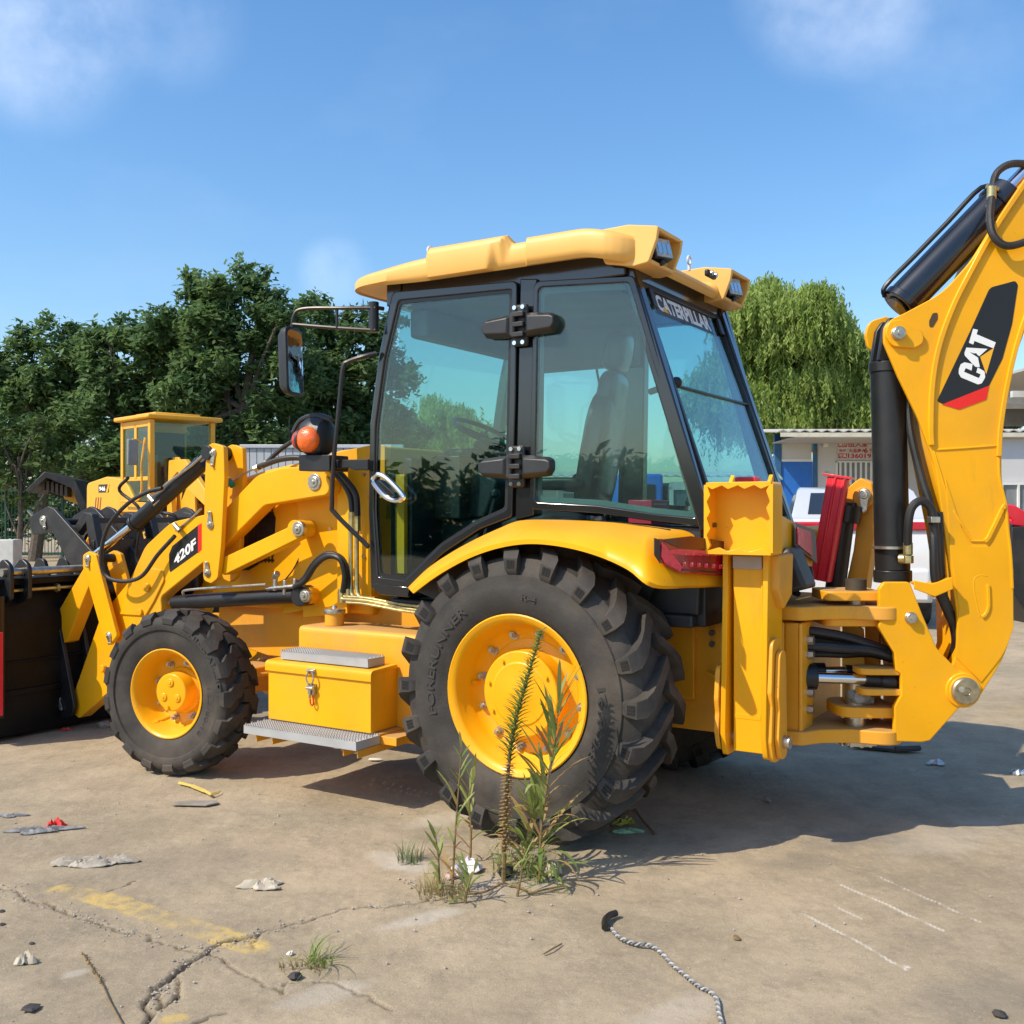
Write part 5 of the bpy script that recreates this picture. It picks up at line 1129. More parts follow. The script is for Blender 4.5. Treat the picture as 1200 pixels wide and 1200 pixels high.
# ================================================================== THE GROUND: one sheet, finely modelled near the camera
def vn(x, y, sc, seed):
    g = np.random.default_rng(seed).random((256, 256)); X = x/sc+1000.3; Y = y/sc+1000.7
    xi = np.floor(X).astype(int); yi = np.floor(Y).astype(int); fx = X-xi; fy = Y-yi; fx = fx*fx*(3-2*fx); fy = fy*fy*(3-2*fy)
    a = g[xi % 256, yi % 256]; b_ = g[(xi+1) % 256, yi % 256]; c = g[xi % 256, (yi+1) % 256]; d = g[(xi+1) % 256, (yi+1) % 256]
    return (a*(1-fx)+b_*fx)*(1-fy)+(c*(1-fx)+d*fx)*fy
def fbm(x, y, sc, seed, o=4):
    s = 0; a = .5; t = 0
    for i in range(o): s = s+a*vn(x, y, sc/2**i, seed+i); t += a; a *= .55
    return s/t
def axis(lo, hi, f0, f1, st, gr=1.13):
    c = list(np.arange(f0, f1+st/2, st)); s = st; p = f1
    while p < hi: s = min(s*gr, 12); p += s; c.append(p)
    s = st; p = f0; d = []
    while p > lo: s = min(s*gr, 12); p -= s; d.append(p)
    return np.array(d[::-1]+c)
gx = axis(-160, 160, -2.9, 3.3, .0085); gy = axis(-30, 260, 2.85, 5.5, .0085)
GXX, GYY = np.meshgrid(gx, gy); near = ((GYY < 14) & (GYY > 0) & (abs(GXX) < 10)).astype(float)
Z = (fbm(GXX, GYY, 1.7, 3)-.5)*.012*near + (fbm(GXX, GYY, .22, 11, 3)-.5)*.0050*near+(vn(GXX, GYY, .03, 21)-.5)*.0026*near+(vn(GXX, GYY, .017, 22)-.5)*.0014*near
def segd(pts, jit=.0, wob=0.0, seed=0):
    P_ = [G(*p)[:2] for p in pts]; D = np.full(GXX.shape, 9.0)
    X = GXX+(fbm(GXX, GYY, .10, 40+seed, 3)-.5)*jit; Y = GYY+(fbm(GXX, GYY, .10, 50+seed, 3)-.5)*jit
    for a, b_ in zip(P_, P_[1:]):
        ax_, ay_ = a; bx_, by_ = b_; dx, dy = bx_-ax_, by_-ay_; L2 = dx*dx+dy*dy
        t = np.clip(((X-ax_)*dx+(Y-ay_)*dy)/L2, 0, 1); D = np.minimum(D, np.hypot(X-ax_-t*dx, Y-ay_-t*dy))
    return D
crack = np.zeros(GXX.shape)
for k, (pts, w) in enumerate((([(160, 1215), (172, 1180), (190, 1157), (222, 1130), (245, 1118), (262, 1108), (290, 1098)], .011), ([(290, 1098), (330, 1085), (380, 1072), (430, 1062), (490, 1058), (520, 1040)], .006), ([(-40, 1030), (0, 1042), (50, 1060), (120, 1085), (180, 1103), (245, 1119)], .004), ([(205, 1145), (212, 1160), (200, 1172), (186, 1180), (178, 1192)], .006), ([(190, 1157), (184, 1168), (190, 1180)], .006), ([(330, 1165), (342, 1152), (380, 1150), (420, 1163), (465, 1183)], .003), ([(128, 1046), (150, 1035), (162, 1033)], .004), ([(245, 1119), (270, 1130), (330, 1165)], .002), ([(300, 1094), (300, 1112)], .003), ([(225, 1200), (250, 1190), (272, 1183)], .005))):
    d = segd(pts, .075, seed=k); wn_ = w*(.55+.9*fbm(GXX, GYY, .07, 70+k, 2)); crack = np.maximum(crack, np.clip(1.25-d/wn_, 0, 1)); Z += (.0022*(vn(GXX, GYY, .02, 60+k)-.6))*np.exp(-(d/.03)**2)
Z -= crack*.020
inside = lambda pts: None
def band(pts, w, seed): 
    d = segd(pts, .03, seed=seed); return np.clip((w-d)/.012, 0, 1)
paint = band([(72, 1043), (110, 1052), (160, 1066), (215, 1083), (272, 1101), (302, 1110)], .065, 3)*np.clip((fbm(GXX, GYY, .16, 90, 5)-.20)*3.0, 0, 1)*np.clip((fbm(GXX, GYY, .028, 95, 3)-.25)*2.6, .25, 1)
paint = np.maximum(paint, .8*band([(195, 1196), (212, 1193)], .03, 5))
paint = np.maximum(paint, .45*band([(20, 880), (120, 905), (170, 915)], .02, 6)*0)
chalk = np.zeros(GXX.shape)
for pts, w, s_ in (([(985, 1037), (1045, 1063), (1105, 1090)], .007, .8), ([(1030, 1028), (1080, 1050), (1148, 1080)], .006, .7), ([(940, 1070), (1000, 1100), (1062, 1136)], .007, .85), ([(1058, 1132), (1064, 1133)], .012, .8), ([(978, 1061), (1010, 1076)], .007, .5), ([(430, 912), (505, 930)], .005, .9), ([(425, 917), (495, 933)], .005, .7)):
    chalk = np.maximum(chalk, s_*np.clip((w-segd(pts, .01))/.004, 0, 1)*np.clip((vn(GXX, GYY, .035, 120)-.15)*3, .2, 1))
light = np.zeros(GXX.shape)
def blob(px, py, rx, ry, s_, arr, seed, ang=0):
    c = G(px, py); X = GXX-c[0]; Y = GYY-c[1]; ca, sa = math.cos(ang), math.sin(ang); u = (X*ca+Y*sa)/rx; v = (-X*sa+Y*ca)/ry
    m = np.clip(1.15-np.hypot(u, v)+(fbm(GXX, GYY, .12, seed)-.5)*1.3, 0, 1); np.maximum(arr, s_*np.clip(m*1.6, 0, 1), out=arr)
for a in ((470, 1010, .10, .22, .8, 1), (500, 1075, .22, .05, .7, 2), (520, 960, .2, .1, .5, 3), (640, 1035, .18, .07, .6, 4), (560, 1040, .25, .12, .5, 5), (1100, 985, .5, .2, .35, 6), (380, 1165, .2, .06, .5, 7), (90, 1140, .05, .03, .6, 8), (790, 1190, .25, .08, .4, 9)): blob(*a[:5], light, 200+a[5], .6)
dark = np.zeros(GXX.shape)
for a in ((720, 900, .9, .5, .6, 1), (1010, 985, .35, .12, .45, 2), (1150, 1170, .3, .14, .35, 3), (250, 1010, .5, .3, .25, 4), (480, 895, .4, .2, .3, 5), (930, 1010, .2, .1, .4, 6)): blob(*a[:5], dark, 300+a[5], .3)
def gridmesh(name, X, Y, Z, attrs):
    ny, nx = X.shape; co = np.stack([X, Y, Z], -1).reshape(-1, 3).astype(np.float32)
    i = np.arange((ny-1)*(nx-1)); r = i//(nx-1); c = i % (nx-1); a = r*nx+c
    F_ = np.stack([a, a+1, a+nx+1, a+nx], -1).astype(np.int32); me = bpy.data.meshes.new(name)
    me.vertices.add(len(co)); me.vertices.foreach_set('co', co.ravel()); me.loops.add(F_.size); me.loops.foreach_set('vertex_index', F_.ravel())
    me.polygons.add(len(F_)); me.polygons.foreach_set('loop_start', np.arange(0, F_.size, 4, dtype=np.int32)); me.polygons.foreach_set('use_smooth', np.ones(len(F_), bool))
    for k, v in attrs.items():
        at = me.attributes.new(k, 'FLOAT', 'POINT'); at.data.foreach_set('value', v.ravel().astype(np.float32))
    me.update(calc_edges=True); return me
me = gridmesh('ground', GXX, GYY, Z, {'crack': crack, 'paint': paint, 'chalk': chalk, 'light': light, 'dark': dark})
def concrete():
    m = bpy.data.materials.new('worn_concrete'); m.use_nodes = True; t = m.node_tree; N = t.nodes; L = t.links; b = N['Principled BSDF']
    tc = N.new('ShaderNodeTexCoord').outputs['Object']
    def noise(sc, det=6, ro=.6, vec=None):
        n = N.new('ShaderNodeTexNoise'); n.inputs['Scale'].default_value = sc; n.inputs['Detail'].default_value = det; n.inputs['Roughness'].default_value = ro; L.new(vec or tc, n.inputs['Vector']); return n.outputs['Fac']
    def ramp(f, a, c, b0=0, b1=1):
        r = N.new('ShaderNodeMapRange'); r.inputs['From Min'].default_value = a; r.inputs['From Max'].default_value = c; r.inputs['To Min'].default_value = b0; r.inputs['To Max'].default_value = b1; L.new(f, r.inputs['Value']); return r.outputs[0]
    def mix(f, a, c):
        x = N.new('ShaderNodeMix'); x.data_type = 'RGBA'
        L.new(f, x.inputs['Factor'])
        for s_, v in ((x.inputs[6], a), (x.inputs[7], c)):
            if isinstance(v, tuple): s_.default_value = (*v, 1)
            else: L.new(v, s_)
        return x.outputs[2]
    def att(n): a = N.new('ShaderNodeAttribute'); a.attribute_name = n; return a.outputs['Fac']
    c = mix(ramp(noise(.75, 9, .68), .40, .60), (.45, .36, .240), (.30, .247, .165))
    c = mix(ramp(noise(2.6, 9, .7), .48, .75, 0, .55), c, (.54, .445, .305))
    c = mix(ramp(noise(1.7, 9, .72), .53, .66, 0, .5), c, (.24, .205, .145)); c = mix(ramp(noise(5.5, 8, .75), .50, .68, 0, .5), c, (.205, .170, .118))
    c = mix(ramp(noise(34, 5, .7), .50, .80, 0, .38), c, (.56, .48, .36))
    c = mix(ramp(noise(70, 3, .6), .60, .78, 0, .45), c, (.14, .12, .10))
    c = mix(ramp(noise(190, 4, .7), .52, .72, 0, .55), c, (.15, .13, .10)); c = mix(ramp(noise(120, 4, .75), .56, .74, 0, .5), c, (.60, .54, .44))
    v = N.new('ShaderNodeTexVoronoi'); v.inputs['Scale'].default_value = 26; L.new(tc, v.inputs['Vector'])
    c = mix(ramp(v.outputs['Distance'], .05, .11, .55, 0), c, (.50, .46, .40))
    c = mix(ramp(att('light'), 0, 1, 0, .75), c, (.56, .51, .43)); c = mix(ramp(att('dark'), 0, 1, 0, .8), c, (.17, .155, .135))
    c = mix(ramp(att('paint'), 0, 1, 0, .80), c, (.62, .44, .13)); c = mix(att('chalk'), c, (.70, .66, .58)); c = mix(ramp(att('crack'), .0, .8, 0, .9), c, (.06, .05, .042))
    # far off the yard turns to dusty earth
    sx = N.new('ShaderNodeSeparateXYZ'); L.new(tc, sx.inputs[0]); c = mix(ramp(sx.outputs['Y'], 30, 60, 0, .6), c, (.33, .27, .20))
    L.new(c, b.inputs['Base Color']); b.inputs['Roughness'].default_value = .88; b.inputs['Specular IOR Level'].default_value = .3
    bu = N.new('ShaderNodeBump'); bu.inputs['Strength'].default_value = .7; bu.inputs['Distance'].default_value = .007
    ad = N.new('ShaderNodeMath'); ad.operation = 'ADD'; L.new(noise(110, 8, .8), ad.inputs[0]); L.new(noise(9, 6, .7), ad.inputs[1]); L.new(ad.outputs[0], bu.inputs['Height']); L.new(bu.outputs[0], b.inputs['Normal'])
    return m
me.materials.append(concrete())
go = bpy.data.objects.new('ground', me); COL.objects.link(go); go['kind'] = 'structure'

# ================================================================== foliage
def quadmesh(name, C, U, V, mats, rnd_=None, fold=0.25):
    """leaf faces: centre C, half-length U, half-width V; each is a folded pair of triangles pairs (4-point blade)"""
    n = len(C); Nn = np.cross(U, V); Nn /= (np.linalg.norm(Nn, axis=1, keepdims=True)+1e-9)
    w = np.linalg.norm(V, axis=1, keepdims=True)
    v = np.stack([C-U, C+V-U*.1+Nn*w*fold, C+U, C-V-U*.1+Nn*w*fold], 1).reshape(-1, 3).astype(np.float32)
    me = bpy.data.meshes.new(name); me.vertices.add(4*n); me.vertices.foreach_set('co', v.ravel())
    fi = (np.arange(n)[:, None]*4+np.array([[0, 1, 2, 0, 2, 3]])).astype(np.int32)
    me.loops.add(6*n); me.loops.foreach_set('vertex_index', fi.ravel()); me.polygons.add(2*n); me.polygons.foreach_set('loop_start', np.arange(0, 6*n, 3, dtype=np.int32))
    at = me.attributes.new('tone', 'FLOAT', 'POINT'); r = rng.random(n) if rnd_ is None else rnd_; at.data.foreach_set('value', np.repeat(r, 4).astype(np.float32))
    me.materials.append(mats); me.update(calc_edges=True); return me
def leafmat(name, c0, c1, trans=.35, rough=.55):
    m = bpy.data.materials.new(name); m.use_nodes = True; t = m.node_tree; N = t.nodes; L = t.links; b = N['Principled BSDF']; o = N['Material Output']
    a = N.new('ShaderNodeAttribute'); a.attribute_name = 'tone'; x = N.new('ShaderNodeMix'); x.data_type = 'RGBA'; L.new(a.outputs['Fac'], x.inputs['Factor']); x.inputs[6].default_value = (*c0, 1); x.inputs[7].default_value = (*c1, 1)
    L.new(x.outputs[2], b.inputs['Base Color']); b.inputs['Roughness'].default_value = rough; b.inputs['Specular IOR Level'].default_value = .35
    tr = N.new('ShaderNodeBsdfTranslucent'); L.new(x.outputs[2], tr.inputs[0]); mx = N.new('ShaderNodeMixShader'); mx.inputs[0].default_value = trans; L.new(b.outputs[0], mx.inputs[1]); L.new(tr.outputs[0], mx.inputs[2]); L.new(mx.outputs[0], o.inputs[0]); return m
LFD = leafmat('dark_tree_leaves', (.062, .135, .055), (.185, .285, .095), .5)
LFM = leafmat('mid_tree_leaves', (.045, .090, .028), (.12, .18, .045))
LFB = leafmat('bright_leaves', (.07, .13, .025), (.18, .26, .05))
LFW = leafmat('willow_leaves', (.22, .33, .065), (.50, .60, .18), .55)
BARK = mat('tree_bark', (.10, .08, .06), .9, var=.3, vs=9, bump=.8, bs=20)
def unit(n):
    v = rng.normal(size=(n, 3)); return v/np.linalg.norm(v, axis=1, keepdims=True)
def leafcloud(clumps, per, size, asp=.45, flat=.6):
    """clumps: (x,y,z,r); leaves gathered in sprays on the upper shells of the clumps"""
    C, U, V, T = [], [], [], []
    for (x, y, z, r) in clumps:
        n = int(per*(r**2)); ns = max(6, n//9); d = unit(ns); d[:, 2] = d[:, 2]*.8+.12; rad = r*(.62+.45*rng.random(ns)**.7)[:, None]
        sc = np.array([x, y, z])+d*rad*np.array([1, 1, .78]); tone = rng.random()*.5
        for k in range(9):
            off = unit(ns)*size*1.3*rng.random((ns, 1)); c = sc+off; u = unit(ns)*np.array([1, 1, .55]); u = u+d*.5; u /= np.linalg.norm(u, axis=1, keepdims=True)
            nn = unit(ns)*.7+d*.5+np.array([0, 0, .8]); v = np.cross(nn, u); v /= np.linalg.norm(v, axis=1, keepdims=True)+1e-9
            s_ = size*(.6+.8*rng.random((ns, 1))); C.append(c); U.append(u*s_*.5); V.append(v*s_*asp*.5); T.append(np.clip(tone+rng.random(ns)*.6, 0, 1))
    return np.concatenate(C), np.concatenate(U), np.concatenate(V), np.concatenate(T)
def limbs(base, top, clumps, r0, nb):
    b = MB(); base = Vector(base); top = Vector(top); mid = base.lerp(top, .5)+Vector((random.uniform(-.3, .3), random.uniform(-.3, .3), 0))
    tr = smooth_path([base, mid, top], 5); b.tube([base, mid, top], (r0, r0*.35), 10, 5)
    for c in random.sample(clumps, min(nb, len(clumps))):
        s = tr[random.randint(3, len(tr)-2)]; e = Vector(c[:3]); m_ = s.lerp(e, .5)+Vector((random.uniform(-.4, .4), random.uniform(-.4, .4), random.uniform(-.1, .5)))
        b.tube([s, m_, e], (r0*.36, r0*.06), 6, 4)
        for _ in range(2):
            e2 = e+Vector((random.uniform(-1, 1), random.uniform(-1, 1), random.uniform(-.5, .9)))*c[3]*.8; b.tube([m_, e.lerp(e2, .5), e2], (r0*.12, r0*.03), 5, 3)
    return b
def tree(px, D, crown, label, m, group, per=1350, size=.23, name='broadleaf_tree', stems=1, r0=.2, extra=()):
    """crown = [(px,py,radius_px)] lobes seen at distance D; depth comes from the clumps themselves"""
    s = D/FP; X0 = (px-600)*s; M = Matrix.Translation((X0, D, 0)); T = bpy.data.objects.new(name, None); COL.objects.link(T); T.matrix_world = M; FR[T.name] = M.copy(); tag(T, label, 'tree', group)
    cl = []
    for (cx, cy, r) in crown:
        R0 = r*s; cx_ = (cx-600)*s-X0; cz = CH-(cy-600)*s
        n = max(4, int(7+R0*R0*4.2))
        for i in range(n):
            d = unit(1)[0]; k = R0*(.35+.55*random.random()); q = R0*random.uniform(.26, .46)
            cl.append((cx_+d[0]*k, d[1]*k*1.1+random.uniform(-.5, .5)*R0*.3, max(q*.6, cz+d[2]*k), q))
    C, U, V, Tn = leafcloud(cl, per, size)
    part('crown', quadmesh('crown', C, U, V, m, Tn), m, T)
    top = max(c[2] for c in cl)*.75
    b = MB()
    for k in range(stems):
        q = limbs((random.uniform(-.4, .4)*k, random.uniform(-.3, .3)*k, -.1), (random.uniform(-.8, .8), random.uniform(-.5, .5), top), cl, r0*(1-.2*k), 9)
        b.add(q.v, q.f)
    part('trunk', b, BARK, T, sharp=0)
    return T
GT = 'trees along the left edge of the yard'
tree(285, 30, [(262, 345, 42), (300, 335, 34), (235, 345, 28), (330, 375, 44), (270, 400, 55), (215, 400, 45), (300, 450, 55), (230, 460, 50), (340, 440, 45), (255, 520, 50), (320, 515, 50)], 'tallest dark green tree, its top rising just left of the wing mirror', LFD, GT, stems=2, r0=.26)
tree(165, 31, [(185, 395, 40), (150, 390, 30), (120, 410, 36), (175, 440, 52), (120, 460, 48), (215, 440, 40), (160, 510, 50), (205, 500, 45), (120, 545, 40), (185, 555, 40)], 'dark green tree with a flat uneven top, straight behind the small yellow loader', LFD, GT, stems=2, r0=.22)
tree(40, 32, [(60, 395, 28), (25, 400, 24), (85, 420, 34), (40, 440, 44), (90, 480, 45), (10, 470, 40), (-30, 430, 40), (50, 520, 40), (-25, 500, 40)], 'dark tree at the left edge of the picture, above the green fence', LFD, GT, stems=1, r0=.22)
tree(395, 33, [(370, 380, 34), (410, 385, 34), (440, 395, 34), (390, 430, 48), (430, 450, 48), (350, 480, 45), (400, 500, 50), (470, 440, 30), (465, 500, 40), (370, 530, 36), (430, 535, 40)], 'dark green tree beside the cab, right behind the wing mirror', LFD, GT, stems=3, r0=.2)
tree(20, 27, [(15, 520, 34), (45, 500, 26), (-15, 540, 34), (60, 545, 26), (20, 570, 30)], 'lighter green bushy tree low down at the left edge, in front of the dark trees', LFM, None, per=520, size=.2, r0=.1)
tree(108, 34, [(105, 535, 12), (118, 548, 12), (96, 552, 10), (125, 530, 9)], 'small bright green bush between the hood of the small loader and the dark trees', LFB, None, per=800, size=.16, r0=.05, name='bush')
# low dark undergrowth behind the fence
def hedge(x0, x1, D, h, m, name, label, per=500, size=.2, cat='hedge'):
    cl = []
    n = int((x1-x0)/.7)
    for i in range(n):
        for k in range(5): cl.append((x0+(x1-x0)*(i+random.random())/n, D+random.uniform(-.8, .8), random.uniform(.15, 1)*h, random.uniform(.5, .85)))
    C, U, V, T = leafcloud(cl, per, size); o = part(name, quadmesh(name, C, U, V, m, T), m); tag(o, label, cat); return o
hedge(-27, -3.5, 36.5, 4.6, LFD, 'hedge', 'long dark hedge under the trees behind the green fence', per=420, size=.28)
tag(hedge(-70, -12, 62, 9, LFD, 'far_wood', None, per=60, size=.7), kind='stuff'); bpy.data.objects['far_wood'].pop('category', None)
# low trees on the side of the yard behind the viewer: the panes mirror them
cl = []
for i in range(34):
    t = i/33; a_ = R(165+t*60); rr2 = 34+random.uniform(-2, 2)
    for k in range(3): cl.append((rr2*math.cos(a_)+random.uniform(-1, 1), rr2*math.sin(a_)+random.uniform(-1, 1), random.uniform(.2, 3.0), random.uniform(.9, 1.7)))
C, U, V, T = leafcloud(cl, 190, .55); tag(part('far_wood', quadmesh('far_wood', C, U, V, LFD, T), LFD), kind='stuff')
# willows
def willow(px, D, lobes, label, group=None, m=LFW, dens=1.0):
    s = D/FP; X0 = (px-600)*s; M = Matrix.Translation((X0, D, 0)); T = bpy.data.objects.new('willow_tree', None); COL.objects.link(T); T.matrix_world = M; FR[T.name] = M.copy(); tag(T, label, 'tree', group)
    C, U, V, Tn = [], [], [], []; cl = []
    for (cx, cy, r) in lobes:
        R0 = r*s; c0 = np.array([(cx-600)*s-X0, random.uniform(-1.5, 1.0), CH-(cy-600)*s]); cl.append((*c0, R0*.6)); nt = int(26*dens*(r/40)**2)+4
        d = unit(nt); d[:, 2] = np.abs(d[:, 2])*1.2-.35; tc_ = c0+d*R0*rng.uniform(.45, 1.0, (nt, 1))
        for t_ in range(nt):                                # each spray: a fountain of hanging strands
            ns = int(34*rng.uniform(.6, 1.4)); rad = rng.uniform(.35, .75); tone = rng.random()*.6; Ls = rng.uniform(.7, 1.9)
            off = rng.normal(size=(ns, 3))*np.array([rad, rad, .22])*.6; st = tc_[t_]+off; st[:, 2] -= (off[:, 0]**2+off[:, 1]**2)*.5
            L_ = Ls*(.5+.6*rng.random(ns)); sway = rng.normal(size=(ns, 2))*.10+d[t_, :2]*.15; K = 15
            for k in range(K):
                t = (k+rng.random(ns))/K; p = st.copy(); p[:, :2] += sway*t[:, None]; p[:, 2] -= L_*t; p += rng.normal(size=(ns, 3))*.035; ok = p[:, 2] > .3
                u = np.stack([rng.normal(size=ns)*.6, rng.normal(size=ns)*.6, -np.ones(ns)], 1); u /= np.linalg.norm(u, axis=1, keepdims=True); v = np.cross(u, unit(ns)); v /= np.linalg.norm(v, axis=1, keepdims=True)
                s_ = (.045+.055*rng.random((ns, 1)))*D/30; C.append(p[ok]); U.append((u*s_)[ok]); V.append((v*s_*.30)[ok]); Tn.append(np.clip(tone+rng.random(ns)*.4, 0, 1)[ok])
    part('crown', quadmesh('crown', np.concatenate(C), np.concatenate(U), np.concatenate(V), m, np.concatenate(Tn)), m, T)
    b = limbs((0, 0, -.1), (.3, 0, max(c[2] for c in cl)*.7), cl, .3, 10); part('trunk', b, BARK, T, sharp=0); return T
willow(925, 44, [(890, 350, 30), (915, 345, 28), (945, 355, 26), (870, 385, 34), (905, 390, 40), (950, 390, 36), (985, 400, 30), (860, 430, 40), (900, 440, 42), (945, 440, 42), (990, 440, 36), (870, 480, 40), (920, 480, 42), (965, 480, 42), (1005, 470, 34), (1010, 430, 26), (1030, 480, 34), (1012, 412, 24), (1050, 500, 34), (830, 460, 40), (880, 365, 34), (925, 370, 34), (965, 380, 32)], 'big pale green willow with hanging branches behind the white workshop')
willow(525, 46, [(520, 490, 32), (495, 505, 28), (550, 510, 30), (530, 530, 34), (575, 530, 28), (470, 520, 30)], 'light green willow seen through the door glass of the cab', dens=.9)
tree(1150, 50, [(1175, 485, 18), (1185, 500, 16), (1160, 520, 20)], 'small green tree between the boom and the grey canopy', LFM, None, per=300, size=.25)

# ================================================================== left background
WALL = mat('pale_metal_sheet', (.52, .55, .58), .55, .1, var=.06, vs=2, dirt=(.3, .27, .22), dirtamt=.2)
D = 23.5; s = D/FP; x0, x1 = (284-600)*s, (470-600)*s; zt = CH+(600-521)*s
T = thing('site_wall', Frame(x0, D, 0), 'long pale grey sheet metal wall behind the arm of the big loader', 'wall')
n = 22; w = (x1-x0)/n; pm = MB().box(.01, w-.01, 0, .05, 0, zt-.08).mesh('wall_panel', WALL)
for i in range(n): part('wall_panel', pm, WALL, T, loc=(i*w, 0, 0))
part('wall_coping', MB().box(-.05, x1-x0+.05, -.05, .10, zt-.08, zt), WALL, T, .01)
D = 52; s = D/FP
T = thing('low_building', Frame((78-600)*s, D, 0), 'pale low building showing through the gap in the dark trees', 'building')
part('wall', MB().box(0, 45*s, 0, 6, 0, CH+(600-525)*s), WHT, T, .02)
part('roof', MB().prism([(-.4, CH+76*s), (3, CH+92*s), (6.4, CH+76*s)], -.3, 45*s+.3, ax='x'), mat('pale_roof', (.5, .52, .54), .6), T, .02)
part('window', MB().box(20*s, 36*s, -.03, .02, 2.2, 3.8), DEB, T); 
# green mesh fence
FG = mat('dark_green_fence_paint', (.012, .07, .05), .45)
D = 34; s = D/FP
T = thing('mesh_fence', Frame((-60-600)*s, D, 0), 'dark green wire fence standing in front of the hedge at the left', 'fence')
L_ = 200*s; hz = CH+(600-572)*s; b = MB()
pmesh = MB().box(-.03, .03, -.03, .03, 0, hz+.1).mesh('fence_post', FG)
for i in range(4): part('fence_post', pmesh, FG, T, loc=(i*L_/3, 0, 0))
for i in range(int(L_/.11)): b.box(i*.11-.008, i*.11+.008, -.01, .01, .1, hz)
for z in (.15, .7, 1.3, 1.9, hz-.1): b.box(0, L_, -.012, .012, z, z+.03)
tag(part('fence_wires', b, FG, T, sharp=0), kind='stuff')
# rubbish, block and dry grass far left
D_ = G(5, 648)[1]
b = MB().box(-.35, .35, -.2, .2, 0, .95); o = part('concrete_block', b, mat('pale_block', (.55, .55, .52), .8, var=.1, bump=.3), None, .02, loc=((2-600)/FP*22, 22, 0)); tag(o, 'pale concrete block at the left edge in front of the green fence', 'block')
b = MB(); v = [(-.5, 0, 0), (.35, .1, 0), (.5, -.2, 0), (.3, 0, .28), (.05, .1, .34), (-.2, .05, .16), (-.1, -.25, .03)]
b.add(v, [(0, 5, 6), (5, 4, 6), (4, 3, 6), (3, 2, 6), (0, 1, 5), (1, 4, 5), (1, 3, 4), (1, 2, 3), (0, 6, 2, 1)]); g_ = G(36, 652); o = part('plastic_sack', b, WHT, None, loc=(g_[0]*.48, g_[1]*.48, .0)); tag(o, 'torn white sack lying on the yard behind the bucket', 'sack')
def tuft(name, x, y, n, h, spread, m, label, cat, lean=.6, wd=.006, group=None, seg=5, z0=0, parent=None, kind=None):
    b = MB()
    for i in range(n):
        a = random.uniform(0, 2*math.pi); L_ = h*random.uniform(.5, 1.1); r = spread*random.random()**.6; c = Vector((x+r*math.cos(a+1), y+r*math.sin(a+1), z0)); ln = lean*random.uniform(.3, 1.2); p = []
        for k in range(seg+1):
            t = k/seg; q = c+Vector((math.cos(a)*ln*L_*t*t, math.sin(a)*ln*L_*t*t, L_*(t-.45*ln*t*t*t))); w = wd*(1-t*.92)*random.uniform(.8, 1.2); sd = Vector((-math.sin(a), math.cos(a), 0))*w; p.append((q-sd, q+sd))
        o_ = len(b.v); b.v += [tuple(e) for pr in p for e in pr]; b.f += [(o_+2*k, o_+2*k+1, o_+2*k+3, o_+2*k+2) for k in range(seg)]; b.m += [0]*seg
    me = bpy.data.meshes.new(name); me.from_pydata(b.v, [], b.f); at = me.attributes.new('tone', 'FLOAT', 'POINT'); nb = len(b.v)//(2*(seg+1)); at.data.foreach_set('value', np.repeat(rng.random(nb), 2*(seg+1)).astype(np.float32)); me.materials.append(m); me.update()
    o = part(name, me, m, parent)
    if parent is None: tag(o, label, cat, group, kind)
    return o
DRY = leafmat('dry_grass', (.32, .25, .11), (.48, .40, .20), .3, .8)
GRN = leafmat('fresh_grass', (.16, .25, .05), (.38, .44, .15), .45)
g_ = ((22-600)/FP*17, 17)
tuft('dry_grass_clump', g_[0]-.1, g_[1], 260, .75, .55, DRY, 'dry straw coloured grass clump by the left edge behind the bucket', 'grass', .7, .012)

# ================================================================== small yellow wheel loader behind
FL = Frame(-7.08+.7*.707, 20+.7*.707, -45)
WL = thing('wheel_loader', FL, 'small yellow wheel loader with a boxy cab, parked in front of the dark trees', 'wheel loader')
YBG = mat('loader_yellow', (.82, .40, .02), .4, var=.05, dirt=DUST, dirtamt=.2)
yl, yr = .70, -.70
b = MB().box(-1.30, -1.20, yr, yl, 1.55, 3.36).box(-.08, .02, yr, yr+.10, 1.55, 3.36).box(-.08, .02, yl-.1, yl, 1.55, 3.36)
b.prism([(-1.20, 1.55), (-.08, 1.55), (-.08, 1.72), (-.62, 1.74), (-.95, 2.05), (-1.2, 2.2)], yr, yr+.08).box(-1.2, -.08, yr+.01, yr+.07, 3.22, 3.36).box(-1.2, -.08, yr+.02, yr+.06, 2.16, 2.24).box(-.70, -.60, yr+.01, yr+.07, 2.2, 3.3)
CB = part('cab', b, YBG, WL, .01)
part('door_glass', MB().box(-1.2, -.08, yr+.03, yr+.04, 1.6, 3.22), GLS, CB); part('windscreen', MB().box(-.02, -.01, yr+.1, yl-.1, 1.7, 3.30), GLS, CB); part('side_glass', MB().box(-1.2, -.08, yl-.05, yl-.04, 1.6, 3.22), GLS, CB)
part('roof', MB().box(-1.42, .16, yr-.10, yl+.10, 3.37, 3.46).box(-1.1, -.2, yr+.2, yl-.2, 3.46, 3.53), YBG, WL, .03)
part('cab_interior', MB().box(-1.2, -.1, yr+.12, yl-.12, 1.56, 1.95).box(-1.0, -.6, -.25, .25, 1.95, 2.7).box(-1.19, -1.15, yr+.1, yl-.06, 1.9, 3.2), PLA, WL, .02)
hp = rnd([(-3.0, 1.15), (-1.31, 1.15), (-1.31, 2.22), (-2.0, 2.28), (-2.98, 2.16, .15)])
HD_ = part('hood', MB().prism(hp, yr+.0, yl-.0), YBG, WL, .03)
b = MB()
for i in range(3):
    x = -2.62+i*.12; b.prism([(x, 1.30), (x+.05, 1.30), (x+.17, 1.85), (x+.12, 1.85)], yr-.004, yr-.002)
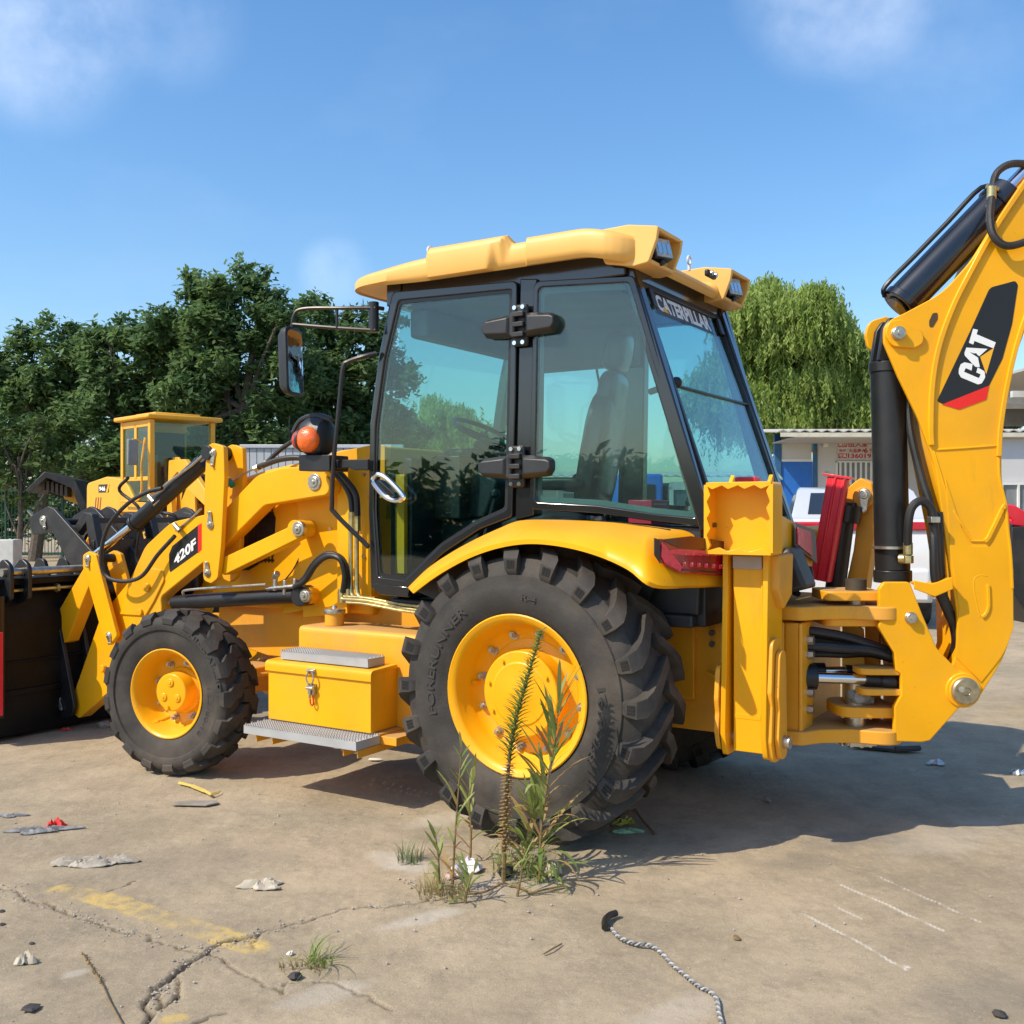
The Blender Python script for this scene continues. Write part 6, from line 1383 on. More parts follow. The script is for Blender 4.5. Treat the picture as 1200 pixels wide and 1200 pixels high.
part('hood_stripe', b, mat('brown_red_print', (.25, .05, .02), .5), HD_)
part('decal', MB().box(-2.35, -1.85, yr-.006, yr-.003, 1.95, 2.12), DEB, HD_)
textpart('decal_number', '946', DEW, HD_, (-2.31, yr-.008, 1.98), (.30, 0, 0), (0, 0, .10), bold=.05)
part('decal_flash', MB().prism([(-1.98, 1.95), (-1.90, 1.95), (-1.80, 2.12), (-1.88, 2.12)], yr-.008, yr-.006), DEY, HD_)
part('hood_line', MB().box(-1.8, -1.31, yr-.004, yr-.002, 1.50, 1.52).box(-1.75, -1.6, yr-.006, yr-.002, 1.3, 1.45), DEB, HD_)
part('engine_cover', MB().box(-3.06, -2.99, yr+.06, yl-.06, 1.0, 2.0), BLK, WL, .02)
b = MB(); b.tube([(-1.0, yr-.12, 1.75), (-.16, yr-.12, 1.80), (-.12, yr-.10, 2.5), (-.14, yr-.02, 3.0)], .022, 6, 3).tube([(-.12, yr-.1, 2.9), (-.08, yr-.3, 2.95), (-.08, yr-.3, 2.6)], .018, 6, 2)
part('handrail', b, YBG, WL); part('wing_mirror', MB().box(-.14, -.06, yr-.40, yr-.20, 2.45, 2.95), mat('grey_mirror_back', (.20, .21, .21), .4), WL, .02)
for x in (-2.2, .9):
    for y in (-.75, .75):
        w_ = part('wheel', MB().lathe([(-.1, .3), (-.1, .36), (.16, .36), (.18, .30), (.05, .28), (.05, .05)], n=28), YBG, WL, loc=(x, y, .72), rotz=0 if y > 0 else math.pi)
        t = MB().lathe([(-.2, .40), (-.22, .5), (-.2, .64), (-.12, .68), (.12, .68), (.2, .64), (.22, .5), (.2, .40)], n=40, closed=True)
        for k in range(20):
            a = k*math.pi/10; t.box(-.045, .045, -.2, .2, .66, .72, Matrix.Rotation(a, 4, 'Y'))
        part('tyre', t, RUB, w_)
part('front_frame', MB().box(-.6, 1.6, -.35, .35, .7, 1.35).box(-3.0, -.4, -.4, .4, .6, 1.16), YBG, WL, .03)
for y in (-.38, .38):
    tp_ = rnd([(.45, 1.2), (.30, 2.15, .05), (.62, 2.32, .05), (.95, 2.0, .1), (1.9, 1.55, .3), (2.6, .75, .1), (2.75, .8, .1), (2.2, 1.55, .4), (1.3, 2.25, .3), (.9, 2.55, .1), (.25, 2.55, .05), (.15, 1.2)])
    part('lift_arm', MB().prism(tp_, y-.05, y+.05), YBG, WL, .01)
part('arm_tower', MB().prism([(.05, 1.2), (.05, 2.62), (.28, 2.62), (.95, 1.9), (1.0, 1.2)], -.25, -.20).prism([(.05, 1.2), (.05, 2.62), (.28, 2.62), (.95, 1.9), (1.0, 1.2)], .2, .25).box(.1, .4, -.2, .2, 1.2, 2.2), YBG, WL, .01)
part('tilt_cylinder', MB().cyl((.3, 0, 2.35), (1.3, 0, 2.05), .08, 16).cyl((1.3, 0, 2.05), (1.9, 0, 1.8), .04, 12), BLK, WL)
for i in range(4): part('hydraulic_hose', MB().tube([(.3, -.2+.12*i, 1.6), (.8, -.3+.14*i, 2.2), (1.4, -.25+.12*i, 1.8), (1.8, -.2+.1*i, 1.5)], .025, 6, 5), HOS, WL)
sc_ = rnd([(2.5, .1), (2.45, .9, .2), (2.7, 1.25), (2.76, 1.22), (2.55, .85, .2), (2.6, .18), (3.5, .12), (3.5, .08)])
part('bucket', MB().prism(sc_, -1.2, 1.2).prism([(2.5, .1), (2.5, .9), (2.7, 1.25), (3.1, 1.0), (3.5, .1)], -1.22, -1.18).prism([(2.5, .1), (2.5, .9), (2.7, 1.25), (3.1, 1.0), (3.5, .1)], 1.18, 1.22), BLK, WL, .01)
# raised black bucket of another machine far left
FK = Frame((60-600)/FP*24, 24, 12)
KB = thing('raised_bucket', FK, 'raised black loader bucket above the green fence, left of the small loader', 'loader bucket')
s = 24/FP
def k_(px, py): return ((px-60)*s, CH-(py-600)*s)
sec = rnd([k_(34, 575), k_(55, 553), k_(88, 562)+(.1,), k_(100, 590), k_(96, 604), k_(84, 572)+(.1,), k_(57, 560), k_(38, 578)])
part('bucket_shell', MB().prism(sec, -.2, 1.6), CAST, KB, .01)
part('bucket_side', MB().prism([k_(34, 575), k_(55, 553), k_(88, 562), k_(100, 590), k_(90, 596)], 1.6, 1.64), CAST, KB, .01)
b = MB()
for i in range(6): 
    x, z = k_(50+i*5, 562+i*1.5); b.box(x-.03, x+.03, .1, .6, z-.25, z)
part('bucket_tooth', b, mat('worn_teeth', (.12, .10, .08), .7), KB)
part('lift_arm', MB().prism(rnd([k_(66, 575), k_(84, 572), k_(100, 590), k_(98, 640), k_(90, 640), k_(86, 592), k_(68, 584)]), .6, .75), YBG, KB, .01)
part('stand', MB().box(k_(94, 0)[0]-.3, k_(94, 0)[0]+.3, .4, 1.0, 0, CH-(640-600)*s+.2), YBG, KB, .02)
part('blade', MB().tube([(k_(36, 598)[0], -.1, k_(36, 598)[1]), (k_(52, 618)[0], -.1, k_(52, 618)[1])], .04, 6, 0), STE, KB)

# ================================================================== right background: workshop, car, canopy
D = 27.0; s = D/FP; X = lambda px: (px-600)*s; Zz = lambda py: CH-(py-600)*s
WS = thing('workshop', Frame(0, D, 0), 'white metal workshop with a blue door, tin canopy and red lettered notice', 'building')
WPN = mat('white_wall_sheet', (.62, .62, .62), .55, var=.04, vs=3, dirt=(.4, .38, .34), dirtamt=.25)
BLU = mat('blue_paint', (.018, .16, .60), .4, var=.06, dirt=(.2, .22, .26), dirtamt=.15)
BLF = mat('blue_frame_paint', (.03, .13, .30), .5, var=.1)
pw = .92; n = int((X(1420)-X(958))/pw)+1
pm = MB().box(.006, pw-.006, 0, .06, 0, Zz(508)).mesh('wall_panel', WPN)
for i in range(n): part('wall_panel', pm, WPN, WS, loc=(X(958)+i*pw, 0, 0))
part('wall_panel', MB().box(X(915)+.02, X(952)-.02, -.01, .05, Zz(538), Zz(508)), WPN, WS, .004)
part('panel_sill', MB().box(X(915)+.02, X(952)-.02, -.03, .0, Zz(541), Zz(538)), WHT, WS)
DR = part('door', MB().box(X(915)+.02, X(953)-.02, .0, .05, 0, Zz(541)), BLU, WS, .005)
part('door_handle', MB().box(X(949), X(951), -.06, 0, 1.3, 1.6), STE, DR); part('door_rail', MB().box(X(916), X(952), -.008, 0, 1.52, 1.545), BLF, DR)
b = MB().box(X(907), X(915), -.05, .08, 0, Zz(508)).box(X(953), X(957), -.05, .08, 0, Zz(508)); part('door_frame', b, BLF, WS, .01)
part('notice_board', MB().box(X(981), X(1062), -.03, -.005, Zz(539), Zz(515)), mat('pale_board', (.62, .62, .62), .5), WS)
NT = mat('notice_red', (.50, .03, .03), .5)
def sign(txt, px0, px1, py0, py1, m=NT, bold=.03, n='notice_text', y=-.034): return textpart(n, txt, m, WS, (X(px0), y, Zz(py1)), (X(px1)-X(px0), 0, 0), (0, 0, Zz(py0)-Zz(py1)), bold=bold)
part('notice_band', MB().box(X(982), X(992), -.033, -.031, Zz(524), Zz(517)), NT, WS); part('notice_band', MB().box(X(982), X(992), -.033, -.031, Zz(537), Zz(531.5)), NT, WS)
sign('聘沙', 982.5, 991.5, 518, 523.3, mat('notice_white', (.75, .72, .7), .5), y=-.0345); sign('伍人服务有限公司', 992.5, 1060, 517.5, 524)
sign('大品质大', 994, 1014, 526, 530.5); sign('6', 1012, 1016.5, 524.8, 531); sign('手服务', 1018, 1040, 525.5, 530.5); sign('联系', 983, 991.5, 532, 536.5, MATS['notice_white'], y=-.0345); sign('13601914266', 993, 1045, 531.5, 537)
for k, (py, h) in enumerate(((528, 2), )): sign('电话', 983, 991, 526.5, 529.5)
WD = part('window', MB().box(X(980), X(1060), -.02, .0, Zz(572), Zz(542)), mat('grey_window', (.22, .24, .25), .2), WS)
b = MB().box(X(979), X(1061), -.06, .0, Zz(542), Zz(540.5)).box(X(979), X(1061), -.06, 0, Zz(573), Zz(571.5)).box(X(979), X(981), -.06, 0, Zz(572), Zz(541)); part('window_frame', b, WHT, WD)
bm_ = MB().box(0, 2.4*s, -.05, -.03, Zz(571.5), Zz(542)).mesh('window_bar', WHT)
for i in range(13): part('window_bar', bm_, WHT, WD, loc=(X(983+i*6), 0, 0))
part('wall_mark', MB().box(X(967), X(971), -.01, -.005, Zz(556), Zz(553)).box(X(966), X(973), -.01, -.005, Zz(553.6), Zz(552.2)).box(X(966), X(973), -.01, -.005, Zz(557), Zz(555.4)), mat('mint_paint', (.45, .65, .58), .5), WS)
part('wall_lamp', MB().box(X(963), X(969), -.16, 0, Zz(524), Zz(520)).cyl((X(966), -.08, Zz(520)), (X(966), -.08, Zz(517)), .03, 8), WHT, WS, .02)
part('meter_box', MB().box(X(953), X(956.5), -.12, -.05, Zz(533), Zz(527)), mat('meter_grey', (.12, .12, .12), .5), WS, .01)
ROF = mat('weathered_tin', (.52, .50, .45), .55, .2, var=.12, vs=3, dirt=(.3, .26, .2), dirtamt=.4)
b = MB(); n = 46; xs = np.linspace(X(886), X(1430), n*2+1); rings = []
for i, x in enumerate(xs): dz = .05 if i % 2 else 0; rings.append([(x, -2.2, 3.50+dz), (x, .6, 3.72+dz), (x, .6, 3.69+dz), (x, -2.2, 3.47+dz)])
part('canopy_sheet', b.loft(rings), ROF, WS, sharp=20); 
part('canopy_edge', MB().box(X(889), X(1430), -2.24, -2.20, 3.36, 3.46), mat('cream_edge', (.66, .62, .50), .6, dirt=(.3, .25, .18), dirtamt=.4), WS)
part('canopy_soffit', MB().box(X(905), X(1430), -2.15, .0, 3.34, 3.37), ROF, WS)
part('canopy_brace', MB().tube([(X(908), -.1, 2.6), (X(894), -1.9, 2.35)], .03, 6, 0), mat('green_grey_tube', (.2, .32, .3), .5), WS)
# lower shed at its left seen through the cab
D2 = 31; s = D2/FP
SH = thing('blue_shed', Frame(0, D2, 0), 'low shed with a blue stripe and white walls seen through the cab windows', 'shed')
XX = lambda px: (px-600)*s; ZY = lambda py: CH-(py-600)*s
pm = MB().box(.008, 1.19, 0, .06, 0, ZY(566)).mesh('wall_panel', WPN); n = int((XX(905)-XX(560))/1.2)
for i in range(n): part('wall_panel', pm, WPN, SH, loc=(XX(560)+i*1.2, 0, 0))
part('stripe', MB().box(XX(560), XX(560)+n*1.2, -.02, .0, ZY(574), ZY(566)), mat('sky_blue_paint', (.05, .22, .50), .5), SH)
b = MB(); rings = []
for i, x in enumerate(np.linspace(XX(556), XX(908), 61)): dz = .05 if i % 2 else 0; rings.append([(x, -1.2, ZY(560)+dz), (x, 4, ZY(548)+dz), (x, 4, ZY(549)+dz), (x, -1.2, ZY(561)+dz)])
part('roof', b.loft(rings), ROF, SH, sharp=20)
for px in (600, 660, 720, 780, 840, 885): part('window', MB().box(XX(px), XX(px+22), -.015, 0, 1.3, 2.1), mat('grey_window', (.2, .2, .2)), SH)
# blue and white truck in front of the shed
FT = Frame((762-600)/FP*19, 19, 5); TK = thing('blue_truck', FT, 'blue and dark grey lorry parked behind the cab, seen through its rear glass', 'truck')
b = MB().box(-.6, .25, 0, 1.9, .7, 2.25); CBt = part('cab', b, BLU, TK, .06); part('side_window', MB().box(-.45, .1, -.01, .0, 1.5, 2.05), DEB, CBt)
part('cargo_bed', MB().box(.35, 1.55, -.05, 2.0, .95, 2.05), mat('grey_green_side', (.10, .14, .16), .6), TK, .02); part('bed_rail', MB().box(.35, 1.55, -.08, -.05, 1.95, 2.1).box(.35, .42, -.08, -.05, .95, 2.0).box(1.48, 1.55, -.08, -.05, .95, 2.0), mat('pale_rail', (.5, .52, .5), .6), TK)
part('truck_frame', MB().box(-.6, 1.55, .3, 1.6, .55, .8), BLK, TK)
for x in (-.2, 1.1): 
    for y in (.1, 1.8): part('wheel', MB().lathe([(-.12, .1), (-.12, .42), (-.08, .45), (.08, .45), (.12, .42), (.12, .1)], (x, y, .45), 24), RUB, TK)
# white car, its tail towards us
FC = Frame((1008-600)/FP*13.6, 13.6, 76)
CAR = thing('white_car', FC, 'white saloon car with a red tail lamp strip parked before the blue door', 'car')
WCP = mat('white_car_paint', (.66, .66, .66), .2, var=.02, coat=.8)
def carsec(y, k=1.0):    # x from the tail (0) forwards
    return [(-.0, y, .35), (-.10, y, .60), (-.12, y, 1.22), (-.02, y*k, 1.44), (.18, y*k, 1.48), (.85, y*(k*.90), 1.83), (1.3, y*(k*.86), 1.90), (2.3, y*(k*.86), 1.88), (3.2, y*(k*.94), 1.48), (4.2, y*k, 1.30), (4.5, y*.9, 1.0), (4.5, y*.9, .35)]
rings = [carsec(-.90, .97), carsec(-.86, .99), carsec(-.5), carsec(.0), carsec(.5), carsec(.86, .99), carsec(.90, .97)]
CBd = part('body', MB().loft(rings, closed=True), WCP, CAR, .03, sharp=40)
GLD = mat('dark_car_glass', (.02, .025, .03), .08, var=.05, coat=.6)
b = MB(); b.loft([[(.24, -.66, 1.50), (.24, .66, 1.50), (.80, .60, 1.79), (.80, -.60, 1.79)], [(.225, -.66, 1.515), (.225, .66, 1.515), (.785, .60, 1.81), (.785, -.60, 1.81)]]); part('rear_window', b, GLD, CAR)
for sg in (1, -1): 
    y = .845*sg; b = MB(); b.loft([[(.50, y*1.02, 1.50), (2.95, y*1.02, 1.50), (2.35, y*.925, 1.80), (1.05, y*.915, 1.80)], [(.50, y*1.04, 1.50), (2.95, y*1.04, 1.50), (2.35, y*.945, 1.80), (1.05, y*.935, 1.80)]]); part('side_window', b, GLD, CAR)
part('tail_lamp', MB().box(-.15, .06, -.89, .89, 1.30, 1.41), TLb if False else mat('car_lamp_red', (.45, .01, .03), .2, coat=.5), CAR, .02)
part('bumper', MB().box(-.18, .05, -.86, .86, .36, .80), WCP, CAR, .05)
for x in (.75, 3.55):
    for y in (-.86, .86): w_ = part('wheel', MB().lathe([(-.1, .2), (-.1, .30), (-.08, .33), (.08, .33), (.1, .30), (.1, .2)], n=28), RUB, CAR, loc=(x, y, .33)); part('rim', MB().lathe([(-.09, .02), (-.09, .21), (.09, .21), (.09, .02)], n=20), STE, w_)
# grey canopy with posts at the far right
D3 = 17; s = D3/FP
CP_ = thing('steel_canopy', Frame(0, D3, 0), 'grey steel canopy on round posts, at the right edge beyond the boom', 'canopy')
XC = lambda px: (px-600)*s; ZC = lambda py: CH-(py-600)*s
part('roof_sheet', MB().box(XC(1165), XC(1500), -1.5, 5, ZC(444), ZC(441)), ROF, CP_)
for i, (z0, z1) in enumerate(((463, 445),)): part('fascia', MB().box(XC(1168), XC(1500), -1.52, -1.48, ZC(z0), ZC(z1)), mat('dark_fascia', (.16, .16, .155), .6, var=.2), CP_)
b = MB()
for i in range(4): b.box(XC(1166), XC(1500), -1.50+i*.9, -1.42+i*.9, ZC(470), ZC(463))
part('beam', b, mat('white_beam', (.6, .62, .63), .5), CP_)
b = MB().box(XC(1166), XC(1500), 1.5, 1.6, ZC(490), ZC(463)); part('back_beam', b, mat('dark_fascia', (.16, .16, .155)), CP_)
for px in (1190, 1330): part('post', MB().cyl((XC(px), -1.2, 0), (XC(px), -1.2, ZC(470)), .085, 20), mat('galvanised_post', (.30, .31, .32), .45, .5, var=.15), CP_)
part('wall', MB().box(11.7, 20, 8, 8.1, 0, 3.4), WPN, CP_)
wf = part('window', MB().box(11.95, 13.6, 7.95, 8, .9, 2.2), mat('grey_window', (.2, .2, .2)), CP_)
b = MB()
for x in (11.9, 12.3, 12.7, 13.1): b.box(x, x+.05, 7.9, 7.95, .9, 2.2)
b.box(11.9, 13.6, 7.9, 7.95, 1.5, 1.55).box(11.9, 13.6, 7.9, 7.95, 2.2, 2.26); part('window_frame', b, WHT, wf)
# black attachment with a red arm at the right edge
FD = Frame((1215-600)/FP*7.5, 7.5, 0); s = 7.5/FP
AT = thing('black_bucket', FD, 'black bucket with a curved red arm cut off by the right edge of the picture', 'digger bucket')
def q_(px, py): return ((px-1215)*s, CH-(py-600)*s)
for y_ in (0, .70): part('bucket_side', MB().prism(rnd([q_(1186, 618), q_(1262, 612), q_(1262, 720), q_(1225, 735)+(.1,), q_(1200, 712)+(.05,), q_(1184, 690)+(.05,)]), y_, y_+.03), CAST, AT, .004)
b = MB(); ps = [q_(1186, 618), q_(1184, 690), q_(1200, 712), q_(1225, 735), q_(1262, 720)]; b.prism([(p[0], p[1]) for p in ps]+[(p[0]+.02, p[1]+.025) for p in ps[::-1]], .03, .70); part('bucket_shell', b, CAST, AT)
part('red_arm', MB().prism(rnd([q_(1183, 606), q_(1198, 616), q_(1230, 620), q_(1228, 606), q_(1206, 592)+(.02,), q_(1190, 590)+(.02,), q_(1194, 600), q_(1202, 610)]), .2, .5), REDP, AT, .01)
part('stand', MB().box(.24, .40, .1, .6, 0, CH-120*s), CAST, AT, .01)

# ================================================================== weeds, litter, loose things on the concrete
WD1 = leafmat('weed_leaves', (.13, .21, .035), (.30, .38, .10), .4); STM = mat('weed_stem', (.20, .13, .05), .7, var=.3, vs=40); DRS = leafmat('dry_weed_leaves', (.30, .19, .07), (.45, .32, .14), .3, .8)
def blade(b, base, dir_, L_, w, droop, seg=6, up=.5):
    p = []; d = Vector(dir_).normalized(); sd = d.cross(Vector((0, 0, 1))).normalized()
    for k in range(seg+1):
        t = k/seg; q = base+d*(L_*t)*(1-.2*t*droop)+Vector((0, 0, L_*(up*t-droop*t*t))); ww = w*math.sin(math.pi*min(1, (.12+.88*t)))**.6 if t < 1 else .0002
        p.append((q-sd*ww+Vector((0, 0, ww*.3)), q+sd*ww+Vector((0, 0, ww*.3))))
    o_ = len(b.v); b.v += [tuple(e) for pr in p for e in pr]; b.f += [(o_+2*k, o_+2*k+1, o_+2*k+3, o_+2*k+2) for k in range(seg)]; b.m += [0]*seg; b.t += [random.random()]*(2*(seg+1))
class LB(MB):
    def __init__(s): super().__init__(); s.t = []
    def out(s, name, m, parent):
        me = bpy.data.meshes.new(name); me.from_pydata(s.v, [], s.f); at = me.attributes.new('tone', 'FLOAT', 'POINT'); at.data.foreach_set('value', np.array(s.t, dtype=np.float32)); me.materials.append(m); me.update(); return part(name, me, m, parent)
def weed(px, py, pts, label, build, cat='weed'):
    g = G(px, py); T = thing('weed', Frame(g[0], g[1], 0), label, cat, 'weeds growing through the concrete'); s = g[1]/FP
    st = [Vector(((x-px)*s, dy, (py-y)*s)) for x, y, dy in pts]; path = smooth_path(st, 10); build(T, path, s); return T
def spike(T, path, s):       # tall bristly fleabane spike
    part('stem', MB().tube(path, (.010, .003), 7, 0), STM, T); g = LB(); d = LB(); n = len(path)
    for i in range(int(n*11)):
        k = i/(n*11)*(n-1); p = path[int(k)].lerp(path[min(n-1, int(k)+1)], k % 1); t = k/(n-1); a = i*2.4
        if t < .10: continue
        L_ = (.045 if t < .45 else .085*(1-.55*(t-.45)/.55))*random.uniform(.7, 1.2); dr = (math.cos(a), math.sin(a), .1)
        blade(d if t < .42 else g, p, dr, L_ if t >= .42 else .035, (.0045 if t > .42 else .006), .25, 4, .55 if t > .42 else .2)
    g.out('leaves', WD1, T); d.out('dry_leaves', DRS, T)
def grassy(nl, L0, wd, dry=.2, green=GRN):
    def f(T, path, s):
        part('stem', MB().tube(path, (.006, .002), 6, 0), STM, T); g = LB(); d = LB(); n = len(path)
        for i in range(nl):
            t = (i+random.random())/nl; k = t*(n-1); p = path[int(k)].lerp(path[min(n-1, int(k)+1)], k % 1); a = random.uniform(0, 6.28)
            L_ = L0*(1.15-.75*t)*random.uniform(.6, 1.2); blade(d if random.random() < dry*(1.6-1.6*t) else g, p, (math.cos(a), math.sin(a), 0), L_, wd*random.uniform(.7, 1.2), random.uniform(.3, 1.3)*(1-t*.7), 7, random.uniform(.5, 1.1)+t)
        if g.v: g.out('leaves', green, T)
        if d.v: d.out('dry_leaves', DRS, T)
    return f
weed(590, 1032, [(590, 1032, 0), (592, 965, .0), (596, 900, .0), (603, 850, .0), (617, 800, .02), (635, 740, .03)], 'tallest weed, a bristly green spike on a brown stem before the rear wheel', spike)
weed(640, 1034, [(632, 1034, 0), (634, 975, 0), (641, 920, .0), (650, 870, .01), (656, 815, .02)], 'leafy tall weed with drooping blades, just right of the bristly spike', grassy(64, .24, .0085, .3))
weed(612, 1018, [(612, 1018, 0), (618, 990, .0), (622, 962, -.02), (628, 940, -.03)], 'shorter bushy weed with broad drooping blades between the two tallest weeds', grassy(44, .22, .010, .35))
weed(530, 1040, [(530, 1040, 0), (533, 985, 0), (537, 930, 0), (541, 875, 0)], 'thin weed with a tuft of leaves halfway up, leftmost of the tall weeds', grassy(22, .14, .0065, .4))
weed(552, 1010, [(551, 1010, 0), (552, 970, 0), (550, 935, .0), (556, 905, 0)], 'thin weed with wilted brown leaves, second of the tall weeds from the left', grassy(20, .14, .0065, .55))
weed(518, 1050, [(515, 1050, 0), (514, 1010, 0), (510, 975, 0)], 'short bright green grass stalk in front of the weed clump', grassy(14, .10, .008, .1))
weed(545, 1058, [(545, 1058, 0), (548, 1040, 0), (556, 1020, 0)], 'young bright green blades, lowest and nearest of the weed clump', grassy(12, .12, .008, .0))
weed(606, 1050, [(606, 1050, 0), (610, 1030, 0), (612, 1010, .0)], 'single curved pale green blade at the right foot of the weed clump', grassy(5, .13, .005, .1))
g = G(520, 1048); tuft('grass_tuft', g[0], g[1], 120, .12, .11, DRY, 'pale dry grass tuft at the left foot of the tall weeds', 'grass', 1.0, .003)
g = G(620, 1022); tuft('grass_tuft', g[0], g[1], 130, .14, .16, GRN, 'green grass tuft round the stems of the two tallest weeds', 'grass', 1.0, .003)
g = G(480, 1010); tuft('grass_tuft', g[0], g[1], 60, .12, .06, leafmat('grey_green_weed', (.13, .17, .08), (.25, .30, .15), .3), 'small grey green plant left of the weed clump', 'grass', .6, .003)
g = G(372, 1130); tuft('grass_tuft', g[0], g[1], 26, .11, .05, GRN, 'flattened grass tuft growing from the concrete in the front, alone by the crack', 'grass', 1.5, .004)
tuft('dead_grass', g[0]-.05, g[1]-.02, 50, .045, .08, DRY, 'brown dead grass round the foot of the flattened tuft', 'grass', 1.2, .003)
# scraps
def crumple(name, px, py, wx, wy, h, m, label, cat, ang=0, n=16, seed=0, th=.003, fr=6.0, lob=.35):
    r = np.random.default_rng(seed); g = G(px, py); ca, sa = math.cos(ang), math.sin(ang); top = []; bot = []
    ph = r.random(8)*6.28
    for i in range(n+1):
        for j in range(n+1):
            u = i/n*2-1; v = j/n*2-1; e = 1-lob*.5*(math.sin(3*math.atan2(v, u)+ph[0])+.6*math.sin(5*math.atan2(v, u)+ph[1]))
            k = max(abs(u), abs(v)); l = math.hypot(u, v) or 1; x = u*k/l*e*wx; y = v*k/l*e*wy
            z = h*(.5+.28*math.sin(fr*u+ph[2]+2*v)+.25*math.sin(fr*1.6*v+ph[3]-u*3)+.22*math.sin(fr*2.3*(u+v)+ph[4])+.12*r.random())*(1-.75*k**4)+.003
            top.append((g[0]+x*ca-y*sa, g[1]+x*sa+y*ca, z+th)); bot.append((g[0]+x*ca-y*sa, g[1]+x*sa+y*ca, max(.001, z-.001)))
    b = MB(); q = lambda i, j: i*(n+1)+j
    fs = [(q(i, j), q(i+1, j), q(i+1, j+1), q(i, j+1)) for i in range(n) for j in range(n)]; K = (n+1)**2; eb = [q(i, 0) for i in range(n)]+[q(n, j) for j in range(n)]+[q(n-i, n) for i in range(n)]+[q(0, n-j) for j in range(n)]
    b.add(top+bot, fs+[tuple(K+a for a in f[::-1]) for f in fs]+[(eb[i], eb[i-1], K+eb[i-1], K+eb[i]) for i in range(len(eb))])
    o = part(name, b, m, None, sharp=28); tag(o, label, cat); return o
RAG = mat('dirty_white_cloth', (.38, .34, .28), .9, var=.25, vs=18, bump=.4, bs=60); PAP = mat('crumpled_paper', (.46, .41, .32), .8, var=.12, vs=20)
crumple('rag', 110, 1013, .19, .045, .03, RAG, 'long twisted dirty white rag lying on the concrete at the left', 'rag', .12, 22, 1, fr=9)
crumple('paper_scrap', 308, 1040, .075, .045, .028, PAP, 'small crumpled beige paper near the middle of the front left concrete', 'paper', .1, 12, 2, lob=.6)
crumple('paper_scrap', 30, 1129, .025, .03, .035, PAP, 'tiny torn cream paper near the bottom left corner', 'paper', .5, 8, 3, lob=.9)
crumple('red_wrapper', 66, 970, .045, .04, .04, mat('red_plastic_film', (.65, .04, .03), .35, var=.1), 'crumpled bright red wrapper beside grey shreds at the left', 'wrapper', .3, 10, 4, lob=.7)
crumple('red_wrapper', 76, 856, .035, .02, .015, MATS['red_plastic_film'], 'tiny red scrap in front of the black bucket', 'wrapper', .3, 6, 5, lob=.7)
crumple('grey_shreds', 48, 975, .13, .03, .02, mat('grey_shred', (.22, .22, .22), .8, var=.4, vs=40), 'grey shredded strip leading to the red wrapper', 'scrap', .15, 14, 6, lob=.9, fr=11)
crumple('grey_shreds', 14, 957, .06, .02, .012, MATS['grey_shred'], 'short grey scrap at the left edge below the bucket', 'scrap', .15, 8, 7, lob=.9)
crumple('foil_scrap', 1097, 896, .055, .04, .03, mat('silver_foil', (.6, .6, .6), .25, .6, var=.2, vs=30), 'crumpled silver foil on the shaded concrete right of the swing post', 'foil', .2, 9, 8, lob=.7)
crumple('foil_scrap', 1193, 908, .04, .03, .03, MATS['silver_foil'], 'small silver foil at the right edge in the shade', 'foil', .2, 8, 9, lob=.7)
crumple('snack_packet', 736, 975, .075, .035, .012, mat('green_white_packet', (.35, .55, .30), .3, var=.5, vs=25), 'flat green and white snack packet under the rear wheel', 'packet', .1, 10, 10, lob=.15)
crumple('snack_packet', 730, 966, .06, .035, .03, mat('yellow_packet', (.40, .32, .03), .4, var=.3, vs=25), 'yellow packet lying behind the green and white one', 'packet', .4, 9, 11, lob=.3)
crumple('white_cloth', 548, 1020, .07, .05, .05, mat('bright_rag', (.75, .70, .70), .8, var=.1), 'bright white scrap of cloth among the stems of the weed clump', 'cloth', .5, 12, 12, lob=.5)
crumple('paper_ball', 648, 1026, .035, .035, .06, PAP, 'small pale paper ball at the right foot of the weed clump', 'paper', .5, 9, 13, lob=.2)
crumple('pink_paper', 532, 1028, .04, .03, .03, mat('pink_paper', (.62, .42, .44), .8), 'pinkish paper scrap beside the white cloth in the weed clump', 'paper', .2, 8, 14, lob=.4)
g = G(229, 943); b = MB().prism(rnd([(-.115, -.03), (.07, -.045), (.12, -.0), (.10, .04), (-.04, .045), (-.11, .02)]), 0.004, .012, ax='z'); o = part('cardboard_piece', b, mat('grey_card', (.26, .23, .19), .9, var=.2, vs=20), None, .002, loc=(g[0], g[1], 0)); tag(o, 'flat grey brown cardboard piece on the concrete behind the front wheel', 'cardboard')
pts = [G(209, 917, .012), G(225, 921, .014), G(240, 927, .015), G(247, 931, .02), G(258, 928, .012)]; b = MB()
for i in range(len(pts)-1):
    a_, c_ = pts[i], pts[i+1]; w_ = .012+.006*(i % 2); b.loft([[a_+Vector((0, -w_, 0)), a_+Vector((0, w_, .004)), a_+Vector((0, w_, .001)), a_+Vector((0, -w_, -.003))], [c_+Vector((0, -w_, 0)), c_+Vector((0, w_, .004)), c_+Vector((0, w_, .001)), c_+Vector((0, -w_, -.003))]])
o = part('yellow_strip', b, mat('pale_yellow_tape', (.58, .44, .10), .7), None); tag(o, 'torn pale yellow tape strip just right of the front wheel', 'tape')
g = G(1040, 880); b = MB().prism([(-.24, .06), (-.02, .10), (.19, -.05), (.02, -.08)], .01, .03, ax='z').tube([(.02, -.08, .03), (.19, -.05, .03)], .02, 6, 0); o = part('rubber_mat', b, mat('dark_rubber_flap', (.03, .033, .038), .6, dirt=(.2, .12, .07), dirtamt=.4), None, .004, loc=(g[0], g[1], 0)); tag(o, 'dark flat rubber flap on the ground under the swing post', 'mat')
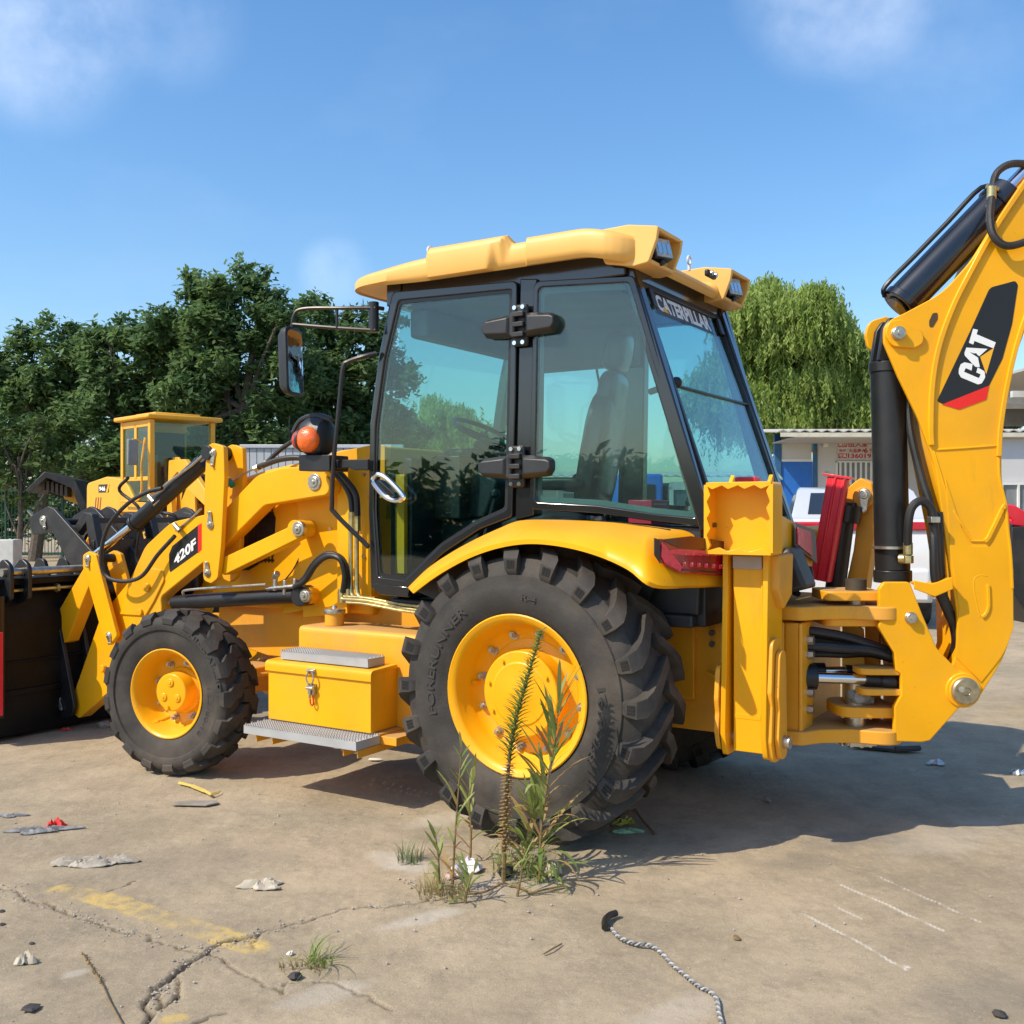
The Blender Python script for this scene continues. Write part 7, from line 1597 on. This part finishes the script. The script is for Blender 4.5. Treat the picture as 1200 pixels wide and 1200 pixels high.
# braided rope with its black hose end
rp = [G(*p, .012) for p in ((716, 1088), (725, 1098), (745, 1106), (762, 1108), (775, 1117), (788, 1131), (803, 1143), (818, 1155), (832, 1162), (840, 1172), (842, 1185), (846, 1200))]
path = smooth_path(rp, 8); T = thing('braided_rope', FW, 'grey braided rope with a black rubber end curling towards the bottom of the picture', 'rope')
for ph in (0, math.pi):
    pts = []; path2 = []; u = Vector((0, 0, 1)); acc_ = 0
    for i in range(len(path)-1):
        for q in (0, .25, .5, .75):
            p = path[i].lerp(path[i+1], q); t_ = (path[i+1]-path[i]).normalized(); sd = t_.cross(u); a = acc_*190+ph; path2.append(p+(sd*math.cos(a)+u*math.sin(a))*.0045); acc_ += (path[i+1]-path[i]).length*.25
    part('rope_strand', MB().tube(path2, .0038, 6, 0), mat('grey_rope' if ph else 'pale_rope', (.17, .17, .17) if ph else (.40, .39, .37), .8, var=.3, vs=60), T)
part('rubber_end', MB().tube([G(709, 1087, .014), G(709, 1079, .016), G(714, 1073, .018), G(722, 1070, .018)], .0125, 14, 5).tube([G(711, 1084, .012), G(716, 1089, .012)], .008, 10, 2), HOS, T)
# a dry stalk with seeds
T = thing('dry_stalk', FW, 'thin dry brown stalk with small seed heads lying in the bottom left', 'stalk'); pts = [G(*p, .01) for p in ((96, 1116), (108, 1135), (118, 1150), (128, 1172), (145, 1203))]; path = smooth_path(pts, 8)
b = MB().tube(path, .0022, 6, 0)
for i, p in enumerate(path[1:20]): b.ball(p+Vector((random.uniform(-.008, .008), random.uniform(-.006, .006), .002)), .004, 6)
part('stem', b, STM, T)
o = part('twig', MB().tube([G(637, 1118, .006), G(647, 1112, .01), G(658, 1106, .006)], .003, 6, 3), STM, None); tag(o, 'short brown twig on the open concrete in the front middle', 'twig')
o = part('twig', MB().tube([G(744, 948, .006), G(752, 960, .02), G(768, 978, .006)], .006, 6, 3), STM, None); tag(o, 'dark stick under the machine beside the packets', 'twig')
hz_ = [G(*p, .008) for p in ((925, 872), (940, 866), (950, 862), (945, 868), (930, 874))]
o = part('loose_wire', MB().tube(hz_, .004, 6, 5), mat('pale_green_wire', (.35, .42, .28), .5), None); tag(o, 'pale looped wire on the ground behind the near stabiliser leg', 'wire')
ROT = part('root_strand', MB().tube([G(*p, .012) for p in ((545, 1048), (565, 1046), (580, 1040), (590, 1035), (610, 1040), (622, 1046), (640, 1042), (660, 1038))], .004, 6, 5), DRS, None); tag(ROT, 'bent dry stem lying along the foot of the weed clump', 'stem')
# stones: the few one can pick out, then grit
STN = mat('grey_stone', (.34, .30, .26), .9, var=.3, vs=50, bump=.4); DKS = mat('dark_rubble', (.045, .04, .038), .8, var=.3, vs=50)
def stone(px, py, r, m, label, cat='stone', sq=(1, .8, .6)):
    g = G(px, py); b = MB(); b.ball((0, 0, r*.4), r, 8, sq)
    b.v = [(x*(1+.25*math.sin(y*200+px)), y*(1+.25*math.sin(z*180)), z*(1+.2*math.sin(x*150))) for x, y, z in b.v]; o = part('stone', b, m, None, loc=(g[0], g[1], 0), rotz=px, sharp=25); tag(o, label, cat)
stone(1172, 1192, .022, DKS, 'dark stone near the bottom right corner'); stone(345, 1147, .024, DKS, 'dark clod beside the flattened grass tuft', 'clod'); stone(36, 1184, .024, DKS, 'dark flat chip near the bottom left corner', 'chip', (1.2, .9, .2)); stone(37, 1107, .013, DKS, 'small dark chip left of the dry stalk', 'chip', (1.3, .6, .3)); stone(2, 1070, .014, DKS, 'dark chip cut by the left edge, upper one', 'chip', (1, .8, .3)); stone(3, 1085, .013, DKS, 'dark chip at the left edge, below the other', 'chip', (1, .8, .3))
stone(340, 1119, .012, WHT, 'small white pebble above the flattened grass tuft', 'pebble'); stone(122, 852, .05, STN, 'pale lump between the bucket and the front wheel'); stone(440, 892, .03, WHT, 'white chip on the concrete between the wheels', 'chip', (1.5, .6, .25)); stone(863, 1101, .014, STM, 'small brown pebble in the front right', 'pebble'); stone(900, 940, .022, STN, 'pale pebble in the shade below the stabiliser leg', 'pebble', (1.3, .6, .3)); stone(592, 1025, .05, DKS, 'dark clod at the foot of the tallest weed', 'clod')
N = 2600; xx = rng.uniform(-3.2, 4.0, N); yy = rng.uniform(2.9, 8.0, N)**1.0; rr_ = .0018+.0045*rng.random(N)**5
cp_ = []
for pts in ([(172, 1180), (190, 1157), (222, 1130), (262, 1108), (290, 1098), (380, 1072), (490, 1058)], [(0, 1042), (50, 1060), (120, 1085), (245, 1119)], [(470, 1030), (520, 1050), (600, 1035), (660, 1030)]):
    pp_ = [G(*p) for p in pts]
    for _ in range(260):
        i_ = random.randrange(len(pp_)-1); q_ = pp_[i_].lerp(pp_[i_+1], random.random()); cp_.append((q_[0]+random.gauss(0, .035), q_[1]+random.gauss(0, .03)))
xx = np.concatenate([xx, [c[0] for c in cp_]]); yy = np.concatenate([yy, [c[1] for c in cp_]]); rr_ = np.concatenate([rr_, .0018+.004*rng.random(len(cp_))**3])
k_m = (fbm(xx, yy, .5, 400) > .47) | (np.arange(len(xx)) >= N); xx, yy, rr_ = xx[k_m], yy[k_m], rr_[k_m]
V_ = np.array([(1, 0, 0), (-1, 0, 0), (0, 1, 0), (0, -1, 0), (0, 0, .7), (0, 0, -.3)]); Fi = np.array([(0, 2, 4), (2, 1, 4), (1, 3, 4), (3, 0, 4), (2, 0, 5), (1, 2, 5), (3, 1, 5), (0, 3, 5)])
vv = (V_[None]*rr_[:, None, None]*(1+.5*rng.random((len(xx), 6, 3)))+np.stack([xx, yy, np.full_like(xx, .004)], 1)[:, None]).reshape(-1, 3); ff = (Fi[None]+np.arange(len(xx))[:, None, None]*6).reshape(-1, 3)
me = bpy.data.meshes.new('grit'); me.from_pydata(vv.tolist(), [], ff.tolist()); me.materials.append(STN); me.update(); o = part('grit', me, STN, None); tag(o, kind='stuff')
for _o in list(SC.objects):
    if '_w' in _o: del _o['_w']
print('objects', len(SC.objects))
